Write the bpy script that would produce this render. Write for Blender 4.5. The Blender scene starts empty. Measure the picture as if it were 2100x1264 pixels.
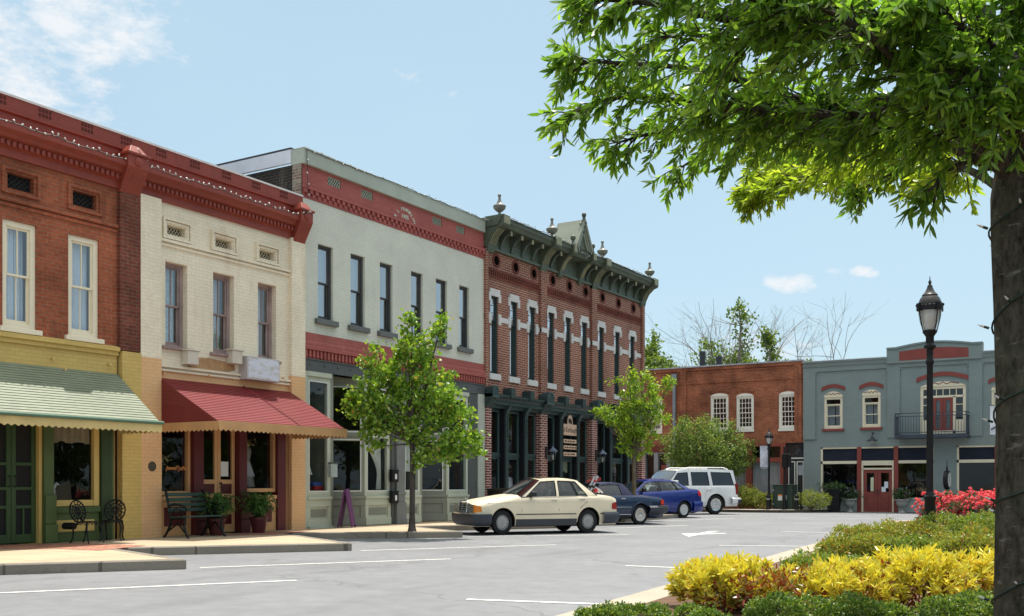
import bpy, math, random, bmesh
import numpy as np
from mathutils import Vector, Matrix
random.seed(7); RNG=np.random.default_rng(7)
scene=bpy.context.scene; COL=scene.collection
# ---------------------------------------------------------------- camera and survey frame
F=2100.0; HY=992.0; H=1.26; TH=math.atan((2330-1050)/F); SN,CS=math.sin(TH),math.cos(TH)
D=17.4      # distance from the camera to the shop row (plane x=-D)
YF=50.3     # the buildings that close the square (plane y=YF)
def ray(px):
    d=px-1050; return -SN*F+CS*d, CS*F+SN*d
def rowp(px,py=HY,w=0.0):           # survey sheet pixel -> (y,z) on the shop row front
    a,b=ray(px); t=(w-D)/a; return b*t, H+(HY-py)*t
def farp(px,py=HY,w=0.0):
    a,b=ray(px); t=(YF-w)/b; return a*t, H+(HY-py)*t
def gz(y):                           # street falls gently beyond the row
    return 0.0 if y<36 else -0.007*(y-36)
def gnd(px,py,z=0.0):
    t=(H-z)/(py-HY); a,b=ray(px); return Vector((a*t,b*t,z))
def att(px,py,t):
    a,b=ray(px); return Vector((a*t,b*t,H+(HY-py)*t))
cam=bpy.data.cameras.new("camera"); camo=bpy.data.objects.new("camera",cam); COL.objects.link(camo)
cam.sensor_width=36; cam.lens=36.0; cam.shift_y=(HY-632)/2100.0; cam.clip_start=0.05; cam.clip_end=2000
camo.location=(0,0,H); camo.rotation_euler=(math.pi/2,0,TH); scene.camera=camo
# ---------------------------------------------------------------- mesh helpers
class MB:
    def __init__(s): s.v=[]; s.f=[]
    def add(s,vs,fs,M=None):
        o=len(s.v)
        s.v.extend([tuple(M@Vector(p)) for p in vs] if M is not None else [tuple(p) for p in vs])
        s.f.extend([tuple(i+o for i in f) for f in fs]); return s
    def quad(s,a,b,c,d): return s.add([a,b,c,d],[(0,1,2,3)])
    def box(s,x0,x1,y0,y1,z0,z1,M=None):
        if x0>x1:x0,x1=x1,x0
        if y0>y1:y0,y1=y1,y0
        if z0>z1:z0,z1=z1,z0
        return s.add([(x0,y0,z0),(x1,y0,z0),(x1,y1,z0),(x0,y1,z0),(x0,y0,z1),(x1,y0,z1),(x1,y1,z1),(x0,y1,z1)],
          [(3,2,1,0),(4,5,6,7),(0,1,5,4),(1,2,6,5),(2,3,7,6),(3,0,4,7)],M)
    def extx(s,prof,x0,x1,M=None):   # prof: closed list of (y,z), swept along x
        n=len(prof); vs=[(x0,y,z) for y,z in prof]+[(x1,y,z) for y,z in prof]
        fs=[(i,(i+1)%n,n+(i+1)%n,n+i) for i in range(n)]+[tuple(range(n))[::-1],tuple(range(n,2*n))]
        return s.add(vs,fs,M)
    def exty(s,prof,y0,y1,M=None):   # prof: closed list of (x,z), swept along y
        n=len(prof); vs=[(x,y0,z) for x,z in prof]+[(x,y1,z) for x,z in prof]
        fs=[(i,n+i,n+(i+1)%n,(i+1)%n) for i in range(n)]+[tuple(range(n)),tuple(range(n,2*n))[::-1]]
        return s.add(vs,fs,M)
    def extz(s,prof,z0,z1,M=None):   # prof: closed list of (x,y)
        n=len(prof); vs=[(x,y,z0) for x,y in prof]+[(x,y,z1) for x,y in prof]
        fs=[(i,(i+1)%n,n+(i+1)%n,n+i) for i in range(n)]+[tuple(range(n))[::-1],tuple(range(n,2*n))]
        return s.add(vs,fs,M)
    def lathe(s,prof,n=16,M=None,a0=0.0):   # prof: (r,z) bottom to top round z
        vs=[];fs=[]
        for r,z in prof:
            for k in range(n):
                a=a0+2*math.pi*k/n; vs.append((r*math.cos(a),r*math.sin(a),z))
        m=len(prof)
        for i in range(m-1):
            for k in range(n):
                fs.append((i*n+k,i*n+(k+1)%n,(i+1)*n+(k+1)%n,(i+1)*n+k))
        if prof[0][0]>1e-4: fs.append(tuple(range(n))[::-1])
        if prof[-1][0]>1e-4: fs.append(tuple((m-1)*n+k for k in range(n)))
        return s.add(vs,fs,M)
    def tube(s,pts,rad,n=8,cap=True):
        pts=[Vector(p) for p in pts]
        if not hasattr(rad,'__len__'): rad=[rad]*len(pts)
        vs=[];fs=[];up=None
        for i,p in enumerate(pts):
            t=(pts[min(i+1,len(pts)-1)]-pts[max(i-1,0)])
            if t.length<1e-9: t=Vector((0,0,1))
            t.normalize()
            if up is None:
                up=Vector((0,0,1)) if abs(t.z)<.9 else Vector((1,0,0))
            u=t.cross(up)
            if u.length<1e-6: u=t.cross(Vector((0,1,0)))
            u.normalize(); w=u.cross(t); up=w
            for k in range(n):
                a=2*math.pi*k/n; q=p+(u*math.cos(a)+w*math.sin(a))*rad[i]; vs.append(tuple(q))
        for i in range(len(pts)-1):
            for k in range(n):
                fs.append((i*n+k,(i+1)*n+k,(i+1)*n+(k+1)%n,i*n+(k+1)%n))
        if cap and n>2: fs+= [tuple(range(n)),tuple((len(pts)-1)*n+k for k in range(n))[::-1]]
        return s.add(vs,fs)
    def ball(s,c,r,n=8,sz=1.0):
        m=max(4,n//2+1); pr=[(r*math.sin(math.pi*i/m),-r*sz*math.cos(math.pi*i/m)) for i in range(m+1)]
        pr[0]=(1e-5,-r*sz);pr[-1]=(1e-5,r*sz)
        return s.lathe(pr,n,Matrix.Translation(c))
    def build(s,name,mat,parent=None,smooth=0,bevel=0.0,loc=None,rz=0.0):
        me=bpy.data.meshes.new(name); me.from_pydata(s.v,[],s.f); me.validate(clean_customdata=False)
        bm=bmesh.new(); bm.from_mesh(me); bmesh.ops.recalc_face_normals(bm,faces=bm.faces); bm.to_mesh(me); bm.free()
        if mat is not None: me.materials.append(mat)
        if smooth:
            me.polygons.foreach_set('use_smooth',[True]*len(me.polygons))
            me.set_sharp_from_angle(angle=math.radians(smooth))
        o=bpy.data.objects.new(name,me); COL.objects.link(o)
        if parent is not None: o.parent=parent
        if loc is not None: o.location=loc
        if rz: o.rotation_euler=(0,0,rz)
        if bevel>0:
            b=o.modifiers.new('bevel','BEVEL'); b.width=bevel; b.segments=2; b.limit_method='ANGLE'; b.angle_limit=math.radians(40)
        return o
def each(mb,name,mat,parent=None,**k):
    """build every loose piece of mb as an object of its own"""
    p=list(range(len(mb.v)))
    def find(i):
        while p[i]!=i: p[i]=p[p[i]]; i=p[i]
        return i
    for f in mb.f:
        a=find(f[0])
        for i in f[1:]: p[find(i)]=a
    gr={}
    for f in mb.f: gr.setdefault(find(f[0]),[]).append(f)
    out=[]
    for fs in gr.values():
        ids=sorted({i for f in fs for i in f}); mp={i:n for n,i in enumerate(ids)}; m=MB(); m.v=[mb.v[i] for i in ids]; m.f=[tuple(mp[i] for i in f) for f in fs]; out.append(m.build(name,mat,parent,**k))
    return out
def tag(o,label=None,cat=None,group=None,kind=None):
    if label: o['label']=label
    if cat: o['category']=cat
    if group: o['group']=group
    if kind: o['kind']=kind
    return o
def thing(name,label,cat,loc=(0,0,0),rz=0.0,group=None):
    o=bpy.data.objects.new(name,None); COL.objects.link(o); o.location=loc; o.rotation_euler=(0,0,rz)
    o.empty_display_size=.3
    return tag(o,label,cat,group)
def copy_tree(o,parent=None):
    c=o.copy(); COL.objects.link(c)
    if parent is not None: c.parent=parent
    for ch in list(o.children): copy_tree(ch,c)
    return c
def text_geo(s,size=1.0,ext=0.004,font_shear=0.0,bold=0.0):
    cu=bpy.data.curves.new('lettering','FONT'); cu.body=s; cu.size=size; cu.extrude=ext; cu.align_x='CENTER'; cu.shear=font_shear; cu.offset=bold
    cu.resolution_u=3
    ob=bpy.data.objects.new('lettering',cu); COL.objects.link(ob); bpy.context.view_layer.update()
    me=ob.to_mesh(); vs=[tuple(v.co) for v in me.vertices]; fs=[tuple(p.vertices) for p in me.polygons]
    ob.to_mesh_clear(); COL.objects.unlink(ob); bpy.data.objects.remove(ob); bpy.data.curves.remove(cu)
    return vs,fs
UPR=Matrix.Rotation(math.pi/2,4,'X')      # text lying in xy -> standing, reading from -y
# ---------------------------------------------------------------- materials
MATS={}
def newmat(name):
    m=bpy.data.materials.new(name); m.use_nodes=True; nt=m.node_tree
    return m,nt,nt.nodes['Principled BSDF']
def N(nt,t,**k):
    n=nt.nodes.new(t)
    for a,b in k.items():
        if a.startswith('i_'):
            n.inputs[a[2:].replace('_',' ')].default_value=b
        else: setattr(n,a,b)
    return n
def L(nt,a,b): nt.links.new(a,b)
def mixc(nt,fac,a,b,mode='MIX'):
    n=nt.nodes.new('ShaderNodeMix'); n.data_type='RGBA'; n.blend_type=mode
    for sock,val in ((n.inputs[0],fac),(n.inputs[6],a),(n.inputs[7],b)):
        if hasattr(val,'is_linked') or hasattr(val,'links'): L(nt,val,sock)
        elif hasattr(val,'__len__'): sock.default_value=(*val[:3],1)
        else: sock.default_value=val
    return n.outputs[2]
def ramp(nt,fac,stops):
    r=nt.nodes.new('ShaderNodeValToRGB'); e=r.color_ramp.elements
    while len(e)<len(stops): e.new(.5)
    for i,(p,c) in enumerate(stops):
        e[i].position=p; e[i].color=(*c[:3],1) if hasattr(c,'__len__') else (c,c,c,1)
    L(nt,fac,r.inputs[0]); return r.outputs[0]
def objco(nt,scale=(1,1,1)):
    tc=N(nt,'ShaderNodeTexCoord'); mp=N(nt,'ShaderNodeMapping'); mp.inputs['Scale'].default_value=scale
    L(nt,tc.outputs['Object'],mp.inputs[0]); return mp.outputs[0]
def noise(nt,vec,scale,detail=4,rough=.55):
    n=N(nt,'ShaderNodeTexNoise'); n.inputs['Scale'].default_value=scale; n.inputs['Detail'].default_value=detail; n.inputs['Roughness'].default_value=rough
    L(nt,vec,n.inputs['Vector']); return n.outputs['Fac']
def bump(nt,b,h,strength=.3,dist=.01):
    n=N(nt,'ShaderNodeBump'); n.inputs['Strength'].default_value=strength; n.inputs['Distance'].default_value=dist
    L(nt,h,n.inputs['Height']); L(nt,n.outputs[0],b.inputs['Normal'])
def paint(name,col,rough=.55,var=.12,scale=1.3,bmp=.0,bscale=60,spec=.35,metal=0.0,streak=0.0,streakcol=None):
    if name in MATS: return MATS[name]
    m,nt,b=newmat(name); v=objco(nt)
    n1=noise(nt,v,scale,5); n2=noise(nt,v,scale*9,3)
    lo=[c*(1-var) for c in col]; hi=[min(1,c*(1+var)) for c in col]
    c=ramp(nt,n1,[(.3,lo),(.7,hi)])
    c=mixc(nt,.25*min(1,var*6),c,ramp(nt,n2,[(.3,[x*.75 for x in col]),(.7,[min(1,x*1.15) for x in col])]))
    if streak>0:
        vs=objco(nt,(5,5,.35)); n3=noise(nt,vs,1.2,4)
        c=mixc(nt,ramp(nt,n3,[(.52,0.0),(.75,streak)]),c,streakcol or [x*.45 for x in col])
    L(nt,c,b.inputs['Base Color']); b.inputs['Roughness'].default_value=rough; b.inputs['Specular IOR Level'].default_value=spec; b.inputs['Metallic'].default_value=metal
    if bmp>0: bump(nt,b,noise(nt,v,bscale,4),bmp,.01)
    MATS[name]=m; return m
def brick(name,c1,c2,cm,bw=.215,bh=.072,ms=.011,bmp=.6,var=.35,rough=.85,painted=False,stain=.0,staincol=(.03,.025,.02),hstr=0.0):
    if name in MATS: return MATS[name]
    m,nt,b=newmat(name)
    tc=N(nt,'ShaderNodeTexCoord'); sp=N(nt,'ShaderNodeSeparateXYZ'); L(nt,tc.outputs['Object'],sp.inputs[0])
    ad=N(nt,'ShaderNodeMath',operation='ADD'); L(nt,sp.outputs[0],ad.inputs[0]); L(nt,sp.outputs[1],ad.inputs[1])
    cb=N(nt,'ShaderNodeCombineXYZ'); L(nt,ad.outputs[0],cb.inputs[0]); L(nt,sp.outputs[2],cb.inputs[1])
    # a little wobble so courses are not ruler straight
    nz=N(nt,'ShaderNodeTexNoise'); nz.inputs['Scale'].default_value=6; L(nt,tc.outputs['Object'],nz.inputs['Vector'])
    vm=N(nt,'ShaderNodeVectorMath',operation='MULTIPLY_ADD'); L(nt,nz.outputs['Color'],vm.inputs[0]); vm.inputs[1].default_value=(.012,.012,0); L(nt,cb.outputs[0],vm.inputs[2])
    bt=N(nt,'ShaderNodeTexBrick'); L(nt,vm.outputs[0],bt.inputs['Vector'])
    bt.inputs['Scale'].default_value=1; bt.inputs['Brick Width'].default_value=bw; bt.inputs['Row Height'].default_value=bh; bt.inputs['Mortar Size'].default_value=ms; bt.inputs['Mortar Smooth'].default_value=.15; bt.inputs['Bias'].default_value=0
    bt.inputs['Color1'].default_value=(*c1,1); bt.inputs['Color2'].default_value=(*c2,1); bt.inputs['Mortar'].default_value=(*cm,1)
    v=tc.outputs['Object']
    n1=noise(nt,v,.9,5); n2=noise(nt,v,14,4)
    c=mixc(nt,1.0,bt.outputs['Color'],ramp(nt,n1,[(.3,1-var),(.7,1+var*.5)]),'MULTIPLY')
    c=mixc(nt,1.0,c,ramp(nt,n2,[(.3,1-var*.6),(.7,1+var*.3)]),'MULTIPLY')
    if stain>0:
        vs=objco(nt,(2.2,2.2,.5)); n3=noise(nt,vs,1.1,6)
        c=mixc(nt,ramp(nt,n3,[(.56,0.0),(.78,stain)]),c,staincol)
    L(nt,c,b.inputs['Base Color']); b.inputs['Roughness'].default_value=rough; b.inputs['Specular IOR Level'].default_value=.25
    mx=N(nt,'ShaderNodeMath',operation='MULTIPLY_ADD'); L(nt,bt.outputs['Fac'],mx.inputs[0]); mx.inputs[1].default_value=-1.0; 
    n4=noise(nt,v,45,3); m5=N(nt,'ShaderNodeMath',operation='MULTIPLY'); L(nt,n4,m5.inputs[0]); m5.inputs[1].default_value=.5; L(nt,m5.outputs[0],mx.inputs[2])
    bump(nt,b,mx.outputs[0],bmp,.012)
    MATS[name]=m; return m
def glass(name='window_glass',tint=(.55,.62,.62),refl=1.0,wav=.02):
    if name in MATS: return MATS[name]
    m,nt,b=newmat(name); out=nt.nodes['Material Output']; nt.nodes.remove(b)
    tr=N(nt,'ShaderNodeBsdfTransparent'); tr.inputs[0].default_value=(*tint,1)
    gl=N(nt,'ShaderNodeBsdfGlossy'); gl.inputs['Roughness'].default_value=.015; gl.inputs[0].default_value=(.95,.97,1,1)
    fr=N(nt,'ShaderNodeFresnel'); ge=N(nt,'ShaderNodeNewGeometry'); io=N(nt,'ShaderNodeMath',operation='MULTIPLY_ADD'); L(nt,ge.outputs['Backfacing'],io.inputs[0]); io.inputs[1].default_value=1/1.5-1.5; io.inputs[2].default_value=1.5; L(nt,io.outputs[0],fr.inputs[0])
    mu=N(nt,'ShaderNodeMath',operation='MULTIPLY_ADD'); mu.inputs[1].default_value=1.35*refl; mu.inputs[2].default_value=.01; mu.use_clamp=True
    v=objco(nt); n=noise(nt,v,1.7,2); bp=N(nt,'ShaderNodeBump'); bp.inputs['Strength'].default_value=wav*10; bp.inputs['Distance'].default_value=.01
    L(nt,n,bp.inputs['Height']); L(nt,bp.outputs[0],gl.inputs['Normal'])
    L(nt,fr.outputs[0],mu.inputs[0]); mx=N(nt,'ShaderNodeMixShader'); L(nt,mu.outputs[0],mx.inputs[0]); L(nt,tr.outputs[0],mx.inputs[1]); L(nt,gl.outputs[0],mx.inputs[2]); L(nt,mx.outputs[0],out.inputs[0])
    MATS[name]=m; return m
def leafmat(name,stops,trans=.35,rough=.45,spec=.4,tcol=1.5):
    if name in MATS: return MATS[name]
    m,nt,b=newmat(name); out=nt.nodes['Material Output']
    g=N(nt,'ShaderNodeNewGeometry'); c=ramp(nt,g.outputs['Random Per Island'],stops)
    L(nt,c,b.inputs['Base Color']); b.inputs['Roughness'].default_value=rough; b.inputs['Specular IOR Level'].default_value=spec
    t=N(nt,'ShaderNodeBsdfTranslucent'); c2=mixc(nt,1.0,c,(tcol*1.12,tcol*1.05,tcol*.5),'MULTIPLY'); L(nt,c2,t.inputs[0])
    mx=N(nt,'ShaderNodeMixShader'); mx.inputs[0].default_value=trans; L(nt,b.outputs[0],mx.inputs[1]); L(nt,t.outputs[0],mx.inputs[2]); L(nt,mx.outputs[0],out.inputs[0])
    MATS[name]=m; return m
def bark(name,c1,c2,scale=8,bmp=.8):
    if name in MATS: return MATS[name]
    m,nt,b=newmat(name); v=objco(nt,(1,1,.35)); n=noise(nt,v,scale,6,.65); n2=noise(nt,objco(nt,(1,1,2.5)),3,3)
    c=ramp(nt,n,[(.32,c1),(.68,c2)]); c=mixc(nt,ramp(nt,n2,[(.55,0.0),(.75,.5)]),c,[x*1.5 for x in c2])
    L(nt,c,b.inputs['Base Color']); b.inputs['Roughness'].default_value=.9; b.inputs['Specular IOR Level'].default_value=.15
    bump(nt,b,n,bmp,.03); MATS[name]=m; return m
def emis(name,col,st):
    if name in MATS: return MATS[name]
    m,nt,b=newmat(name); b.inputs['Base Color'].default_value=(*col,1); b.inputs['Emission Color'].default_value=(*col,1); b.inputs['Emission Strength'].default_value=st
    MATS[name]=m; return m
# ---------------------------------------------------------------- leaves in bulk
def norm(a): return a/np.maximum(np.linalg.norm(a,axis=1,keepdims=True),1e-9)
LT=np.array([(0,0,0),(.3,-.5,0),(.3,.5,0),(.68,-.42,0),(.68,.42,0),(1,0,0)])
def leaves(name,mat,P,Dv,Ln,Wd,parent,curl=.25,side=None,fold=.0,loc=None):
    n=len(P); Dv=norm(Dv)
    if side is None: side=RNG.normal(size=(n,3))
    S=norm(np.cross(Dv,side)); U=np.cross(S,Dv)
    Ln=np.broadcast_to(np.asarray(Ln,float),(n,)); Wd=np.broadcast_to(np.asarray(Wd,float),(n,))
    a=LT[:,0][None,:,None]*Ln[:,None,None]; w=LT[:,1][None,:,None]*Wd[:,None,None]
    c=-(curl*LT[:,0]**2)[None,:,None]*Ln[:,None,None]+ (np.abs(LT[:,1])*fold)[None,:,None]*Wd[:,None,None]
    V=P[:,None,:]+Dv[:,None,:]*a+S[:,None,:]*w+U[:,None,:]*c
    V=V.reshape(-1,3); base=(np.arange(n)*6)[:,None]
    lv=(base+np.array([0,1,2,1,3,4,2,3,5,4])[None,:]).ravel()
    me=bpy.data.meshes.new(name); me.vertices.add(n*6); me.vertices.foreach_set('co',V.astype(np.float32).ravel())
    me.loops.add(n*10); me.loops.foreach_set('vertex_index',lv.astype(np.int32))
    ls=(np.arange(n)*10)[:,None]+np.array([0,3,7])[None,:]
    me.polygons.add(n*3); me.polygons.foreach_set('loop_start',ls.ravel().astype(np.int32))
    me.update(calc_edges=True); me.validate()
    me.polygons.foreach_set('use_smooth',[True]*len(me.polygons))
    me.materials.append(mat); o=bpy.data.objects.new(name,me); COL.objects.link(o)
    if parent is not None: o.parent=parent
    if loc is not None: o.location=loc
    return o
def rdir(n): return norm(RNG.normal(size=(n,3)))
# ---------------------------------------------------------------- light
SUN_EL=math.radians(72); SUN_AZ=math.radians(-9.0)     # azimuth from +y, towards +x
def light():
    s=Vector((math.sin(SUN_AZ)*math.cos(SUN_EL),math.cos(SUN_AZ)*math.cos(SUN_EL),math.sin(SUN_EL)))
    l=bpy.data.lights.new('sun','SUN'); l.energy=4.2; l.angle=math.radians(.53); l.color=(1,.95,.87)
    o=bpy.data.objects.new('sun',l); COL.objects.link(o); o.rotation_euler=s.to_track_quat('Z','Y').to_euler(); o.location=(0,0,60)
    w=bpy.data.worlds.new('World'); scene.world=w; w.use_nodes=True; nt=w.node_tree; bg=nt.nodes['Background']
    sk=N(nt,'ShaderNodeTexSky',sky_type='NISHITA'); sk.sun_disc=False; sk.sun_elevation=SUN_EL; sk.sun_rotation=SUN_AZ; sk.altitude=200; sk.air_density=1.0; sk.dust_density=1.6; sk.ozone_density=1.0
    tc=N(nt,'ShaderNodeTexCoord'); v=tc.outputs['Generated']
    sp=N(nt,'ShaderNodeSeparateXYZ'); L(nt,v,sp.inputs[0])
    # thin haze veil and a few small cumulus
    mp=N(nt,'ShaderNodeMapping'); mp.inputs['Scale'].default_value=(1,1,2.2); L(nt,v,mp.inputs[0])
    big=noise(nt,mp.outputs[0],1.6,3); n=noise(nt,mp.outputs[0],23,10,.66)
    veil=ramp(nt,big,[(.3,.52),(.75,.78)])
    c=mixc(nt,veil,sk.outputs[0],(3.85,5.3,5.95))
    upr=ramp(nt,sp.outputs[2],[(.46,0.0),(.92,.85)]); c=mixc(nt,upr,c,(12.8,12.7,12.2))  # unseen upper sky boosted towards white as added fill light
    fl=N(nt,'ShaderNodeVectorMath',operation='MULTIPLY'); L(nt,v,fl.inputs[0]); fl.inputs[1].default_value=(1,1,2.0)
    def spot(d,r,soft):
        dn=Vector((d[0],d[1],d[2]*2.0)).normalized(); dp=N(nt,'ShaderNodeVectorMath',operation='DOT_PRODUCT'); nv=N(nt,'ShaderNodeVectorMath',operation='NORMALIZE'); L(nt,fl.outputs[0],nv.inputs[0]); L(nt,nv.outputs[0],dp.inputs[0]); dp.inputs[1].default_value=dn
        mr=N(nt,'ShaderNodeMapRange'); mr.inputs[1].default_value=math.cos(r); mr.inputs[2].default_value=math.cos(r*soft); L(nt,dp.outputs['Value'],mr.inputs[0]); return mr.outputs[0]
    tot=None
    for px,py,r,k in ((40,170,.11,.80),(185,45,.085,.88),(20,80,.07,.82),(235,95,.05,.74),(1600,578,.024,.95),(1632,582,.027,1.0),(1655,586,.016,.85),(1768,556,.016,.95),(1785,562,.012,.8),(1700,563,.026,.55),(840,160,.035,.55),(922,197,.022,.5),(1560,715,.06,.75),(1640,722,.05,.6),(-600,-300,.3,.6),(2700,300,.2,.7)):
        d=att(px,py,1.0)-Vector((0,0,H)); s_=spot(d,r,.15)
        ma=N(nt,'ShaderNodeMath',operation='MULTIPLY'); L(nt,s_,ma.inputs[0]); ma.inputs[1].default_value=k
        if tot is None: tot=ma.outputs[0]
        else:
            mm=N(nt,'ShaderNodeMath',operation='MAXIMUM'); L(nt,tot,mm.inputs[0]); L(nt,ma.outputs[0],mm.inputs[1]); tot=mm.outputs[0]
    ml=N(nt,'ShaderNodeMath',operation='MULTIPLY_ADD'); L(nt,tot,ml.inputs[0]); ml.inputs[1].default_value=.52; ml.inputs[2].default_value=-.40
    fad=N(nt,'ShaderNodeMath',operation='ADD'); L(nt,ml.outputs[0],fad.inputs[0]); L(nt,n,fad.inputs[1])
    cl=ramp(nt,fad.outputs[0],[(.37,0.0),(.60,.88)])
    clm=N(nt,'ShaderNodeMath',operation='MULTIPLY'); L(nt,cl,clm.inputs[0]); L(nt,ramp(nt,tot,[(.0,0.0),(.25,1.0)]),clm.inputs[1])
    c=mixc(nt,clm.outputs[0],c,(6.0,6.15,6.3))
    L(nt,c,bg.inputs[0]); bg.inputs[1].default_value=.1
light()
scene.view_settings.view_transform='Standard'; scene.view_settings.look='None'; scene.view_settings.exposure=0.62; scene.view_settings.gamma=1
# ---------------------------------------------------------------- ground, road, pavements
def asphalt():
    m,nt,b=newmat('asphalt'); v=objco(nt)
    n1=noise(nt,v,.35,5,.6); n2=noise(nt,v,3.5,5); n3=noise(nt,v,110,3,.7); vs=objco(nt,(1.2,.22,1)); n4=noise(nt,vs,1.0,5)
    c=ramp(nt,n1,[(.3,(.152,.154,.160)),(.7,(.198,.200,.207))])
    c=mixc(nt,1.0,c,ramp(nt,n2,[(.3,.9),(.7,1.08)]),'MULTIPLY'); c=mixc(nt,1.0,c,ramp(nt,n3,[(.28,.62),(.5,1.0),(.74,1.5)]),'MULTIPLY')
    c=mixc(nt,ramp(nt,n4,[(.56,0.0),(.8,.42)]),c,(.075,.075,.078)); n6=noise(nt,v,1.1,4,.7); c=mixc(nt,ramp(nt,n6,[(.64,0.0),(.76,.6)]),c,(.06,.058,.056)); n7=noise(nt,v,260,2,.5); c=mixc(nt,ramp(nt,n7,[(.70,0.0),(.74,.8)]),c,(.5,.5,.5))
    # sealed cracks
    vo=N(nt,'ShaderNodeTexVoronoi',feature='DISTANCE_TO_EDGE'); vo.inputs['Scale'].default_value=.16; nv=N(nt,'ShaderNodeTexNoise'); nv.inputs['Scale'].default_value=1.2; nv.inputs['Detail'].default_value=5; L(nt,v,nv.inputs['Vector'])
    va=N(nt,'ShaderNodeVectorMath',operation='MULTIPLY_ADD'); L(nt,nv.outputs['Color'],va.inputs[0]); va.inputs[1].default_value=(1.6,1.6,0); L(nt,v,va.inputs[2]); L(nt,va.outputs[0],vo.inputs['Vector'])
    c=mixc(nt,ramp(nt,vo.outputs['Distance'],[(.0,.45),(.006,.0)]),c,(.06,.06,.062))
    L(nt,c,b.inputs['Base Color']); b.inputs['Roughness'].default_value=.82; b.inputs['Specular IOR Level'].default_value=.3
    bump(nt,b,n3,.35,.006); return m
def concrete(name,col,joint=1.5,dirt=.35,ang=0.0):
    m,nt,b=newmat(name); v=objco(nt); n1=noise(nt,v,.8,6,.6); n2=noise(nt,v,35,4)
    c=ramp(nt,n1,[(.3,[x*.86 for x in col]),(.7,[x*1.06 for x in col])]); c=mixc(nt,1.0,c,ramp(nt,n2,[(.3,.88),(.7,1.08)]),'MULTIPLY')
    if joint>0:
        tc=N(nt,'ShaderNodeTexCoord'); mp=N(nt,'ShaderNodeMapping'); mp.inputs['Rotation'].default_value=(0,0,ang); L(nt,tc.outputs['Object'],mp.inputs[0])
        bt=N(nt,'ShaderNodeTexBrick'); L(nt,mp.outputs[0],bt.inputs['Vector']); bt.offset=0; bt.inputs['Scale'].default_value=1; bt.inputs['Brick Width'].default_value=joint; bt.inputs['Row Height'].default_value=joint; bt.inputs['Mortar Size'].default_value=.016
        c=mixc(nt,bt.outputs['Fac'],c,[x*.45 for x in col])
    n3=noise(nt,v,2.3,6,.7); c=mixc(nt,ramp(nt,n3,[(.58,0.0),(.78,dirt)]),c,[x*.35 for x in col])
    L(nt,c,b.inputs['Base Color']); b.inputs['Roughness'].default_value=.85; bump(nt,b,n2,.25,.006); return m
ASPH=asphalt(); SIDEW=concrete('pavement_concrete',(.46,.355,.235),1.5,.25); KERB=concrete('kerb_concrete',(.225,.195,.155),2.1,.8)
FARWALK=concrete('far_pavement',(.40,.35,.29),1.6,.2)
mb=MB(); ys=[-120,36,64,700]
for i in range(3): 
    z=[gz(min(y,64))-.03 for y in ys]
    mb.quad((-600,ys[i],z[i]),(600,ys[i],z[i]),(600,ys[i+1],z[i+1]),(-600,ys[i+1],z[i+1]))
tag(mb.build('ground',paint('earth',(.13,.12,.07),.95,.25,.5,.3,30)),kind='structure')
mb=MB(); ys=[-40,36,64,130]
for i in range(3):
    z=[gz(min(y,64)) for y in ys]; mb.quad((-60,ys[i],z[i]),(60,ys[i],z[i]),(60,ys[i+1],z[i+1]),(-60,ys[i+1],z[i+1]))
tag(mb.build('road',ASPH),kind='structure')
def slab(name,edge,back,mat,kmat,zt=.15,kw=.17,z0=-.05,zf=None,kname='kerb'):
    """edge: kerb line (world xy) walked with the pavement on the left; back: closing points"""
    n=len(edge); ins=[]
    for i in range(n):
        p=Vector(edge[i]); a=Vector(edge[max(i-1,0)]); c=Vector(edge[min(i+1,n-1)])
        d1=(p-a).normalized() if i>0 else (c-p).normalized(); d2=(c-p).normalized() if i<n-1 else d1
        n1=Vector((-d1.y,d1.x)); n2=Vector((-d2.y,d2.x)); m=(n1+n2); m.normalize(); k=kw/max(.45,m.dot(n1)); ins.append(p+m*k)
    zz=lambda p:(zt+(zf(p[1]) if zf else 0))
    mb=MB()
    for i in range(n-1):
        a,b,c,d=edge[i],edge[i+1],ins[i+1],ins[i]; r=.018
        def ii(p,q): return (p[0]+(q[0]-p[0])*r/kw, p[1]+(q[1]-p[1])*r/kw)
        a2,b2=ii(a,d),ii(b,c)
        mb.quad((*a,z0),(*b,z0),(*b,zz(b)-r),(*a,zz(a)-r)); mb.quad((*a,zz(a)-r),(*b,zz(b)-r),(*b2,zz(b)),(*a2,zz(a))); mb.quad((*a2,zz(a)),(*b2,zz(b)),(*c,zz(c)),(*d,zz(d)))
    tag(mb.build(kname,kmat),kind='structure')
    poly=[tuple(p) for p in ins]+list(back); 
    vs=[(x,y,zz((x,y))-.002) for x,y in poly]; me=MB(); me.add(vs,[tuple(range(len(vs)))])
    bm=bmesh.new(); o=me.build(name,mat); bm.from_mesh(o.data); bmesh.ops.triangulate(bm,faces=bm.faces); bm.to_mesh(o.data); bm.free(); tag(o,kind='structure'); return o
edge=[(-11.0,-14),(-11.0,1.6),(-14.0,2.6),(-11.4,5.9),(-14.4,6.87),(-11.92,10.36),(-15.1,11.5),(-12.54,14.81),(-16.4,17.0),(-13.40,19.77),(-16.2,21.5),(-13.9,25.3),(-16.5,26.8),(-14.2,30.4),(-14.3,35.5),(-14.9,37.1),(-16.0,38.2),(-17.4,38.9),(-40,39.6)]
slab('sidewalk',edge,[(-40,39.0),(-24,38.9),(-24,-14)],SIDEW,KERB,zf=None)
def patch(name,pts,mat,z,kind='structure'):
    m=MB(); m.add([(p[0],p[1],z) for p in pts],[tuple(range(len(pts)))]); return tag(m.build(name,mat),kind=kind)
PAV=None
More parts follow.
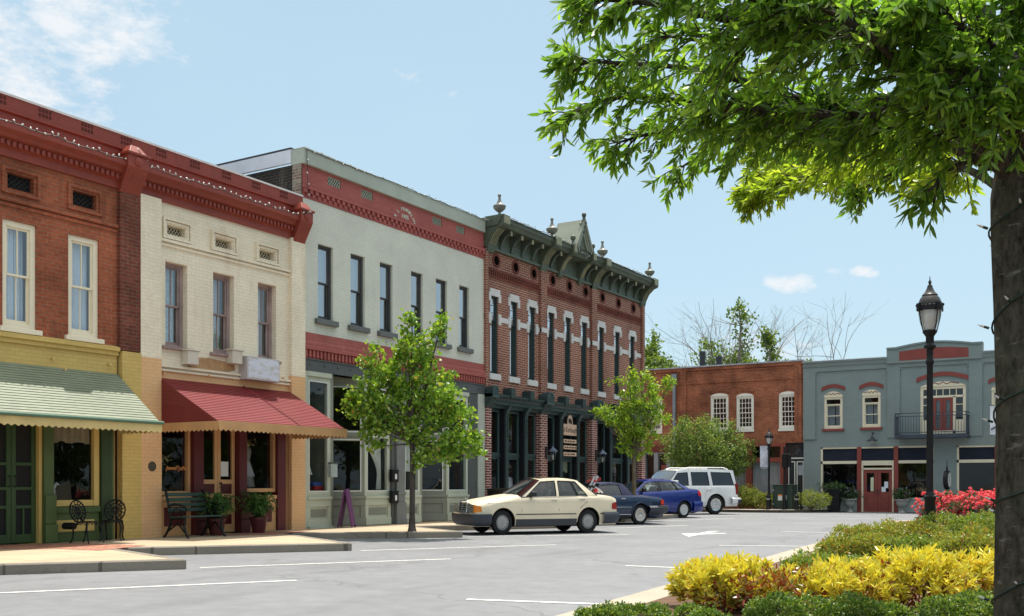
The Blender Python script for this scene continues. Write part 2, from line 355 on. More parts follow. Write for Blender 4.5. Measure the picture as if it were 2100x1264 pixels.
def paver():
    m,nt,b=newmat('paver'); tc=N(nt,'ShaderNodeTexCoord'); mp=N(nt,'ShaderNodeMapping'); mp.inputs['Rotation'].default_value=(0,0,.7); L(nt,tc.outputs['Object'],mp.inputs[0])
    bt=N(nt,'ShaderNodeTexBrick'); L(nt,mp.outputs[0],bt.inputs['Vector']); bt.inputs['Scale'].default_value=1; bt.inputs['Brick Width'].default_value=.2; bt.inputs['Row Height'].default_value=.1; bt.inputs['Mortar Size'].default_value=.006
    bt.inputs['Color1'].default_value=(.42,.17,.10,1); bt.inputs['Color2'].default_value=(.32,.12,.075,1); bt.inputs['Mortar'].default_value=(.3,.24,.18,1)
    n=noise(nt,objco(nt),3,5); c=mixc(nt,1.0,bt.outputs['Color'],ramp(nt,n,[(.3,.75),(.7,1.1)]),'MULTIPLY'); L(nt,c,b.inputs['Base Color']); b.inputs['Roughness'].default_value=.85; bump(nt,b,bt.outputs['Fac'],-.3,.005); return m
PAV=paver()
for i,pl in enumerate(([(-140,1128),(-100,1119),(170,1114.5),(300,1119),(205,1129.5),(120,1126)],[(430,1099),(540,1090.5),(640,1089),(560,1097)],[(690,1075),(760,1065.5),(880,1062),(915,1067.5),(850,1073)])):
    patch('brick_inlay',[gnd(x,y,.15)[:2] for x,y in pl],PAV,.153)
# markings
def mark(name,pts,mat,z=.005):
    m=MB(); m.add([(p[0],p[1],gz(p[1])+z) for p in pts],[tuple(range(len(pts)))]); return tag(m.build(name,mat),kind='structure')
def worn(name,col):
    m,nt,b=newmat(name); v=objco(nt); n=noise(nt,v,18,6,.75); n2=noise(nt,v,1.5,4)
    c=ramp(nt,n,[(.32,(.2,.2,.2)),(.5,col)]); c=mixc(nt,ramp(nt,n2,[(.35,.25),(.7,0.0)]),c,(.26,.26,.26)); L(nt,c,b.inputs['Base Color']); b.inputs['Roughness'].default_value=.75; return m
WHT=worn('road_paint',(.72,.71,.66)); YEL=worn('yellow_road_paint',(.55,.38,.13))
def line(p,q,w=.1,mat=WHT,ext=0.0):
    a,b=gnd(*p),gnd(*q); d=(b-a); d.z=0; d.normalize(); a=a-d*ext; n=Vector((-d.y,d.x,0))*(w/2)
    mark('parking_line',[a-n,b-n,b+n,a+n],mat)
for p,q,e in (((0,1217),(608,1191),3.0),((410,1165),(925,1147),0),((740,1130),(1140,1118),0),((960,1101),(1290,1097),0),((1250,1084),(1410,1078),0),((1340,1070),(1505,1063.2),0),((1430,1058.5),(1560,1055),0),
   ((957,1230),(1290,1242),0),((1283,1161),(1460,1167.5),0),((1475,1119),(1735,1122),0),((1600,1090.5),(1775,1095),0)): line(p,q,ext=e)
line((1697,1072.5),(1850,1075.5),.1,YEL)
ar=[(1397.3,1095),(1430,1095),(1453,1090.2),(1476,1089.6),(1451,1093.8),(1489.6,1094),(1489.6,1094.7),(1436,1096.9),(1412,1101.3)]
mark('lane_arrow',[gnd(*p) for p in ar],WHT)
# raised planting bed on the right, with a pale kerb
def bx(y): return -4.42-.0803*(y-9.3)
edge=[(-6.9,33.6),(-6.55,32.5),(bx(30),30),(bx(22),22),(bx(14),14),(bx(9),9),(bx(4),4),(-3.3,1.5),(-2.6,.6),(30,.2)]
BEDK=concrete('bed_kerb',(.36,.305,.235),0,.45)
edge=edge[::-1]; edge=[(30,.2),(-2.6,.6),(-3.3,1.5),(bx(4),4),(bx(9),9),(bx(14),14),(bx(22),22),(bx(30),30),(-6.55,32.5),(-6.0,33.8),(30,34)]
SOIL=paint('mulch',(.11,.06,.035),.95,.35,6,.8,50)
def slab_r(edge):   # bed lies on the right of this walk: mirror the order
    e=edge[::-1]; return slab('planting_bed',e,[],SOIL,BEDK,zt=.12,kw=.40,kname='bed_kerb')
slab_r(edge)
# far pavement in front of the brick building
fe=[(-12.3,YF+.2),(-12.5,49.2),(-12.9,47.4),(-13.6,46.3),(-15.0,45.75),(-24,45.6),(-45,45.6)]
slab('far_sidewalk',fe[::-1][::-1],[(-45,YF+.3)],FARWALK,KERB,zt=.13,zf=lambda y:gz(min(y,52)),z0=-.4)
patch('mulch_strip',[(-24,47.3),(-13.2,47.6),(-13.2,49.0),(-24,49.0)],paint('pine_straw',(.20,.085,.04),.95,.3,8,.5,60),.13+gz(48)+.012)
# ---------------------------------------------------------------- facade helpers (local frame: x along front, y into the house, z up)
def wallgrid(mb,x0,x1,z0,z1,holes,depth=.3,y=0.0):
    xs=sorted(set([x0,x1]+[h[0] for h in holes]+[h[1] for h in holes])); zs=sorted(set([z0,z1]+[h[2] for h in holes]+[h[3] for h in holes]))
    xs=[x for x in xs if x0-1e-6<=x<=x1+1e-6]; zs=[z for z in zs if z0-1e-6<=z<=z1+1e-6]
    def hole(cx,cz): return any(h[0]<cx<h[1] and h[2]<cz<h[3] for h in holes)
    for i in range(len(xs)-1):
        for j in range(len(zs)-1):
            a,b,c,d=xs[i],xs[i+1],zs[j],zs[j+1]
            if not hole((a+b)/2,(c+d)/2): mb.quad((a,y,c),(b,y,c),(b,y,d),(a,y,d))
    for a,b,c,d in holes:
        y2=y+depth
        mb.quad((a,y,c),(a,y2,c),(a,y2,d),(a,y,d)); mb.quad((b,y2,c),(b,y,c),(b,y,d),(b,y2,d)); mb.quad((a,y,d),(a,y2,d),(b,y2,d),(b,y,d))
        if c>z0+1e-4: mb.quad((a,y2,c),(a,y,c),(b,y,c),(b,y2,c))
    return mb
def frame(mb,x0,x1,z0,z1,y0,y1,fw,fb=None,ft=None):
    fb=fw if fb is None else fb; ft=fw if ft is None else ft
    mb.box(x0,x0+fw,y0,y1,z0,z1); mb.box(x1-fw,x1,y0,y1,z0,z1); mb.box(x0+fw,x1-fw,y0,y1,z1-ft,z1); mb.box(x0+fw,x1-fw,y0,y1,z0,z0+fb)
GLASS=glass('window_glass',(.9,.93,.94),2.4,.02); GLASSD=glass('shop_glass',(.78,.82,.82),.6,.03)
LACE=paint('lace_curtain',(.66,.74,.84),.9,.1,3); DRAPE=paint('white_drape',(.78,.77,.74),.9,.06,3); TANDRAPE=paint('tan_valance',(.42,.33,.22),.9,.1,4)
BLIND=paint('blind_slats',(.62,.66,.70),.6,.1,3)
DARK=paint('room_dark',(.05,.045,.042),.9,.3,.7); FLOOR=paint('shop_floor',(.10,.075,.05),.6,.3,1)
def drape(mb,x0,x1,z0,z1,y,amp=.02,per=.09,gather=None,hem=0.0):
    n=max(8,int((x1-x0)/per*7)); rows=10; vs=[];fs=[]; ph=random.random()*6
    for j in range(rows+1):
        f=j/rows
        for i in range(n+1):
            x=x0+(x1-x0)*i/n
            if gather: x=gather(f,x)
            z=z1+(z0-z1)*f+(hem*math.sin(i*.35+ph)*f)
            vs.append((x,y+amp*math.sin(2*math.pi*i/7+ph+.5*math.sin(f*2))*(.5+.5*f)+amp*.5*math.sin(i*.31+ph),z))
    for j in range(rows):
        for i in range(n): a=j*(n+1)+i; fs.append((a,a+1,a+n+2,a+n+1))
    mb.add(vs,fs)
def sash(root,x0,x1,z0,z1,mat,rec=.1,fw=.07,cols=1,urows=1,lrows=1,split=.5,mw=.022,cur=None,curmat=None,sill=None,gl=None,name='window',transom=0.0,casing=0.0,casmat=None,mt=None):
    """one double-hung window filling an opening"""
    m=MB(); frame(m,x0,x1,z0,z1,rec,rec+.13,fw)
    a,b,c,d=x0+fw,x1-fw,z0+fw,z1-fw
    if transom>0:
        m.box(a,b,rec+.01,rec+.12,d-transom-.05,d-transom); dt=d; d=d-transom-.05
    zm=c+(d-c)*(1-split); sw=.04
    frame(m,a,b,zm-.02,d,rec+.03,rec+.065,sw); frame(m,a,b,c,zm+.02,rec+.068,rec+.10,sw,fb=.06)
    for k in range(1,cols):
        x=a+(b-a)*k/cols; m.box(x-mw/2,x+mw/2,rec+.035,rec+.06,zm,d-.02); m.box(x-mw/2,x+mw/2,rec+.073,rec+.095,c+.03,zm)
    for k in range(1,urows):
        z=zm+(d-zm)*k/urows; m.box(a+.02,b-.02,rec+.037,rec+.058,z-mw/2,z+mw/2)
    for k in range(1,lrows):
        z=c+(zm-c)*k/lrows; m.box(a+.02,b-.02,rec+.075,rec+.093,z-mw/2,z+mw/2)
    w=m.build(name,mat,root,bevel=.004)
    g=MB(); g.quad((a+.03,rec+.05,zm),(b-.03,rec+.05,zm),(b-.03,rec+.05,d-.03),(a+.03,rec+.05,d-.03)); g.quad((a+.03,rec+.085,c+.04),(b-.03,rec+.085,c+.04),(b-.03,rec+.085,zm),(a+.03,rec+.085,zm))
    if transom>0: g.quad((a,rec+.06,dt-transom),(b,rec+.06,dt-transom),(b,rec+.06,dt),(a,rec+.06,dt))
    g.build('pane',gl or GLASS,w)
    if cur:
        q=MB(); yb=rec+.2
        if cur=='blind':
            z=c
            while z<d: q.box(a,b,yb,yb+.03,z,z+.004,Matrix.Translation((0,0,0))); q.box(a,b,yb+.002,yb+.006,z,z+.028); z+=.05
        elif cur=='halfblind':
            z=c; xm=a+(b-a)*.48
            while z<d: q.box(a,xm,yb,yb+.006,z,z+.03); z+=.055
            drape(q,xm,b,c,d,yb+.05,.012,.12)
        elif cur=='split':
            drape(q,a,a+(b-a)*.55,c,d,yb,.02,.10); drape(q,a+(b-a)*.6,b,c+(d-c)*.0,d,yb+.03,.02,.1)
        else: drape(q,a,b,c,d,yb,.016,.12)
        q.build('curtain' if 'blind' not in cur else 'blind',curmat or LACE,w,smooth=60)
    if sill:
        ex,hh,dp,sm=sill; s=MB(); s.box(x0-ex,x1+ex,-dp,rec+.02,z0-hh,z0+.004); s.build('sill',sm,w,bevel=.008)
    return w
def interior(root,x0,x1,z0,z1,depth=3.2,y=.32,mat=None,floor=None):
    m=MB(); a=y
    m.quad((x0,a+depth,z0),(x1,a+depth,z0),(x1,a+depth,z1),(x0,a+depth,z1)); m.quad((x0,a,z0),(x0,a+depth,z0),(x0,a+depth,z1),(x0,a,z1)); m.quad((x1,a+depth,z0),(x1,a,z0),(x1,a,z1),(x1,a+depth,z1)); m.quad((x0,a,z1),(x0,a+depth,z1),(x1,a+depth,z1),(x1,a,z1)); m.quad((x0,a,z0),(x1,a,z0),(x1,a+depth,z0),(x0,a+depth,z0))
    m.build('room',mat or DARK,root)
def shell(root,x0,x1,z1,mat,depth=14,y=.31,name='side_wall'):
    m=MB(); m.quad((x0,depth,0),(x0,y,0),(x0,y,z1),(x0,depth,z1)); m.quad((x1,y,0),(x1,depth,0),(x1,depth,z1),(x1,y,z1)); m.quad((x1,depth,0),(x0,depth,0),(x0,depth,z1),(x1,depth,z1)); m.build(name,mat,root)
def roofslab(root,x0,x1,z,depth=14,y=.3,mat=None):
    m=MB(); m.box(x0+.01,x1-.01,y,depth-.01,z-.15,z); m.build('roof',mat or paint('roof_tar',(.09,.09,.09),.9,.2,.6),root)
def zigzag(mb,p,q,h,n,inv=(0,0,1),t=.012):
    """scalloped valance from p to q hanging h below"""
    p,q=Vector(p),Vector(q); d=(q-p)/n; th=Vector((d.y,-d.x,0)).normalized()*t
    for i in range(n):
        a=p+d*i; b=a+d; mid=(a+b)/2; u=h*.55
        pts=[a+Vector((0,0,0)),b,b-Vector((0,0,u)),mid-Vector((0,0,h)),a-Vector((0,0,u))]
        vs=[tuple(x) for x in pts]+[tuple(x+th) for x in pts]
        mb.add(vs,[(0,1,2,3,4),(9,8,7,6,5),(2,3,8,7),(3,4,9,8)])
def awning(root,x0,x1,zt,zf,w,h,mat,vmat,ribs=22,drop=.1,name='awning',facia=None,seam=None):
    """ribbed sheet-metal awning: x0..x1 on the wall, projects w"""
    m=MB(); n=ribs
    for k in range(n):
        f0,f1=k/n,(k+1)/n; y0,y1=-w*f0,-w*f1; za,zb=zt+(zf-zt)*f0,zt+(zf-zt)*f1; l=.007
        m.add([(x0,y0,za),(x1,y0,za),(x1,y1-.008,zb+l),(x0,y1-.008,zb+l),(x1,y1,zb),(x0,y1,zb)],[(0,1,2,3),(3,2,4,5)])
        for x in (x0,x1):   # side cheeks, one lapped board each
            e=.012 if x==x0 else -.012
            m.add([(x,0,za),(x,y0,za),(x-e,y1,zb),(x-e,0,zb)],[(0,1,2,3)])
        # underside
    m.quad((x0+.02,-.0,zt-.04),(x1-.02,-.0,zt-.04),(x1-.02,-w+.02,zf-.02),(x0+.02,-w+.02,zf-.02))
    if seam:
        m.add([(seam-.02,0,zt+.004),(seam+.02,0,zt+.004),(seam+.02,-w,zf+.03),(seam-.02,-w,zf+.03),(seam,0,zt+.03),(seam,-w,zf+.05)],[(0,4,5,3),(4,1,2,5)])
    a=m.build(name,mat,root)
    v=MB(); nn=int((x1-x0)/.125); zf2=zf+.012
    v.box(x0-.012,x1+.012,-w-.025,-w+.004,zf2-drop,zf2+.01); 
    zigzag(v,(x0-.012,-w-.012,zf2-drop),(x1+.012,-w-.012,zf2-drop),h-drop,nn)
    ns=int(w/.125)
    for x in (x0,x1): 
        v.box(x-.012,x+.012,-w+.004,-.02,zf2-drop,zf2); zigzag(v,(x,-.02,zf2-drop),(x,-w,zf2-drop),h-drop,ns)
    v.build('valance',vmat,a)
    if facia is not None:
        g=MB(); g.tube([(x0-.02,-w-.045,zf+.01),(x1+.02,-w-.045,zf+.01)],.035,8); g.build('gutter',facia,a,smooth=50)
    return a
def grille(root,x0,x1,z0,z1,y,mat,name='vent',cell=.07,bar=.018,back=None):
    m=MB(); n=max(2,int((x1-x0)/cell)); dx=(x1-x0)/n; dz=(z1-z0); r=max(2,int(dz/cell)); 
    for k in range(-r,n+1):   # diagonal lattice
        for s in (1,-1):
            xa=x0+dx*k; pts=[]
            xb=xa+dx*r
            p0=(xa,z0 if s>0 else z1); p1=(xb,z1 if s>0 else z0)
            f0=0.0;f1=1.0
            if p0[0]<x0: f0=(x0-p0[0])/(p1[0]-p0[0])
            if p1[0]>x1: f1=(x1-p0[0])/(p1[0]-p0[0])
            if f1-f0<.05: continue
            A=(p0[0]+(p1[0]-p0[0])*f0,p0[1]+(p1[1]-p0[1])*f0); Bp=(p0[0]+(p1[0]-p0[0])*f1,p0[1]+(p1[1]-p0[1])*f1)
            d=Vector((Bp[0]-A[0],Bp[1]-A[1])); 
            if d.length<1e-4: continue
            d.normalize(); nx,nz=-d.y*bar/2,d.x*bar/2; yy=y+(0.001 if s>0 else .006)
            m.add([(A[0]-nx,yy,A[1]-nz),(Bp[0]-nx,yy,Bp[1]-nz),(Bp[0]+nx,yy,Bp[1]+nz),(A[0]+nx,yy,A[1]+nz)],[(0,1,2,3)])
    frame(m,x0-.01,x1+.01,z0-.01,z1+.01,y-.004,y+.02,.02)
    g=m.build(name,mat,root)
    b=MB(); b.quad((x0,y+.05,z0),(x1,y+.05,z0),(x1,y+.05,z1),(x0,y+.05,z1)); b.build('backing',back or paint('vent_black',(.012,.011,.01),.9),g)
    return g
def rowroot(name,label,u0): 
    return thing(name,label,'building',(-D,u0,0),math.pi/2)
# ================================================================= house A: brick over yellow, and house B: cream over peach
U0=4.0
A=rowroot('brick_building','red brick building with yellow painted ground floor and green awning',U0)
ax=lambda px,w=0.0: rowp(px,w=w)[0]-U0
RBRICK=brick('red_brick',(.43,.112,.050),(.34,.082,.038),(.31,.165,.10),ms=.008,var=.4,stain=.55)
DBRICK=brick('pilaster_brick',(.24,.058,.034),(.16,.042,.026),(.19,.11,.075),ms=.010,var=.4,stain=.5)
YBRICK=brick('yellow_painted_brick',(.66,.455,.15),(.61,.42,.135),(.54,.37,.115),ms=.006,var=.08,bmp=.35,rough=.7,stain=.12,staincol=(.3,.2,.08))
REDP=paint('red_metal_paint',(.26,.048,.028),.5,.18,1.0,.1,30,streak=.35,streakcol=(.14,.03,.02))
CREAMF=paint('cream_frame_paint',(.84,.73,.54),.5,.05,2)
GREEN=paint('green_shop_paint',(.078,.115,.036),.45,.15,2); DGREEN=paint('dark_green_paint',(.036,.060,.020),.45,.2,2); YELW=paint('yellow_trim_paint',(.66,.46,.15),.5,.08,2)
VENTB=paint('vent_iron',(.03,.026,.024),.7)
xe=ax(282); zb=3.93; ztop=8.3; zc=7.15
xp=ax(240)
wins=[]
for l,r in ((5,75),(140,203)): wins.append((ax(l),ax(r)))
wins.insert(0,(wins[0][0]-1.36,wins[0][1]-1.36))
zw0=rowp(140,688)[1]; zw1=rowp(140,479)[1]
holes=[(a,b,zw0,zw1) for a,b in wins]
vh=[((a+b)/2-.26+.02,(a+b)/2+.26+.02) for a,b in wins]; zv0=rowp(150,420)[1]; zv1=rowp(150,389)[1]
holes+=[(a,b,zv0,zv1) for a,b in vh]
m=MB(); wallgrid(m,0,xp,zb,zc+.02,holes); m.build('wall',RBRICK,A)
m=MB()
for a,b in vh:   # stepped surround of each vent
    frame(m,a-.12,b+.12,zv0-.1,zv1+.1,-.035,.0,.06)
m.box(0,xp,-.05,0,6.36,6.43); m.box(0,xp,-.03,0,6.27,6.325)
each(m,'string_course',RBRICK,A)
m=MB(); m.box(xp,xe,-.1,.3,zb,zc+.02); m.build('pilaster',DBRICK,A)
for a,b in wins: sash(A,a,b,zw0,zw1,CREAMF,rec=.04,fw=.1,cols=2,split=.5,cur='lace' if a!=wins[1][0] else 'split',sill=(.08,.09,.07,CREAMF),curmat=LACE)
for a,b in vh: grille(A,a,b,zv0,zv1,.12,VENTB,cell=.09)
# ground floor, yellow
m=MB(); 
xs0=ax(243)
door0,door1=ax(-26),ax(78)
sf=[(door0-.02,ax(236),.15,3.2)]
wallgrid(m,0,xp,.1,zb,sf,.3); m.box(ax(243),xe,-.12,.3,.1,zb-.02); m.build('ground_floor_wall',YBRICK,A)
m=MB(); m.extx([(0,zb-.12),(-.05,zb-.12),(-.05,zb-.05),(-.1,zb-.03),(-.1,zb+.04),(-.02,zb+.07),(0,zb+.07)],0,xp); m.build('moulding',YBRICK,A)
# shopfront woodwork
m=MB(); c0,c1=ax(84),ax(105); m.box(c0,c1,-.10,.3,.15,3.2); m.box(c0-.02,c1+.03,-.18,-.1,.15,.5); m.box(c0,c1+.02,-.15,-.1,.5,1.05); m.box(c0,c1+.02,-.16,-.1,2.55,2.62); m.box(c0,c1+.02,-.16,-.1,2.72,2.78); m.build('column',GREEN,A,bevel=.02)
m=MB(); m.box(ax(205),ax(226),-.06,.3,.15,3.2); m.build('column',DGREEN,A,bevel=.015)
m=MB(); m.box(ax(226),ax(232),-.02,.3,.15,3.2); m.build('column_edge',GREEN,A)
m=MB(); m.box(ax(232),ax(243),-.0,.3,.15,3.2); m.build('reveal',paint('ochre_paint',(.36,.22,.08),.6,.15,2),A)
w0,w1=ax(105),ax(193); zp0=rowp(150,1028)[1]; zp1=3.2
m=MB(); frame(m,w0,w1+.12,zp0-.1,zp1,.02,.12,.06,fb=.12); m.box(w1,w1+.12,.0,.1,zp0-.1,zp1); f=m.build('display_window',YELW,A,bevel=.006)
g=MB(); g.quad((w0,.08,zp0),(w1,.08,zp0),(w1,.08,zp1),(w0,.08,zp1)); g.build('pane',GLASSD,f)
q=MB(); drape(q,w0+.05,w1-.02,2.05,2.6,.14,.035,.14,hem=.02); q.build('curtain',TANDRAPE,f,smooth=60)
m=MB(); m.box(w0,w1+.12,-.05,.2,zp0-.22,zp0-.11); m.box(w0,w1+.12,-.0,.1,.15,zp0-.2); m.box(w0,w1+.12,-.04,.1,.15,.3); bp=m.build('stall_riser',GREEN,A,bevel=.01)
m=MB(); m.box(w0+.08,w1-.0,-.015,.05,.34,zp0-.36); m.build('riser_panel',YELW,bp,bevel=.01)
m=MB(); m.box(ax(78),ax(85),-.03,.25,.15,3.2); m.build('door_jamb',YELW,A)
SCR=paint('screen_mesh',(.012,.012,.012),.8)
def screendoor(x0,x1,hinge):
    d=MB(); frame(d,x0,x1,.17,3.1,.06,.12,.09,fb=.16); za=[.83,1.17,1.62,2.72]
    for z in za: d.box(x0+.08,x1-.08,.065,.115,z-.03,z+.03)
    xm=(x0+x1)/2; d.box(xm-.02,xm+.02,.067,.112,.3,.8); d.box(xm-.02,xm+.02,.067,.112,2.75,3.05)
    o=d.build('door',paint('screen_door_green',(.036,.072,.022),.45,.15,2),A,bevel=.008)
    s=MB(); s.quad((x0+.05,.1,.2),(x1-.05,.1,.2),(x1-.05,.1,3.05),(x0+.05,.1,3.05)); s.build('screen',SCR,o)
    h=MB(); xx=x1-.05 if hinge=='l' else x0+.05; h.tube([(xx,.05,1.2),(xx,.0,1.22),(xx,.0,1.38),(xx,.05,1.4)],.012,6); h.build('handle',VENTB,o)
mid=(door0+door1)/2; screendoor(door0,mid-.004,'l'); screendoor(mid+.004,door1,'r')
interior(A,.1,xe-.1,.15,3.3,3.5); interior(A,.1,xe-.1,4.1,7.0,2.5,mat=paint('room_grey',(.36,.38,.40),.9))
# cornice shared form
def cornice(root,x0,x1,mat):
    m=MB(); m.extx([(.0,zc),(-.06,zc),(-.06,zc+.14),(-.12,zc+.17),(-.12,zc+.27),(-.2,zc+.31),(-.22,zc+.37),(-.3,zc+.43),(-.3,zc+.52),(-.05,zc+.56),(.3,zc+.56),(.3,zc)],x0,x1)
    x=x0+.03
    while x<x1-.06: m.box(x,x+.06,-.165,-.118,zc+.175,zc+.262); x+=.115
    m.extx([(.02,zc+.56),(-.04,zc+.56),(-.04,zc+.78),(-.09,zc+.80),(-.09,zc+.84),(-.02,zc+.86),(-.02,ztop-.04),(.3,ztop-.04),(.3,zc+.56)],x0,x1)
    c=m.build('cornice',mat,root)
    k=MB(); k.extx([(-.035,ztop-.042),(-.035,ztop),(.32,ztop+.01),(.32,ztop-.042)],x0,x1); k.build('flashing',paint('white_flashing',(.72,.66,.62),.4,.15,3,metal=.0),c)
    x=x0+.45
    while x<x1-.3:
        v=MB(); 
        for i in range(4):
            for j in range(2): v.box(x+i*.07,x+i*.07+.045,-.026,-.018,zc+.93+j*.09,zc+.93+j*.09+.06)
        v.build('parapet_vent',paint('vent_maroon',(.085,.018,.013),.8),c); x+=.9
    return c
def bracket(root,x0,x1,mat):
    m=MB(); xm=(x0+x1)/2
    m.extx([(.0,zc-.06),(-.1,zc-.06),(-.13,zc+.02),(-.33,zc+.36),(-.36,zc+.42),(-.36,zc+.66),(-.31,zc+.7),(.0,zc+.7)],x0,x1)
    m.box(x0-.03,x1+.03,-.40,.0,zc+.66,zc+.71)
    m.add([(x0+.02,-.36,zc+.71),(x1-.02,-.36,zc+.71),(x1-.02,-.02,zc+.71),(x0+.02,-.02,zc+.71),(xm-.1,-.25,zc+.88),(xm+.1,-.25,zc+.88),(xm+.1,-.1,zc+.88),(xm-.1,-.1,zc+.88)],[(0,1,5,4),(1,2,6,5),(2,3,7,6),(3,0,4,7),(4,5,6,7)])
    for k in range(6):   # studs on the raked face, rosette above
        for j in range(4):
            f=k/6; m.box(x0+.07+j*(x1-x0-.14)/3-.015,x0+.07+j*(x1-x0-.14)/3+.015,-.135-.2*f-.02,-.12-.2*f,zc+.05+.31*f,zc+.08+.31*f)
    m.lathe([(.0001,.0),(.1,.0),(.1,.015),(.06,.03),(.0001,.045)],12,Matrix.Translation((xm,-.36,zc+.54))@UPR)
    m.build('bracket',mat,root,bevel=.008)
xb0=xe-.5
cornice(A,0,xe,REDP); bracket(A,xb0,xe-.01,REDP)
roofslab(A,0,xe,zc+.4)
GAW=paint('green_awning_metal',(.215,.24,.165),.5,.12,1.2,.05,30,spec=.35,streak=.4,streakcol=(.31,.33,.245)); awning(A,-1.0,ax(240),3.45,2.42,1.3,.2,GAW,paint('valance_yellow',(.60,.46,.20),.6,.12,2),20,.12,facia=paint('gutter_green',(.09,.16,.11),.4,.1,3))
shell(A,0,xe-.01,zc,RBRICK)
# ---- B
UB=U0+xe
B=rowroot('cream_building','cream painted building with peach ground floor and red awning',UB)
bxx=lambda px,w=0.0: rowp(px,w=w)[0]-UB
CBRICK=brick('cream_painted_brick',(.88,.77,.585),(.85,.74,.555),(.77,.66,.485),ms=.006,var=.12,bmp=.4,rough=.7,stain=.38,staincol=(.46,.29,.14))
PBRICK=brick('peach_painted_brick',(.78,.465,.235),(.75,.445,.225),(.67,.39,.19),ms=.006,var=.07,bmp=.35,rough=.7,stain=.12,staincol=(.4,.22,.1))
PEACH=paint('peach_trim_paint',(.66,.36,.16),.5,.08,2); MAROON=paint('maroon_paint',(.105,.016,.018),.4,.15,2); OLDWD=paint('weathered_wood',(.33,.24,.22),.8,.3,3,.3,50,streak=.5,streakcol=(.2,.13,.11))
x1=bxx(620); XB=x1; pl=bxx(325); pr=bxx(592)
zs_=3.85
bw=[(bxx(339),bxx(384)),(bxx(437),bxx(480)),(bxx(529),bxx(566))]
z0=rowp(339,710)[1]; z1=rowp(339,535)[1]
bv=[((a+b)/2-.24,(a+b)/2+.24) for a,b in bw]; v0=rowp(345,481)[1]; v1=rowp(345,461)[1]
m=MB(); wallgrid(m,pl,pr,3.62,zc+.02,[(a,b,z0,z1) for a,b in bw]+[(a,b,v0,v1) for a,b in bv]); m.box(0,pl,-.1,.3,zs_,zc+.02); m.box(pr,x1,-.1,.3,zs_,zc+.02); m.build('wall',CBRICK,B)
m=MB()
for a,b in bv: frame(m,a-.14,b+.14,v0-.1,v1+.14,-.06,.0,.05); frame(m,a-.07,b+.07,v0-.04,v1+.07,-.03,.0,.04)
m.box(pl,pr,-.055,0,6.33,6.39); m.box(pl,pr,-.035,0,6.245,6.29); m.box(pl,pr,-.08,0,3.70,3.75); m.box(pl,pr,-.05,0,3.62,3.66); each(m,'string_course',CBRICK,B)
for i,(a,b) in enumerate(bw): sash(B,a,b,z0,z1,OLDWD,rec=.14,fw=.075,cols=2,split=.5,cur=['lace','halfblind','halfblind'][i],sill=(.1,.06,.09,OLDWD),curmat=paint('blue_lace',(.52,.66,.72),.9,.25,14) if i==0 else BLIND)
for a,b in bv: grille(B,a,b,v0,v1,.12,paint('vent_cream',(.55,.46,.32),.7),cell=.08)
m=MB(); wallgrid(m,pl,pr,3.0,3.62,[]); m.box(0,pl,-.1,.3,.1,zs_-.003); m.box(pr,x1,-.1,.3,.1,zs_-.003); m.build('ground_floor_wall',PBRICK,B)
cornice(B,.001,x1,REDP); bracket(B,x1-.42,x1-.01,REDP); roofslab(B,0,x1,zc+.4); shell(B,0.01,x1-.01,zc,RBRICK)
RAW=paint('red_awning_metal',(.215,.026,.029),.42,.10,1.4,.05,30,spec=.5,streak=.25,streakcol=(.24,.038,.038)); awning(B,pl-.0,pr+.03,3.47,2.5,1.77,.2,RAW,paint('valance_peach',(.52,.29,.13),.6,.12,2),24,.11,seam=pl+(pr-pl)*.62)
# shopfront
zt=3.0
def dispwin(root,x0,x1,za,zb_,mat,y=.06,fw=.06,nm='display_window',gl=None):
    m=MB(); frame(m,x0,x1,za,zb_,y-.04,y+.08,fw,fb=fw*1.5); f=m.build(nm,mat,root,bevel=.006)
    g=MB(); g.quad((x0+fw*.8,y+.02,za+fw),(x1-fw*.8,y+.02,za+fw),(x1-fw*.8,y+.02,zb_-fw),(x0+fw*.8,y+.02,zb_-fw)); g.build('pane',gl or GLASSD,f); return f
zd=rowp(500,1010)[1]
c=[bxx(p) for p in (325,392,412,485,501,566,583,594)]
LW=dispwin(B,c[0],c[1],zd-.05,zt,PEACH,gl=glass('clear_shop_glass',(.85,.88,.88),.2))
RW=dispwin(B,c[4],c[5],zd,zt,PEACH,gl=glass('clear_shop_glass',(.85,.88,.88),.2))
for a,b in ((c[1],c[2]),(c[3],c[4])):
    m=MB(); m.box(a,b,-.1,.3,.15,zt); m.box(a-.01,b+.05,-.16,-.1,.15,.45); m.box(a,b+.04,-.15,-.1,.45,.95); m.box(a,b+.02,-.13,-.1,.95,1.02); m.build('column',MAROON,B,bevel=.015)
m=MB(); m.box(c[5],c[6],-.06,.3,.15,zt); m.build('column',MAROON,B,bevel=.015)
m=MB(); m.box(c[6],c[7],-.01,.3,.15,zt); m.build('reveal',paint('tan_reveal',(.33,.18,.085),.6,.15,2),B)
for a,b in ((c[0],c[1]),(c[4],c[5])):
    m=MB(); m.box(a,b,-.04,.2,zd-.16,zd-.07); m.box(a,b,.0,.15,.15,zd-.15); r=m.build('stall_riser',PEACH,B,bevel=.008)
    m=MB(); m.box(a+.14,b-.14,-.012,.05,.36,zd-.3); m.build('riser_panel',MAROON,r,bevel=.01)
xm=(c[2]+c[3])/2
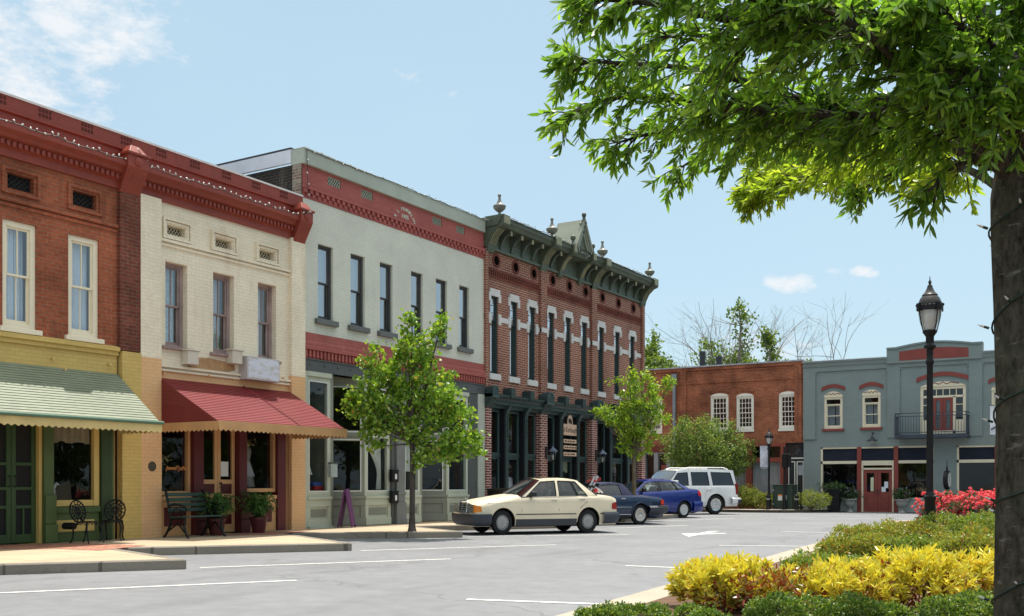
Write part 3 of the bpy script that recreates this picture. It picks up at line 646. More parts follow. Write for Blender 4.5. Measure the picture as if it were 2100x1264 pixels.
for a,b in ((c[2]+.01,xm-.004),(xm+.004,c[3]-.01)):
    m=MB(); frame(m,a,b,.17,zt,.04,.1,.085,fb=.18); zk=[.62,.98,1.30]
    for z in zk: m.box(a+.08,b-.08,.042,.098,z-.05,z+.05)
    d=m.build('door',PEACH,B,bevel=.008)
    g=MB(); g.quad((a+.06,.07,1.3),(b-.06,.07,1.3),(b-.06,.07,zt-.06),(a+.06,.07,zt-.06)); g.build('pane',GLASSD,d)
    g=MB(); g.box(a+.06,b-.06,.06,.09,.3,1.28); g.build('door_panel',MAROON,d)
    if a>xm: 
        h=MB(); h.tube([(a+.05,.04,1.18),(a+.05,-.01,1.2),(a+.05,-.01,1.02),(a+.05,.04,1.0)],.012,6); h.ball((a+.05,.0,1.26),.03,8); h.build('handle',paint('black_iron',(.02,.018,.016),.5),d)
        n=MB(); n.box(a+.1,a+.32,.055,.06,1.42,1.75); n.build('notice',paint('paper_white',(.75,.74,.7),.8,.03),d)
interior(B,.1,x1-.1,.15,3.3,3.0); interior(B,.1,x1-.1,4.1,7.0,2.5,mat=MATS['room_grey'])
# lettering on the left pane
for s,xx,zz in (('Jewelry',c[0]+.44,1.55),('Fashions',c[0]+.74,1.55)):
    vs,fs=text_geo(s,.125,.002,.2,.003); t=MB(); t.add(vs,fs,Matrix.Translation((xx,.07,zz))@UPR); t.build('lettering',paint('orange_lettering',(.62,.24,.08),.5),LW)
# bronze plaque on the left pier
m=MB(); m.lathe([(.0001,0),(.1,0),(.1,.012),(.085,.018),(.08,.012),(.0001,.016)],24,Matrix.Translation((bxx(305),-.1,rowp(305,957)[1]))@UPR); m.build('plaque',paint('bronze',(.10,.085,.06),.45,.2,20,metal=.6),B,smooth=40)
for px,py in ((383,734),(474,733)):    # old bracket stubs of a removed sign
    m=MB(); xx=bxx(px); zz=rowp(px,py)[1]; m.box(xx-.16,xx+.14,-.22,.0,zz-.16,zz+.13); m.box(xx-.2,xx+.18,-.24,-.0,zz+.13,zz+.16); m.build('flower_box',paint('box_white',(.62,.56,.45),.7,.12,4),B,bevel=.01)
for px,py in ((333,765),(425,770),(502,772),(578,776)):
    m=MB(); xx=bxx(px); zz=rowp(px,py)[1]; m.tube([(xx,0,zz),(xx,-.07,zz),(xx,-.07,zz-.04)],.02,6); m.build('hook',PEACH,B)
for px,py in ((105,735),(222,747),(130,757)):
    m=MB(); xx=ax(px); zz=rowp(px,py)[1]; m.tube([(xx,0,zz),(xx,-.07,zz),(xx,-.07,zz-.04)],.02,6); m.build('hook',YELW,A)

m=MB(); pts=[(388,738),(400,733),(430,735),(462,742),(480,745),(482,760),(455,766),(420,763),(398,757),(384,752)]
m.add([(bxx(px),-.004,rowp(px,py)[1]) for px,py in pts],[tuple(range(len(pts)))[::-1]]); m.build('bare_patch',paint('rust_stained_plaster',(.44,.26,.125),.85,.35,5,.3,30,streak=.6,streakcol=(.25,.12,.05)),B)
# ================================================================= house C: pale grey-green with red bands
UC=UB+x1
C=rowroot('painted_brick_building','pale grey-green painted brick building with red dentil bands dated 1905',UC)
cx=lambda px,w=0.0: rowp(px,w=w)[0]-UC
GBRICK=brick('grey_green_painted_brick',(.66,.655,.555),(.64,.635,.54),(.585,.58,.49),ms=.006,var=.10,bmp=.45,rough=.7,stain=.30,staincol=(.33,.33,.27))
RPB=brick('red_painted_brick',(.42,.115,.098),(.39,.105,.09),(.33,.085,.075),ms=.007,var=.16,bmp=.5,rough=.65,stain=.22,staincol=(.42,.22,.18))
TARBR=brick('tarred_brick',(.05,.032,.028),(.025,.022,.022),(.075,.065,.055),ms=.01,var=.5,stain=.6,staincol=(.26,.2,.16))
CAPM=paint('cap_metal',(.40,.43,.36),.55,.12,.8,.05,20,streak=.35,streakcol=(.30,.33,.27)); GREYP=paint('dark_grey_paint',(.085,.09,.088),.45,.12,2); SAGE=paint('sage_paint',(.46,.48,.38),.5,.08,2); SAGED=paint('dark_sage_and_shade',(.22,.225,.185),.5,.1,2)
WFR=paint('window_grey',(.06,.06,.058),.5,.15,2)
xC=cx(992); 
cw=[(652,683),(719,748),(779,805),(843,867),(894,917),(942,962)]
cw=[(cx(a),cx(b)) for a,b in cw]; z0=5.36; z1=7.24
vp_=[(672,699),(741,765),(887,906),(936,953)]; vp_=[(cx(a),cx(b)) for a,b in vp_]
m=MB(); wallgrid(m,0,xC,4.98,8.30,[(a,b,z0,z1) for a,b in cw],.3); m.build('wall',GBRICK,C)
m=MB(); wallgrid(m,0,xC,8.30,9.12,[(a,b,8.80,9.02) for a,b in vp_],.15)
def dent(m,x0,x1,za,zb_,p,y): 
    x=x0+.03
    while x<x1-.05: m.box(x,x+p*.5,-y,.0,za,zb_); x+=p
m.box(0,xC,-.06,.0,8.5,8.57); dent(m,0,xC,8.40,8.5,.2,.05); dent(m,.1,xC,8.31,8.40,.2,.03); m.box(0,xC,-.015,.0,8.27,8.31); m.build('parapet',RPB,C)
m=MB(); m.box(-.03,xC-.02,-.08,.35,9.10,9.46); m.box(-.03,xC-.02,-.095,.35,9.44,9.475); m.box(-.03,xC-.02,-.09,.3,9.085,9.11); m.build('cap',CAPM,C,bevel=.008)
for a,b in vp_: grille(C,a,b,8.80,9.02,.03,paint('lattice_sage',(.42,.44,.34),.6),cell=.075,bar=.02)
# raised lettering
t=MB(); s='R L FRANKLIN'; n=len(s); xc=cx(830); zc_=8.62; Rr=.42
for i,ch in enumerate(s):
    if ch==' ': continue
    a=math.radians(66-132*i/(n-1)); vs,fs=text_geo(ch,.145,.006,0,.002); t.add(vs,fs,Matrix.Translation((xc-Rr*math.sin(a),-.008,zc_-.12+Rr*.95*math.cos(a)-.05))@Matrix.Rotation(-a,4,'Y')@UPR)
each(t,'name_lettering',paint('letter_sage',(.60,.58,.48),.6),C); t=MB(); vs,fs=text_geo('1905',.17,.006,0,.002); t.add(vs,fs,Matrix.Translation((xc,-.008,8.63))@UPR); t.build('date_lettering',MATS['letter_sage'],C)
for i,(a,b) in enumerate(cw): sash(C,a,b,z0,z1,WFR,rec=.07,fw=.055,split=.5,cur='lace' if i<2 else None,sill=(.12,.13,.1,paint('sill_grey',(.13,.135,.13),.6,.15,4)),transom=0,gl=glass('dark_pane',(.5,.55,.55),5.0))
# lower band and beam
m=MB(); m.extx([(0,4.98),(-.02,4.98),(-.02,4.78),(-.07,4.74),(-.07,4.66),(-.11,4.64),(-.11,4.56),(0,4.56)][::-1],0,xC); m.box(0,xC,-.03,.0,4.34,4.56); dent(m,0,xC,4.37,4.55,.135,.085); m.build('dentil_band',RPB,C)
m=MB(); m.box(0,xC,-.05,.3,4.03,4.335); m.box(0,xC,-.08,.0,4.31,4.335); 
for px in (632,663,690,716,745,930,955,980): m.ball((cx(px),-.05,4.2),.035,8)
m.build('iron_beam',GREYP,C)
zt=4.03
# shopfront: flush show windows with two recessed bays
def bay(x0,x1,y,mat,za,split,top=zt,fw=.12,base=.62,glb=GLASSD,nm='display_window',panelmat=None,fb=.1):
    m=MB(); 
    frame(m,x0,x1,za,split-.02,y,y+.1,fw,fb=fb); frame(m,x0,x1,split+.02,top-.12,y,y+.1,fw); m.box(x0-.0,x1,y-.05,y+.15,top-.12,top)
    m.box(x0,x1,y-.03,y+.1,split-.02,split+.02)
    m.box(x0,x1,y-.0,y+.1,.16,za); m.box(x0-.0,x1,y-.06,y+.0,za-.12,za-.05); m.box(x0,x1,y-.05,y,.16,.36)
    m.box(x0,x1,y-.03,y,.68,za-.12); m.box(x0,x0+.12,y-.03,y,.36,.68); m.box(x1-.12,x1,y-.03,y,.36,.68)
    f=m.build(nm,mat,C,bevel=.008)
    g=MB(); g.quad((x0+fw,y+.05,za+fb),(x1-fw,y+.05,za+fb),(x1-fw,y+.05,split-fw),(x0+fw,y+.05,split-fw)); g.quad((x0+fw,y+.05,split+fw),(x1-fw,y+.05,split+fw),(x1-fw,y+.05,top-.25),(x0+fw,y+.05,top-.25)); g.build('pane',glb,f)
    t=MB(); frame(t,x0+fw-.03,x1-fw+.03,za+fb-.03,split-fw+.03,y-.004,y+.02,.03); frame(t,x0+fw-.03,x1-fw+.03,split+fw-.03,top-.22,y-.004,y+.02,.03); t.build('bead',paint('bead_white',(.62,.64,.6),.5,.06,3),f)
    p=MB(); p.box(x0+.16,x1-.16,y-.008,y+.02,.42,.62); p.build('riser_panel',panelmat or SAGED,f)
    return f
def splay(xa,xb,dp,split):
    dx_=xb-xa; ln=math.hypot(dx_,dp); f=bay(0,ln,.0,SAGED,.98,split); f.location=(xa,dp,0); f.rotation_euler=(0,0,math.atan2(-dp,dx_))  # darker sage paints in the shade lying on the splayed bay
k=[cx(p) for p in (620,628,678,700,748,800,804,826,862,866,915,960,978,992)]
m=MB(); m.box(0,k[1],-.04,.3,.1,zt); m.build('pilaster',SAGE,C); 
m=MB(); m.box(k[1],k[2]+.06,-.14,.1,.1,.2); m.build('plinth',paint('worn_sage',(.43,.46,.39),.8,.25,4,streak=.4),C)
bay(k[1],k[2],.0,SAGE,.98,2.62)
m=MB(); m.box(k[2],k[2]+.1,.0,1.0,.15,zt); m.build('return_wall',SAGED,C)
splay(k[2]+.12,k[4],.95,2.52)
W1=bay(k[4],k[5],.0,SAGE,.98,2.62)
def ironcol(x0,x1,xl):
    m=MB(); m.box(x0,xl,-.06,.3,.15,zt); c=m.build('column',GREYP,C,bevel=.01)
    m=MB(); m.box(xl,x1,-.14,.0,.15,.75); m.box(xl+.03,x1-.03,-.11,.0,.75,zt-.1); m.box(xl,x1,-.13,.0,.95,1.02); m.box(xl,x1,-.13,.0,2.55,2.65); m.box(xl,x1,-.14,.0,zt-.25,zt-.1); m.box(xl-.02,x1+.02,-.16,0,.15,.3); m.build('column_face',paint('mid_grey_paint',(.17,.175,.17),.5,.1,3),c,bevel=.012)
ironcol(k[5],k[7],k[6]+.05)
W2=bay(k[7],k[8],.0,SAGE,.98,2.62)
m=MB(); m.box(k[8],k[8]+.09,.0,.75,.15,zt); m.build('return_wall',SAGED,C)
splay(k[8]+.12,k[10],.95,2.62)
W3=bay(k[10]+.02,k[11],.0,SAGE,.98,2.62)
m=MB(); m.box(k[11],k[12],-.02,.3,.1,zt); m.build('pilaster',GREYP,C)
m=MB(); m.box(k[12],k[13],-.05,.3,.1,zt); m.build('pilaster',brick('pilaster_sage_brick',(.50,.52,.44),(.47,.49,.42),(.40,.42,.36),ms=.008,var=.12,bmp=.6),C)
# swagged curtains behind two panes
def swag(w,a,b,za,zb_,side):
    q=MB(); 
    def g(f,x):
        u=(x-a)/(b-a); s=1-.8*math.sin(min(1,f/.72)*math.pi/2)**2 if f<.72 else .2+.3*(f-.72)
        return a+(b-a)*u*s if side<0 else b-(b-a)*(1-u)*s
    drape(q,a,b,za,zb_,.22,.025,.1,gather=g); q.build('curtain',DRAPE,w,smooth=60)
swag(W1,k[4]+.14,(k[4]+k[5])/2-.1,1.1,2.5,-1); swag(W1,(k[4]+k[5])/2-.2,k[5]-.14,1.1,2.5,1)
q=MB(); drape(q,k[7]+.2,k[8]-.16,1.6,2.5,.22,.03,.1); q.build('curtain',DRAPE,W2,smooth=60)
q=MB(); q.tube([(k[10]+.2,.3,1.9),(k[10]+.35,.3,2.1),(k[10]+.4,.3,1.92),(k[10]+.5,.3,2.05),(k[10]+.55,.3,1.85),(k[10]+.65,.3,2.05),(k[10]+.8,.3,1.95)],.014,6); q.build('neon_tube',emis('neon_blue',(.15,.6,.8),1.2),W3)
interior(C,.1,xC-.1,.15,4.1,3.6,y=1.05); interior(C,.1,xC-.1,4.5,8.2,2.5)
m=MB(); 
for a,b in ((k[2]+.1,k[4]),(k[8]+.09,k[10])): m.quad((a,.01,zt),(b,0,zt),(b,1.0,zt),(a,1.0,zt))
each(m,'porch_ceiling',SAGED,C)
m=MB(); m.quad((0,14,0),(0,.02,0),(0,.02,9.1),(0,14,9.1)); m.build('side_wall',TARBR,C)
m=MB(); m.quad((xC,.02,0),(xC,14,0),(xC,14,9.1),(xC,.02,9.1)); m.quad((xC,14,0),(0,14,0),(0,14,9.1),(xC,14,9.1)); m.build('back_wall',RBRICK,C)
m=MB(); m.box(-.05,.02,.34,14,9.14,9.47); m.build('side_flashing',paint('flashing_white',(.66,.66,.72),.5,.12,1.2,.1,6),C)
m=MB(); m.box(-.03,.1,.35,14,9.47,9.53); m.build('roof_edge',paint('roof_edge_dark',(.05,.05,.06),.7),C)
m=MB(); m.box(-.012,.0,.02,.32,8.25,9.1); m.build('corner_patch',brick('patchy_corner_brick',(.36,.30,.24),(.25,.12,.08),(.40,.36,.30),ms=.012,var=.5,stain=.4),C)
roofslab(C,0,xC,9.1)
# ================================================================= house D: red brick, white mortar, green iron cornice
UD=UC+xC
Dh=rowroot('corner_brick_building','dark red brick corner building with green bracketed cornice and white window stones',UD)
dx=lambda px,w=0.0: rowp(px,w=w)[0]-UD
WB=brick('white_mortar_brick',(.30,.086,.046),(.235,.064,.038),(.44,.33,.26),bw=.27,bh=.076,ms=.0125,var=.28,bmp=.5,stain=.3,staincol=(.12,.04,.03))
PB=brick('pier_brick',(.22,.042,.034),(.17,.034,.028),(.58,.48,.42),bw=.25,bh=.08,ms=.013,var=.25,bmp=.5)
DTB=brick('dentil_brick',(.23,.058,.038),(.17,.045,.032),(.20,.075,.055),bw=.24,bh=.08,ms=.012,var=.3)
STONE=paint('white_stone',(.62,.60,.57),.75,.1,3,.3,40,streak=.15); IRON=paint('sage_iron',(.085,.103,.070),.5,.18,1.2,.1,25,streak=.35,streakcol=(.145,.155,.11)); IRONL=paint('olive_iron',(.27,.26,.155),.5,.2,3,.1,25); TEAL=paint('dark_teal_paint',(.030,.052,.052),.4,.12,2); BLK=paint('near_black_paint',(.010,.011,.013),.4,.2,2); TEALL=paint('teal_trim_paint',(.075,.115,.108),.45,.15,2)
xD=dx(1318)
wl=[(1005.5,1021.5),(1045.7,1060.3),(1083.6,1097),(1122.8,1134.4),(1158,1170),(1191.6,1202),(1226.8,1236.4),(1260,1269.6),(1291,1299.5)]
wd=[(dx(a),dx(a)+.46) for a,b in wl]
z0,z1=4.74,7.2; zb_,zB=6.42,6.58
piers=[0,(dx(1102)+dx(1120))/2,(dx(1207)+dx(1222))/2,xD]
m=MB(); wallgrid(m,0,xD,4.05,8.68,[(a,b,z0,z1) for a,b in wd],.3)
for p in piers[1:3]: m.box(p-.2,p+.2,-.1,0,4.1,8.68)
m.box(-.0,.16,-.08,0,4.1,8.68); m.box(xD-.22,xD,-.1,0,4.1,8.68); m.build('wall',WB,Dh)
m=MB()
for i in range(3):
    a,b=piers[i]+.22,piers[i+1]-.22; m.box(a,b,-.07,0,7.99,8.05); dent(m,a,b,7.86,7.99,.13,.06); m.box(a,b,-.03,0,7.76,7.86)
m.build('dentil_band',DTB,Dh)
ww=[]
DGL=glass('blue_grey_pane',(.4,.46,.46),5.0)
for i,(a,b) in enumerate(wd):
    w=sash(Dh,a,b,z0,z1,TEAL,rec=.04,fw=.035,split=.30,urows=3,cols=1,gl=DGL); ww.append(w)
    s=MB(); s.box(a-.06,b+.06,-.05,.1,z1,z1+.23); s.box(a-.13,a-.001,-.045,.1,z1-.17,z1+.10); s.box(b+.001,b+.13,-.045,.1,z1-.17,z1+.10); s.build('lintel',STONE,w,bevel=.008)
    s=MB(); s.box(a-.1,b+.1,-.06,.1,z0-.19,z0); s.build('sill',STONE,w,bevel=.008)
m=MB(); 
xs=[0.0]+[v for a,b in wd for v in (a-.13,b+.13)]+[xD]
for i in range(0,len(xs),2):
    if xs[i+1]-xs[i]>.02:
        pcs=[(xs[i],xs[i+1],.03)]
        for q in piers[1:3]:
            if xs[i]<q<xs[i+1]: pcs=[(xs[i],q-.2,.03),(q-.2,q+.2,.13),(q+.2,xs[i+1],.03)]
        for a,b,y in pcs: m.box(a,b,-y,.02,zb_,zB)
for a,b in wd:
    m.box(a-.13,a-.001,-.045,.1,zb_-.1,zB+.08); m.box(b+.001,b+.13,-.045,.1,zb_-.1,zB+.08)
each(m,'stone_band',STONE,Dh)
for i,(a,b) in enumerate(wd):     # round vents in brick rings
    c=(a+b)/2+.12; r=MB(); n=20
    for q in range(n):
        t0,t1=2*math.pi*q/n,2*math.pi*(q+.86)/n; R0,R1=.15,.235
        r.add([(c+R0*math.cos(t0),-.02,8.36+R0*math.sin(t0)),(c+R1*math.cos(t0),-.02,8.36+R1*math.sin(t0)),(c+R1*math.cos(t1),-.02,8.36+R1*math.sin(t1)),(c+R0*math.cos(t1),-.02,8.36+R0*math.sin(t1)),(c+R0*math.cos(t0),.02,8.36+R0*math.sin(t0)),(c+R1*math.cos(t0),.02,8.36+R1*math.sin(t0)),(c+R1*math.cos(t1),.02,8.36+R1*math.sin(t1)),(c+R0*math.cos(t1),.02,8.36+R0*math.sin(t1))],[(0,1,2,3),(1,5,6,2),(0,3,7,4),(3,2,6,7),(0,4,5,1)])
    o=r.build('round_vent',DTB,Dh); h=MB(); h.lathe([(.0001,0),(.15,0),(.15,.005),(.0001,.006)],20,Matrix.Translation((c,-.004,8.36))@UPR); h.build('opening',paint('vent_hole',(.006,.005,.005),1.0,spec=.0),o)
# main cornice
zc0,zc1=8.68,9.55; pw=.62
m=MB(); m.extx([(.1,zc0-.05),(-.1,zc0-.05),(-.1,zc0+.03),(-.03,zc0+.06),(-.03,zc1-.28),(-pw+.1,zc1-.26),(-pw+.06,zc1-.16),(-pw,zc1-.12),(-pw,zc1-.02),(-pw-.05,zc1),(.3,zc1+.02),(.3,zc0-.05)],0,xD+.02)
m.box(0,xD,-.045,.0,zc0+.2,zc0+.24)
cor=m.build('cornice',IRON,Dh)
def modil(root,x0,x1,za,zb2,pr,mat,face=None,foot=.08):
    m=MB(); m.extx([(-.03,za),(-.08,za),(-.10,za+.12),(-.2,za+.3),(-pr+.05,zb2-.13),(-pr,zb2-.08),(-pr,zb2),(-.03,zb2)],x0,x1); return m.build('bracket',mat,root,bevel=.006)
big=[dx(1016),dx(1116),dx(1140,.4),dx(1178,.4),dx(1210),dx(1310)]
big=[.24,piers[1]-.05,0,0,piers[2]+.0,xD-.2]
ce=(piers[1]+piers[2])/2; big[2]=ce-.75; big[3]=ce+.75
for i,x in enumerate(big):
    w=.2 if i in (0,1,4,5) else .13
    m=MB(); m.extx([(0,zc0-.16),(-.1,zc0-.16),(-.14,zc0-.05),(-.17,zc0+.1),(-.3,zc0+.36),(-.5,zc0+.53),(-pw-.03,zc0+.58),(-pw-.08,zc0+.62),(-pw-.08,zc1+(.06 if w>.15 else .03)),(0,zc1+(.06 if w>.15 else .03))],x-w,x+w)
    b=m.build('console',IRON,cor,bevel=.008)
    f=MB(); f.box(x-w+.03,x+w-.03,-pw-.1,-pw-.08,zc0+.66,zc1+.02); f.build('console_face',IRONL,b); f=MB()
    for q in range(4): 
        xx=x-w+.05+q*(2*w-.1)/3
        f.tube([(xx,-.17,zc0+.08),(xx,-.31,zc0+.345),(xx,-.5,zc0+.515)],.018,5)
    each(f,'console_rib',IRONL,b)
for i in range(3):
    spans=[(big[0],big[1])] if i==0 else [(big[1],big[2]),(big[3],big[4])] if i==1 else [(big[4],big[5])]
    for a,b in spans:
        n=4 if i==0 else (1 if i==1 else 5)
        for q in range(n):
            x=a+(b-a)*(q+1)/(n+1); m=MB(); m.extx([(-.03,zc0+.06),(-.07,zc0+.06),(-.1,zc0+.2),(-.24,zc0+.42),(-.42,zc0+.5),(-.44,zc0+.6),(-.03,zc0+.6)],x-.055,x+.055); bb=m.build('bracket',paint('bracket_green',(.075,.095,.075),.5,.15,2),cor,bevel=.006)
            f=MB(); f.box(x-.05,x+.05,-.47,-.44,zc0+.44,zc0+.585); f.build('bracket_cap',IRONL,bb)
# pediment
m=MB(); px0,px1,pz=ce-.50,ce+.50,zc1+.02; ph=.95
m.add([(px0,-pw+.05,pz),(px1,-pw+.05,pz),(ce,-pw+.05,pz+ph),(px0,.35,pz),(px1,.35,pz),(ce,.35,pz+ph)],[(0,1,2),(5,4,3),(0,2,5,3),(2,1,4,5)])
pd=m.build('pediment',IRON,cor)
m=MB()
for s in (-1,1):
    e=ce+s*.58; L_=Vector((e-ce,0,-ph-.02)); nrm=Vector((ph*s,0,.58)).normalized()
    P0=Vector((ce,0,pz+ph+.09)); P1=Vector((e,0,pz+.05))
    for (yy0,yy1,t0,t1) in ((-pw-.08,.4,.0,.10),(-pw-.03,-pw+.06,-.1,.0),(-pw+.0,-pw+.06,-.2,-.1)):
        a0,a1=P0+nrm*t0*0-nrm*(.1-t1)*0,P1
        q=[(P0+nrm*(t0-.05)),(P1+nrm*(t0-.05)),(P1+nrm*(t1-.05)),(P0+nrm*(t1-.05))]
        vs=[(p.x,yy0,p.z) for p in q]+[(p.x,yy1,p.z) for p in q]; m.add(vs,[(0,1,2,3),(7,6,5,4),(0,4,5,1),(1,5,6,2),(2,6,7,3),(3,7,4,0)])
m.build('raking_cornice',paint('pediment_grey',(.22,.235,.18),.5,.15,2,.1,20),pd)
m=MB(); m.ball((ce,-pw-.02,pz+ph+.29),.085,10); m.lathe([(.12,0),(.08,.08),(.05,.18),(.07,.22)],10,Matrix.Translation((ce,-pw-.02,pz+ph))); m.build('finial',IRON,pd,smooth=50)
for s in (-1,1):
    m=MB(); m.ball((ce+s*.75,-pw+.02,zc1+.3),.1,10); m.lathe([(.1,0),(.06,.08),(.05,.2)],10,Matrix.Translation((ce+s*.75,-pw+.02,zc1+.02))); m.build('finial',IRON,cor,smooth=50)
URN=[(.17,0),(.17,.03),(.1,.06),(.06,.14),(.06,.18),(.14,.23),(.24,.33),(.27,.42),(.27,.45),(.2,.49),(.12,.56),(.07,.68),(.045,.8),(.06,.82),(.075,.88),(.06,.93),(.0001,.96)]
URNM=paint('urn_zinc',(.20,.20,.175),.45,.25,4,.2,30,metal=.3)
def urn(x,y,s=.76):
    m=MB(); m.lathe([(r*s,z*s) for r,z in URN],16,Matrix.Translation((x,y,zc1+.05))); m.build('urn_finial',URNM,cor,smooth=50)
for i in (0,1,4,5): urn(big[i]+(.05 if i<5 else 0),-pw+.22)
urn(xD-.35,.9,.72)
m=MB(); m.box(xD-.75,xD,.3,1.4,zc0,zc1+.03); m.build('return_cornice',IRON,cor)
# ground floor
zt=3.66
m=MB(); m.extx([(.2,zt),(-.06,zt),(-.06,zt+.06),(-.12,zt+.1),(-.13,zt+.2),(-.2,zt+.3),(-.28,zt+.36),(-.28,zt+.42),(.2,zt+.44)],0,xD); m.build('shop_cornice',TEAL,Dh); sc=Dh.children[-1]
m=MB(); dent(m,.3,xD-.1,zt+.12,zt+.2,.075,.165); m.build('fluting',TEALL,sc)
for i,p in enumerate(piers):
    a,b=(0,.30) if i==0 else (xD-.32,xD) if i==3 else (p-.22,p+.22); c=(a+b)/2; w=(b-a)/2+.03
    m=MB(); m.box(a,b,-.1,.3,.1,zt); m.build('pier',PB,Dh)
    m=MB(); pr=[(c-w,zt+.3)]+[(c-w*math.cos(math.pi*q/10),zt+.5+w*.9*math.sin(math.pi*q/10)) for q in range(11)]+[(c+w,zt+.3)]; m.exty(pr,-.36,.0)
    m.extx([(0,zt-.02),(-.12,zt-.02),(-.16,zt+.1),(-.3,zt+.28),(-.34,zt+.36),(-.34,zt+.42),(0,zt+.42)],c-w,c+w); h=m.build('shop_bracket',TEAL,sc,bevel=.008)
    m=MB(); n=10
    for q in range(n):
        t0,t1=math.pi*q/n,math.pi*(q+1)/n; m.add([(c-w*math.cos(t),-.375,zt+.5+w*.9*math.sin(t)) for t in (t0,t1)]+[(c-w*.8*math.cos(t),-.375,zt+.5+w*.72*math.sin(t)) for t in (t1,t0)],[(0,1,2,3)])
    for q in range(4): xx=c-w*.7+q*w*1.4/3; m.tube([(xx,-.15,zt+.02),(xx,-.3,zt+.26)],.014,5)
    m.box(c-w,c+w,-.375,-.36,zt+.3,zt+.34); m.build('bracket_trim',TEALL,h)
cols=[[dx(1030),dx(1075)],[dx(1144),dx(1181)],[dx(1234),dx(1272)]]
cl=[]
for i in range(3):
    a0=piers[i]+(.30 if i==0 else .22); b0=piers[i+1]-(.32 if i==2 else .22)
    third=(b0-a0)/3
    pc=[a0+third*.92,a0+third*2.08]
    for x in pc:
        m=MB(); m.box(x-.13,x+.13,-.06,.24,.15,zt); m.box(x-.15,x+.15,-.1,.0,.15,.5); c_=m.build('column',BLK,Dh,bevel=.01)
        m=MB(); m.box(x-.09,x+.09,-.09,-.06,.5,zt-.1); 
        for q in range(9): m.ball((x+.03*(q%2),-.10,zt-.15-q*.09),.035,6)
        m.extx([(-.06,zt-.3),(-.12,zt-.1),(-.2,zt+.02),(-.24,zt+.1),(-.06,zt+.1)],x-.09,x+.09); m.box(x-.13,x+.13,-.33,.0,zt+.34,zt+.66); m.build('column_face',TEAL,c_,bevel=.01)
    xs=[a0,pc[0]-.13,pc[0]+.13,pc[1]-.13,pc[1]+.13,b0]
    for q in range(3):
        p,r=xs[2*q],xs[2*q+1]; y=.12
        m=MB(); frame(m,p,r,.55,2.15,y,y+.1,.09,fb=.12); frame(m,p,r,2.15,zt,y,y+.1,.09,fb=.1); m.box(p,r,y,y+.1,.15,.55); m.box(p,r,y-.03,y,2.1,2.22); f=m.build('display_window',TEAL,Dh,bevel=.006)
        t=MB(); frame(t,p+.07,r-.07,.64,2.08,y-.005,y+.02,.03); frame(t,p+.07,r-.07,2.22,zt-.07,y-.005,y+.02,.03); t.build('bead',TEALL,f)
        g=MB(); g.quad((p+.08,y+.05,.6),(r-.08,y+.05,.6),(r-.08,y+.05,2.1),(p+.08,y+.05,2.1)); g.quad((p+.08,y+.05,2.2),(r-.08,y+.05,2.2),(r-.08,y+.05,zt-.05),(p+.08,y+.05,zt-.05)); g.build('pane',GLASSD,f)
        cl.append((p,r,y))
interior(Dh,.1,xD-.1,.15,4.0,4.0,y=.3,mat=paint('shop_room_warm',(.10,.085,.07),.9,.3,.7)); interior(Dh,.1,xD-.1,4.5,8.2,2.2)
shell(Dh,.01,xD,8.7,WB,16); roofslab(Dh,0,xD,8.9,16)
# things standing inside the show windows
p,r,y=cl[1]
WHC=paint('white_cloth',(.62,.62,.68),.9,.08,5)
t=thing('display_table','small round table under a white cloth inside the second corner-shop pane','table',(-D-.75,UD+(p+r)/2+.30,.72))
m=MB(); n=20; 
vs=[];fs=[]
for j,(rr,zz) in enumerate(((.0001,.76),(.36,.76),(.40,.7),(.43,.35),(.45,.1))):
    for q in range(n): a=2*math.pi*q/n; k2=1+.06*math.sin(q*2.0*math.pi/4)*(j>1); vs.append((rr*k2*math.cos(a),rr*k2*math.sin(a),zz))
for j in range(4):
    for q in range(n): fs.append((j*n+q,j*n+(q+1)%n,(j+1)*n+(q+1)%n,(j+1)*n+q))
m.add(vs,fs); m.build('tablecloth',WHC,t,smooth=50); m=MB(); m.lathe([(.05,0),(.04,.05),(.03,.7)],8); m.build('pedestal',BLK,t)
fl=thing('flower_vase','glass vase of pale flowers on the white-clothed shop table','vase',(-D-.75,UD+(p+r)/2+.30,1.48))
m=MB(); m.lathe([(.05,0),(.07,.08),(.04,.2),(.06,.24)],10); m.build('vase',paint('vase_pale',(.5,.5,.5),.2),fl,smooth=50)
P=RNG.normal(size=(160,3))*np.array([.13,.13,.16])+np.array([0,0,.46]); leaves('bouquet',leafmat('pale_bloom',[(0,(.12,.16,.06)),(.5,(.4,.42,.3)),(1,(.55,.52,.42))],.2),P,rdir(160)+np.array([0,0,.5]),.09,.04,fl)
# hanging shop sign in the middle bay
p,r,y=cl[4]
SGN=paint('sign_buff',(.62,.42,.30),.6,.06,3)
sg=thing('hanging_shop_sign','buff painted name board with three strips below, in the middle window bay','sign',(-D+.06,UD+(p+r)/2,2.30),math.pi/2)
hw=(r-p)/2*.92
m=MB(); m.box(-hw,hw,-.03,.0,.68,1.08); pr=[(-.2,1.08)]+[(-.2*math.cos(math.pi*q/10),1.12+.3*math.sin(math.pi*q/10)) for q in range(11)]+[(.2,1.08)]; m.exty(pr,-.03,.0); m.build('name_board',SGN,sg,bevel=.01)
for z in (.40,.18,-.06):
    m=MB(); m.box(-hw,hw,-.03,0,z,z+.14); b=m.build('strip_board',SGN,sg,bevel=.01); t=MB(); x=-hw+.05
    while x<hw-.1:
        w=random.uniform(.09,.16); 
        q=x
        while q<min(x+w,hw-.03): t.box(q,q+.016,-.034,-.03,z+.045,z+random.choice((.085,.085,.1))); q+=.024
        x+=w+.07
    t.build('worn_writing',paint('sign_black',(.03,.02,.02),.6),b)
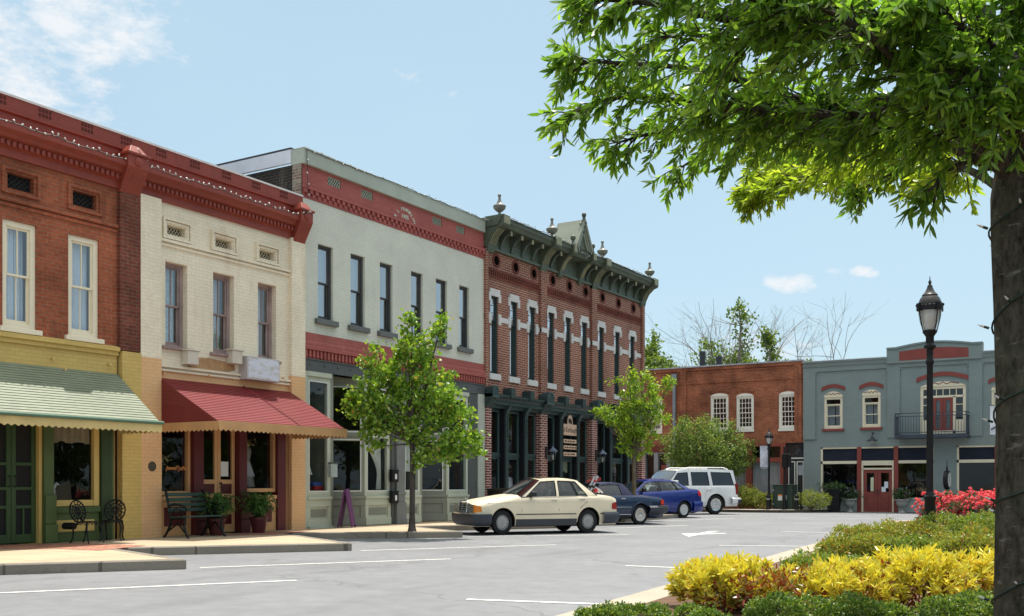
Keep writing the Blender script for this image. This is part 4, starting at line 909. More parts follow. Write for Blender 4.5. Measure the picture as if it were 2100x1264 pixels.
t=MB(); vs,fs=text_geo('d Kerbaugh',.27,.002); t.add(vs,fs,Matrix.Translation((.0,-.032,.79))@UPR@Matrix.Scale(.78,4,(1,0,0))); t.build('lettering',MATS['sign_black'] if 'sign_black' in MATS else BLK,sg)
t=MB(); t.lathe([(.07,0),(.1,0),(.1,.004),(.07,.004)],16,Matrix.Translation((-.05,-.03,1.2))@UPR); t.tube([(.04,-.034,1.1),(.08,-.034,1.25),(.12,-.034,1.18),(.08,-.034,1.1),(.14,-.034,1.1)],.014,5); t.build('emblem',MATS['sign_black'],sg)
m=MB(); 
for x in (-hw*.7,hw*.7): m.tube([(x,-.015,-.1),(x,-.015,1.35)],.006,5)
m.build('hanger',BLK,sg)
for q,(xa,xb_,za,zb2,lab,mt) in enumerate(((-hw,-.02,1.62,2.14,'white linen cloth hung below the strip boards of the shop sign',WHC),(.04,hw*.9,1.68,2.08,'sage patterned cloth hung beside the white linen below the shop sign',paint('sage_cloth',(.40,.41,.30),.9,.25,12)))):
    o=thing('hanging_cloth',lab,'cloth',(-D-.28,UD+(p+r)/2,0),math.pi/2,'cloths hung in the middle shop window'); m=MB(); drape(m,xa,xb_,za,zb2,0,.02,.12,hem=.04); m.build('cloth',mt,o,smooth=60); m=MB(); m.tube([(xa,0,zb2),(xb_,0,zb2)],.008,5); m.build('line',BLK,o)
# wall lanterns
def lantern(name,label,x):
    o=thing(name,label,'wall lamp',(-D+.1,UD+x,2.02),math.pi/2,'wall lanterns on the brick piers')
    m=MB(); m.box(-.05,.05,-.03,0,.1,.5); m.tube([(0,-.02,.45),(0,-.12,.55),(0,-.25,.56),(0,-.28,.5)],.014,6); m.build('arm',BLK,o)
    m=MB(); m.lathe([(.02,.52),(.03,.48),(.09,.42),(.16,.36),(.17,.34)],6,Matrix.Translation((0,-.28,0))); m.build('hood',paint('lantern_blue',(.11,.14,.20),.3,.1,3,metal=.5),o)
    m=MB(); 
    for q in range(6): a=2*math.pi*q/6; m.tube([(.15*math.cos(a),-.28+.15*math.sin(a),.34),(.07*math.cos(a),-.28+.07*math.sin(a),.03)],.008,5)
    m.lathe([(.0001,-.03),(.05,.0),(.075,.03)],6,Matrix.Translation((0,-.28,0))); m.build('cage',BLK,o)
    m=MB(); m.lathe([(.065,.04),(.14,.34)],6,Matrix.Translation((0,-.28,0))); m.build('pane',glass('lamp_glass',(.85,.86,.82),1.0),o)
    m=MB(); m.lathe([(.02,.05),(.03,.1),(.03,.2),(.0001,.25)],8,Matrix.Translation((0,-.28,0))); m.build('bulb',paint('bulb_white',(.7,.68,.6),.4),o)
lantern('wall_lantern','blue-hooded wall lantern on the brick pier left of the shop sign',piers[1]+.1)
lantern('wall_lantern','blue-hooded wall lantern on the brick pier beside the sapling',piers[2]+.1)
def spandrel(par,mat,curve,a,b,d,y0=.001,y1=.2):
    m=MB()
    for (xa,za),(xb,zb2) in zip(curve,curve[1:]):
        if d+.02-min(za,zb2)>.02: m.add([(xa,y0,za+.002),(xb,y0,zb2+.002),(xb,y0,d+.02),(xa,y0,d+.02),(xa,y1,za+.002),(xb,y1,zb2+.002),(xb,y1,d+.02),(xa,y1,d+.02)],[(0,1,2,3),(0,4,5,1)])
    m.build('spandrel',mat,par)
# ================================================================= house E: far orange-red brick
UE=-34.0
gb=gz(YF)+.13
E_=thing('far_brick_building','orange-red brick building with white small-paned windows across the street end','building',(UE,YF,gb))
ex=lambda px: farp(px)[0]-UE
ez=lambda px,py: farp(px,py)[1]-gb
OB=brick('orange_brick',(.43,.130,.055),(.31,.085,.04),(.34,.20,.14),bw=.23,bh=.076,ms=.008,var=.55,stain=.6,staincol=(.10,.045,.03))
WHF=paint('white_frame',(.80,.75,.66),.5,.06,3); REDW=paint('red_shop_wood',(.26,.058,.036),.5,.15,2); GRYW=paint('grey_shop_wood',(.25,.26,.28),.6,.12,2)
xr=ex(1648); top=ez(1560,746)
wz=[(1334,1358,815,886),(1457,1494,807,884),(1510,1546,807,882),(1597,1635,803,880)]
hs=[]
for l,r,t,b in wz: hs.append((ex(l),ex(r),ez((l+r)/2,b),ez((l+r)/2,t)))
sz=ez(1600,909)
m=MB(); wallgrid(m,0,xr,sz,top,hs,.25)
for px in (1404,1640): x=ex(px); m.box(x-.25,x+.1,-.06,0,sz,top-.1)
m.box(0,xr,-.07,.0,top-.16,top); m.box(0,xr,-.04,0,top-.85,top-.78); m.box(0,xr,-.03,0,top-.3,top-.24); m.build('wall',OB,E_)
for i,(a,b,c,d) in enumerate(hs):
    w=sash(E_,a,b,c,d-.12,WHF,rec=.03,fw=.12,cols=4,urows=3,lrows=3,mw=.028,gl=glass('far_pane',(.2,.2,.2),1.0))
    m=MB(); n=10; pr=[(a+(b-a)*q/n,d-.14+.14*math.sin(math.pi*q/n)**.6) for q in range(n+1)]+[(b,d-.15),(a,d-.15)]; m.exty(pr,-.01,.16); m.build('arch_head',WHF,w); spandrel(w,OB,pr[:-2],a,b,d+.01)
    m=MB(); m.box(a-.02,b+.02,-.05,.1,c-.1,c); m.build('sill',WHF,w)
    m=MB(); n=9
    for q in range(n):
        x0=a-.1+(b-a+.2)*q/n; x1=x0+(b-a+.2)/n*.9; z=d+.02+.10*math.sin(math.pi*(q+.5)/n); m.box(x0,x1,-.02,.0,z,z+.2)
    m.build('arch_bricks',OB,w)
m=MB(); m.box(-.1,xr+.02,-.12,.4,top,top+.07); m.build('coping',paint('lead_coping',(.33,.35,.38),.5,.3,3,.2,20,streak=.5,streakcol=(.75,.75,.78)),E_)
for px in (1405,1440):
    m=MB(); x=ex(px); m.lathe([(.16,top-.3),(.16,top+(1.0 if px<1420 else .7)),(.18,top+(1.0 if px<1420 else .7)),(.18,top+(1.15 if px<1420 else .8)),(.0001,top+(1.15 if px<1420 else .8))],12,Matrix.Translation((x,2.5,0))); m.build('vent_pipe',paint('pipe_dark',(.04,.04,.045),.5),E_,smooth=40)
m=MB(); x=ex(1384); m.box(x-.13,x+.13,-.16,.0,ez(1384,782),ez(1384,768)); m.tube([(x,-.1,0),(x,-.1,ez(1384,775))],.085,10); m.build('drainpipe',paint('pipe_grey',(.24,.27,.31),.5,.1,3),E_,smooth=40)
m=MB(); x=ex(1637); m.tube([(x,-.04,ez(1637,895)),(x,-.04,ez(1637,755)),(x-.12,-.04,ez(1637,750))],.03,6); m.build('conduit',paint('conduit_brown',(.14,.05,.03),.6),E_)
# shopfront
a0,a1=ex(1318),ex(1425); 
m=MB(); m.box(0,ex(1428),-.08,.3,sz-.35,sz-.0); m.build('fascia',paint('maroon_fascia',(.15,.025,.025),.5,.1,2),E_)
m=MB(); m.box(0,ex(1428),-.02,.25,sz-.45,sz-.35)
for px in (1320,1346,1372): x=ex(px); m.box(x-.12,x+.12,-.05,.25,0,sz-.35)
m.box(0,ex(1428),0,.2,0,.7); m.build('shopfront_frame',GRYW,E_)
m=MB(); m.quad((0,.15,.6),(ex(1428),.15,.6),(ex(1428),.15,sz-.4),(0,.15,sz-.4)); m.build('pane',GLASSD,E_)
m=MB(); frame(m,ex(1356),ex(1400),.02,2.2,.02,.12,.12); m.build('door_frame',REDW,E_)
m=MB(); m.quad((ex(1358),.1,.3),(ex(1398),.1,.3),(ex(1398),.1,2.1),(ex(1358),.1,2.1)); m.build('door',paint('shade_white',(.55,.55,.55),.8),E_)
xs=[ex(p) for p in (1428,1530,1541,1601,1612,1648)]
m=MB()
for a,b in ((xs[0],xs[0]+.2),(xs[1],xs[2]),(xs[3],xs[4])): m.box(a,b,-.06,.3,0,sz)
ztm=[ez(1570,p) for p in (939,948,1014)]
m.box(xs[0],xs[4],-.03,.2,ztm[1],ztm[0]); m.box(xs[0],xs[4],-.05,.25,sz-.16,sz-.001); m.box((xs[2]+xs[3])/2-.06,(xs[2]+xs[3])/2+.06,-.02,.2,ztm[0],sz-.1); m.box(xs[0],xs[4],-.02,.25,0,ztm[2]); f=m.build('shopfront_frame',REDW,E_,bevel=.008)
m=MB(); m.quad((xs[0],.12,.2),(xs[3],.12,.2),(xs[3],.12,sz),(xs[0],.12,sz)); m.build('pane',glass('curtain_shop_glass',(.8,.84,.86),.8),f)
m=MB(); drape(m,xs[0]+.1,xs[1],ztm[2]-.1,ztm[1]+.05,.22,.035,.12); drape(m,xs[2],xs[3],ztm[2]-.1,ztm[1]+.05,.22,.035,.12); m.build('curtain',paint('grey_drape',(.50,.50,.50),.9,.1,3,streak=.3),f,smooth=60)
m=MB(); m.box(xs[4],xs[5],.12,.3,0,sz); m.build('door_wall',paint('black_door_paint',(.018,.024,.028),.4,.2,2),E_)
WT=paint('white_line_trim',(.72,.70,.64),.5,.05,3)
m=MB(); zt_=ez(1630,940); m.box(xs[4]+.1,xs[5],.09,.12,zt_-.03,zt_+.03)
w=(xs[5]-xs[4])
for q in range(2):
    a=xs[4]+.08+q*w*.48; b=a+w*.40; frame(m,a,b,.75,zt_-.15,.1,.12,.045); frame(m,a,b,.12,.55,.1,.12,.045)
m.build('door_trim',WT,E_)
m=MB(); m.quad((xs[4]+.1,.11,zt_+.06),(xs[5]-.05,.11,zt_+.06),(xs[5]-.05,.11,sz-.1),(xs[4]+.1,.11,sz-.1)); m.build('transom_pane',GLASSD,E_)
interior(E_,.1,xr-.1,.0,sz,3.0); interior(E_,.1,xr-.1,sz+.3,top-.5,2.0); shell(E_,0,xr-.01,top-.05,OB,14); roofslab(E_,0,xr,top-.2)
# ================================================================= house F: teal
UF=UE+xr; gf=-.10
Ft=thing('teal_building','grey-teal painted building with a curved red-panelled parapet and small balcony','building',(UF,YF,gf))
fx=lambda px: farp(px)[0]-UF
fz=lambda px,py: farp(px,py)[1]-gf
TB=brick('teal_painted_brick',(.238,.284,.274),(.228,.272,.262),(.197,.238,.228),bw=.23,bh=.076,ms=.006,var=.10,bmp=.4,rough=.6,stain=.15,staincol=(.13,.16,.15))
RT=paint('brick_red_trim',(.235,.052,.040),.5,.12,2); NAVY=paint('navy_awning_cloth',(.012,.016,.03),.85,.2,2); CRM=paint('cream_trim',(.74,.66,.49),.5,.06,3)
xR=fx(3600); zT=fz(1735,742)
ws=[(1690,1728,803,880),(1768,1806,799,877)]
hw_=[(fx(a),fx(b),fz((a+b)/2,d),fz((a+b)/2,c)) for a,b,c,d in ws]
hw_.append((hw_[0][0]+fx(2033)-fx(1690),hw_[0][1]+fx(2033)-fx(1690),hw_[0][2],hw_[0][3]))
hw_.append((hw_[1][0]+fx(2033)-fx(1690),hw_[1][1]+fx(2033)-fx(1690),hw_[0][2],hw_[0][3]))
bd=(fx(1887),fx(1981),fz(1940,889),fz(1940,783))
s1=(fx(1683),fx(1915),.0,fz(1800,916)); s2=(fx(1962),fx(2190),.0,fz(1800,916)-.03)
m=MB(); wallgrid(m,0,xR,0,zT,hw_+[bd,s1,s2],.28)
# raised grid of pilasters round the sunk panels
px_=[0,fx(1673),fx(1820),fx(1846),fx(1987),fx(2015),fx(2160),fx(2190)]
p0,p1=fz(1735,900),fz(1735,760)
for a,b in ((px_[0],px_[1]),(px_[2],px_[3]),(px_[4],px_[5]),(px_[6],xR)): m.box(a,b,-.07,0,p0,zT-.02)
for a,b in ((px_[1],px_[2]),(px_[3],px_[4]),(px_[5],px_[6])):
    m.box(a,b,-.07,0,p1,zT-.02); m.box(a,a+.08,-.04,0,p1-.12,p1); m.box(b-.08,b,-.04,0,p1-.12,p1)
wf=m.build('wall',TB,Ft)
m=MB(); m.extx([(0,zT-.2),(-.1,zT-.2),(-.14,zT-.12),(-.14,zT-.05),(-.2,zT),(-.2,zT+.05),(.3,zT+.06),(.3,zT-.2)],0,px_[2]-.02); m.extx([(0,zT-.2),(-.1,zT-.2),(-.14,zT-.12),(-.14,zT-.05),(-.2,zT),(-.2,zT+.05),(.3,zT+.06),(.3,zT-.2)],px_[5]+.02,xR); each(m,'cornice',TB,Ft)
m=MB(); m.box(-.02,px_[2]-.05,-.22,.35,zT+.062,zT+.10); m.box(px_[5]+.05,xR,-.22,.35,zT+.062,zT+.10); each(m,'coping',paint('galvanised',(.55,.57,.58),.35,.2,3,metal=.3),Ft)
# curved parapet
a,b=px_[2]-.02,px_[5]+.02; zc2=fz(1920,703); zs=fz(1830,717); n=18
m=MB(); pr=[(a,zT-.2)]+[(a,zs-.12),(a,zs)]+[(a+(b-a)*(.10+.8*q/n),zs+(zc2-zs)*math.sin(math.pi*q/n)) for q in range(n+1)]+[(b,zs),(b,zT-.2)]; m.exty(pr,-.11,.3)
p=m.build('parapet',TB,Ft)
m=MB(); top_=pr[2:-1]
for i in range(len(top_)-1):
    (xa,za),(xb,zb2)=top_[i],top_[i+1]; m.add([(xa,-.17,za),(xb,-.17,zb2),(xb,.32,zb2),(xa,.32,za),(xa,-.17,za+.08),(xb,-.17,zb2+.08),(xb,.32,zb2+.08),(xa,.32,za+.08)],[(0,1,5,4),(4,5,6,7),(0,3,2,1),(0,4,7,3),(1,2,6,5)])
m.build('parapet_coping',TB,p)
ra,rb=fx(1845),fx(1987); z0=fz(1916,739); z1=fz(1916,713); zl=fz(1850,722)
m=MB(); pr=[(ra,z0),(ra,zl)]+[(ra+(rb-ra)*(.05+.9*q/n),zl+(z1-zl)*math.sin(math.pi*q/n)**.8) for q in range(1,n)]+[(rb,zl),(rb,z0)]; m.exty(pr,-.118,-.06); m.build('red_panel',RT,p)
m=MB(); m.extx([(-.08,p1+.16),(-.16,p1+.2),(-.16,p1+.28),(-.08,p1+.3)],a,b); m.build('moulding',TB,Ft)
def archband(mb,x0,x1,z,rise,th,y0,y1,n=14):
    for q in range(n):
        f0,f1=q/n,(q+1)/n; za=z+rise*math.sin(math.pi*f0)**.9; zb2=z+rise*math.sin(math.pi*f1)**.9; xa,xb=x0+(x1-x0)*f0,x0+(x1-x0)*f1
        mb.add([(xa,y0,za),(xb,y0,zb2),(xb,y0,zb2+th),(xa,y0,za+th),(xa,y1,za),(xb,y1,zb2),(xb,y1,zb2+th),(xa,y1,za+th)],[(0,1,2,3),(3,2,6,7),(0,4,5,1),(0,3,7,4),(1,5,6,2)])
for a,b,c,d in hw_:
    w=sash(Ft,a,b,c,d-.28,CRM,rec=.03,fw=.11,split=.5,transom=.22,cur='split' ,gl=glass('far_shop_pane',(.5,.53,.53),1.0),sill=(.08,.11,.09,RT))
    m=MB(); n=10; pr=[(a,d-.285)]+[(a+(b-a)*q/n,d-.2+.2*math.sin(math.pi*q/n)**.8) for q in range(n+1)]+[(b,d-.285)]; m.exty(pr,-.015,.14); m.build('head_board',CRM,w); spandrel(w,TB,[p_ for p_ in pr[1:-1]],a,b,d)
    m=MB(); archband(m,a-.12,b+.12,d+.02,.16,.17,-.06,.0); m.build('arch',RT,w)
    m=MB(); 
    m.tube([(a+.1,-.02,d-.15),(a+(b-a)*.3,-.02,d-.1),(a+(b-a)*.42,-.02,d-.16),(a+(b-a)*.5,-.02,d-.08),(a+(b-a)*.58,-.02,d-.16),(a+(b-a)*.7,-.02,d-.1),(b-.1,-.02,d-.15)],.018,5); m.build('scrollwork',RT,w)
# balcony door
a,b,c,d=bd; m=MB(); frame(m,a,b,c,d-.2,.03,.15,.13); zt_=d-.62; m.box(a+.1,b-.1,.03,.15,zt_-.1,zt_)
sl=.36
for x in (a+.13+sl,b-.13-sl): m.box(x-.06,x+.06,.03,.15,c,zt_-.05)
for q in range(1,6): x=a+.13+(b-a-.26)*q/6; m.box(x-.018,x+.018,.05,.12,zt_,d-.3)
for s0,s1_ in ((a+.13,a+.13+sl-.06),(b-.13-sl+.06,b-.13)):
    m.box(s0,s1_,.04,.14,c,c+.62)
    for q in range(1,4): z=c+.62+(zt_-c-.7)*q/3.; m.box(s0,s1_,.05,.12,z-.018,z+.018)
bf=m.build('balcony_door_frame',CRM,Ft,bevel=.005)
m=MB(); m.quad((a+.1,.1,c),(b-.1,.1,c),(b-.1,.1,d-.25),(a+.1,.1,d-.25)); m.build('pane',MATS['far_shop_pane'],bf)
m=MB(); n=14; pr=[(a,d-.205)]+[(a+(b-a)*q/n,d-.2+.22*math.sin(math.pi*q/n)**.8) for q in range(n+1)]+[(b,d-.205)]; m.exty(pr,-.015,.14); m.build('head_board',CRM,bf); spandrel(bf,TB,pr[1:-1],a,b,d)
m=MB(); archband(m,a-.15,b+.15,d+.03,.24,.19,-.06,.0); m.build('arch',RT,bf)
m=MB(); mx_=(a+b)/2; m.tube([(mx_-.7,-.02,d-.1),(mx_-.35,-.02,d-.03),(mx_-.15,-.02,d-.1),(mx_,-.02,d-.0),(mx_+.15,-.02,d-.1),(mx_+.35,-.02,d-.03),(mx_+.7,-.02,d-.1)],.02,5); m.build('scrollwork',RT,bf)
da,db=a+.13+sl+.06,b-.13-sl-.06
for q in range(2):
    x0=da+(db-da)/2*q; x1=x0+(db-da)/2; m=MB(); frame(m,x0+.005,x1-.005,c,zt_-.1,.04,.1,.13,fb=.22); dd=m.build('door',RT,Ft,bevel=.006)
    m=MB(); drape(m,x0+.12,x1-.12,c+.2,zt_-.22,.13,.012,.09); m.build('curtain',paint('sheer_blue',(.45,.53,.57),.9,.08,4),dd,smooth=60)
    g=MB(); g.quad((x0+.1,.07,c+.2),(x1-.1,.07,c+.2),(x1-.1,.07,zt_-.2),(x0+.1,.07,zt_-.2)); g.build('pane',glass('clear_shop_glass',(.8,.84,.84),.8),dd)
BI=paint('balcony_iron',(.045,.055,.075),.45,.15,3)
a,b=fx(1843),fx(1989); zb1=c-.07; m=MB(); m.box(a,b,-.95,.0,zb1-.12,zb1); m.box(a-.02,b+.02,-.97,.0,zb1-.16,zb1-.12); bal=m.build('balcony',BI,Ft)
m=MB(); zt2=zb1+.98
for z in (zt2,zt2-.14,zb1+.1): m.box(a,b,-.95,-.92,z-.018,z+.018); m.box(a,a+.03,-.92,0,z-.018,z+.018); m.box(b-.03,b,-.92,0,z-.018,z+.018)
x=a
while x<b+.01: m.box(x-.009,x+.009,-.945,-.927,zb1,zt2-.14); x+=(b-a)/26
for xx in (a+.015,b-.015):
    y=-.9
    while y<0: m.box(xx-.009,xx+.009,y-.009,y+.009,zb1,zt2-.14); y+=.13
for xx in (a,(a+b)/2,b-.05): m.box(xx,xx+.05,-.96,-.91,zb1,zt2+.02)
m.build('railing',BI,bal)
# shopfronts
def shop(s,doors,tag_):
    a,b,c,d=s; zt_=fz(1800,948); zh=zt_+.07
    m=MB(); m.box(a,b,.02,.2,zt_-.07,zt_+.07); m.box(a,b,.02,.2,d-.08,d); m.box(a,a+.09,.02,.2,0,d); m.box(b-.09,b,.02,.2,0,d)
    for p in doors[2:]: m.box(p-.05,p+.05,.02,.2,0,d)
    f=m.build('shopfront_frame',CRM,Ft,bevel=.006)
    m=MB(); m.box(a+.08,b-.08,.08,.12,zt_+.07,d-.07); m.build('dark_transom',NAVY,f)
    d0,d1=doors[0],doors[1]
    for x in (d0,d1): m=MB(); m.box(x-.1,x+.1,-.03,.22,0,d-.01); m.build('post',RT,Ft,bevel=.008)
    for x0,x1 in ((a+.08,d0-.1),(d1+.1,b-.08)):
        m=MB(); m.box(x0,x1,-.02,.2,.02,.62); m.box(x0,x1,-.06,.2,.62,.7); m.build('stall_riser',paint('pale_riser',(.42,.45,.42),.6,.1,2),f)
        g=MB(); g.quad((x0,.1,.68),(x1,.1,.68),(x1,.1,zt_),(x0,.1,zt_)); g.build('pane',GLASSD,f)
    m=MB(); frame(m,d0+.1,d1-.1,0,zt_-.07,.02,.16,.08,fb=.01); zdo=2.02; m.box(d0+.15,d1-.15,.02,.16,zdo,zdo+.08); m.build('door_frame',CRM,f)
    g=MB(); g.quad((d0+.15,.1,zdo+.05),(d1-.15,.1,zdo+.05),(d1-.15,.1,zt_),(d0+.15,.1,zt_)); g.build('transom_pane',GLASSD,f)
    xm=(d0+d1)/2
    for q,(x0,x1) in enumerate(((d0+.18,xm),(xm,d1-.18))):
        m=MB(); frame(m,x0+.005,x1-.005,.02,zdo,.06,.12,.15,fb=.95,ft=.16); m.box(x0+.18,x1-.18,.045,.06,.2,.75); dd=m.build('door',RT,Ft,bevel=.008)
        g=MB(); g.quad((x0+.1,.09,.9),(x1-.1,.09,.9),(x1-.1,.09,zdo-.1),(x0+.1,.09,zdo-.1)); g.build('pane',GLASSD,dd)
        h=MB(); hx=x1-.07 if q==0 else x0+.07; h.tube([(hx,.06,.85),(hx,-.0,.88),(hx,-.0,1.08),(hx,.06,1.1)],.014,5); h.build('handle',BI,dd)
        n=MB()
        if q==0: n.box(x0+.33,x0+.47,.075,.08,1.0,1.65); n.build('notice',paint('notice_cream',(.6,.6,.42),.8),dd)
        else: n.box(x0+.17,x0+.36,.075,.08,.93,1.2); n.box(x0+.3,x0+.47,.07,.074,1.15,1.45); n.build('notice',paint('notice_white',(.7,.72,.8),.8),dd)
shop(s1,[fx(1762),fx(1837.5)],'')
shop(s2,[fx(2045),fx(2120)],'')
m=MB(); x=fx(1791.5); z=fz(1791,905); m.tube([(x,0,z+.35),(x,-.12,z+.42),(x,-.3,z+.36),(x,-.32,z+.2)],.02,6); m.lathe([(.0001,.2),(.06,.19),(.09,.1),(.25,.0),(.26,-.02)],16,Matrix.Translation((x,-.32,z))); m.build('gooseneck_lamp',paint('lamp_navy',(.02,.022,.03),.4),Ft,smooth=40)
m=MB(); m.lathe([(.0001,-.06),(.05,-.04),(.06,.02),(.0001,.04)],10,Matrix.Translation((x,-.32,z))); m.build('lamp_bulb',paint('bulb_white',(.7,.68,.6),.4),Ft,smooth=50)
interior(Ft,.1,xR-.1,.0,fz(1800,916)+.02,3.0); interior(Ft,.1,xR-.1,3.9,zT-.3,2.0); shell(Ft,.01,xR,zT,TB,14); roofslab(Ft,0,xR,zT-.1)
def fpt(px,y): a,b=ray(px); tt=y/b; return a*tt
# ================================================================= street furniture and small things
IRB=paint('cast_iron_black',(.010,.010,.011),.5,.2,4,.2,60,spec=.25)
def lamp(name,label,pos,hh,group=None,s=1.0,banner=False):
    o=thing(name,label,'street lamp',pos,0,group); k=hh/4.4
    m=MB(); m.lathe([(.15,0),(.15,.03),(.125,.06),(.115,.55),(.11,.9),(.13,.93),(.13,.98),(.10,1.0),(.098,1.02),(.075,1.06)],16); m.build('base',IRB,o,smooth=40); m=MB(); m.lathe([(.075,1.05),(.065,3.2),(.062,3.42),(.085,3.45),(.085,3.5),(.066,3.53),(.066,3.62)],12); m.build('post',IRB,o,smooth=40)
    m=MB(); m.lathe([(.066,3.6),(.07,3.7),(.12,3.74),(.125,3.78),(.085,3.82),(.085,3.95),(.11,3.98),(.15,4.03),(.15,4.06)],16); m.build('collar',IRB,o,smooth=40)
    m=MB(); m.lathe([(.14,4.06),(.2,4.2),(.235,4.36),(.24,4.46)],16); m.build('globe',glass('lamp_globe',(.80,.81,.80),1.2),o,smooth=60)
    m=MB(); m.lathe([(.11,4.07),(.165,4.22),(.195,4.36),(.2,4.44)],16); m.build('diffuser',paint('frosted_white',(.75,.74,.72),.4,.04,3),o,smooth=60)
    m=MB(); 
    for q in range(4):
        a=math.pi/4+q*math.pi/2; m.tube([((r+.012)*math.cos(a),(r+.012)*math.sin(a),z) for r,z in ((.15,4.04),(.205,4.2),(.24,4.36),(.25,4.47))],.014,5)
    m.lathe([(.245,4.43),(.27,4.44),(.27,4.52),(.25,4.53)],20)
    for q in range(20): a=q*math.pi/10; m.ball((.275*math.cos(a),.275*math.sin(a),4.535),.02,5)
    for q in range(4): a=math.pi/4+q*math.pi/2; m.box(.25,.30,-.05,.05,4.42,4.56,Matrix.Rotation(a,4,'Z'))
    m.build('cage',IRB,o)
    m=MB(); m.lathe([(.25,4.53),(.245,4.57),(.2,4.66),(.16,4.7),(.165,4.72),(.1,4.78),(.06,4.86),(.05,4.9),(.02,4.92),(.035,4.95),(.03,4.98),(.012,5.0),(.008,5.06),(.0001,5.08)],16); m.build('roof',paint('lamp_roof_bronze',(.024,.018,.016),.35,.2,4,spec=.45),o,smooth=40)
    o.scale=(hh/5.08*s,hh/5.08*s,hh/5.08); return o
P=att(1907,992,.0085); lamp('street_lamp','tall black lantern street lamp standing in the shrub bed before the teal building',(P.x,P.y,.12),1.26+426*.0085-.12,'black lantern street lamps',.86)
P=Vector((fpt(1577,47.4),47.4,0))
FL=lamp('street_lamp','smaller far lantern street lamp with a white banner before the brick shopfront',(P.x,P.y,.13+gz(48)),(H-.13-gz(48))+(HY-877)*47.4/ray(1577)[1],'black lantern street lamps',.95)
def banner(o,label,pos,w,h,mat,words=None,name='banner',rz=0.0,tail=True):
    t=thing(name,label,'banner',pos,rz); m=MB(); n=12; vs=[];fs=[]
    for j in range(n+1):
        for i in range(5):
            u=i/4; z=-h*j/n; x=w*u*(1+ (.15*math.sin(j/n*3) if i==4 else 0)); y=.05*math.sin(j*.55+u*2.4); vs.append((x,y,z-(.05*math.sin(u*3.1))*j/n))
    for j in range(n):
        for i in range(4): a=j*5+i; fs.append((a,a+1,a+6,a+5))
    m.add(vs,fs); m.build('cloth',mat,t,smooth=60); m=MB(); m.tube([(-.03,0,.01),(w+.05,0,.01)],.014,6); m.tube([(-.03,0,-h+.0),(w+.05,0,-h)],.014,6); m.build('rod',IRB,t)
    if words:
        q=MB(); vs,fs=text_geo(words,.13,.002); q.add(vs,fs,Matrix.Translation((w*.5,-.062,-.32))@UPR); q.tube([(w*.3,-.07,-.75),(w*.5,-.07,-.62),(w*.75,-.07,-.7),(w*.75,-.07,-.85),(w*.4,-.07,-.9)],.035,6); q.tube([(.05,-.07,-h+.25),(w*.45,-.07,-h+.42),(w*.95,-.07,-h+.40)],.03,6); q.build('printed_mark',paint('banner_navy',(.02,.03,.08),.7),t)
    return t
BANW=paint('banner_white',(.72,.73,.78),.85,.05,2)
banner(None,'narrow white banner hanging from the far lamp post',(P.x-.42,P.y-.02,3.05),.36,1.05,paint('banner_grey',(.55,.58,.66),.85,.25,6),rz=.3)
# lamp post with banner mostly hidden by the trunk
Q=Vector((fpt(2095,49.0),49.0,0)); lamp('street_lamp','black lantern street lamp hidden behind the oak trunk',(Q.x,Q.y,gz(Q.y)),4.3,'black lantern street lamps')
Bz=Vector((fpt(2030,48.9),48.9,H+(HY-832)*48.9/ray(2030)[1])); banner(None,'white banner with dark emblem beside the oak trunk edge',(Bz.x,Q.y-.05,Bz.z),.75,1.3,BANW,'II I',rz=.0)
# street clock
cp=att(1941,1046,.0240); t=thing('street_clock','black two-faced street clock on a slim post behind the roses','clock',(fpt(1942,YF-1.2),YF-1.2,-.1)); 
m=MB(); m.lathe([(.16,0),(.16,.1),(.09,.2),(.07,.6),(.05,.7),(.045,1.0),(.06,1.03)],12); m.build('post',IRB,t,smooth=40)
m=MB(); kz=1.55; M=Matrix.Translation((0,0,kz))@Matrix.Rotation(math.radians(84),4,'Z')@Matrix.Rotation(math.pi/2,4,'X'); m.lathe([(.0001,-.13),(.36,-.13),(.42,-.1),(.42,.1),(.36,.13),(.0001,.13)],24,M); m.lathe([(.06,1.0),(.09,1.06),(.05,1.16)],10); m.lathe([(.07,1.94),(.04,2.05),(.05,2.1),(.02,2.2),(.012,2.45),(.0001,2.47)],10); m.build('case',IRB,t,smooth=40)
for s_ in (1,-1):
    m=MB(); m.lathe([(.0001,s_*.135),(.34,s_*.135),(.34,s_*.14),(.0001,s_*.141)],24,M); f=m.build('dial',paint('dial_white',(.7,.7,.68),.4,.04),t)
    m=MB(); 
    for q in range(12): a=q*math.pi/6; m.box(-.012,.012,.27,.32,s_*.142,s_*.145,M@Matrix.Rotation(a,4,'Z'))
    m.box(-.012,.012,0,.26,s_*.143,s_*.147,M@Matrix.Rotation(.6,4,'Z')); m.box(-.014,.014,0,.18,s_*.143,s_*.147,M@Matrix.Rotation(2.2,4,'Z')); m.build('hand',IRB,f)
t.scale=(.82,.82,.98)
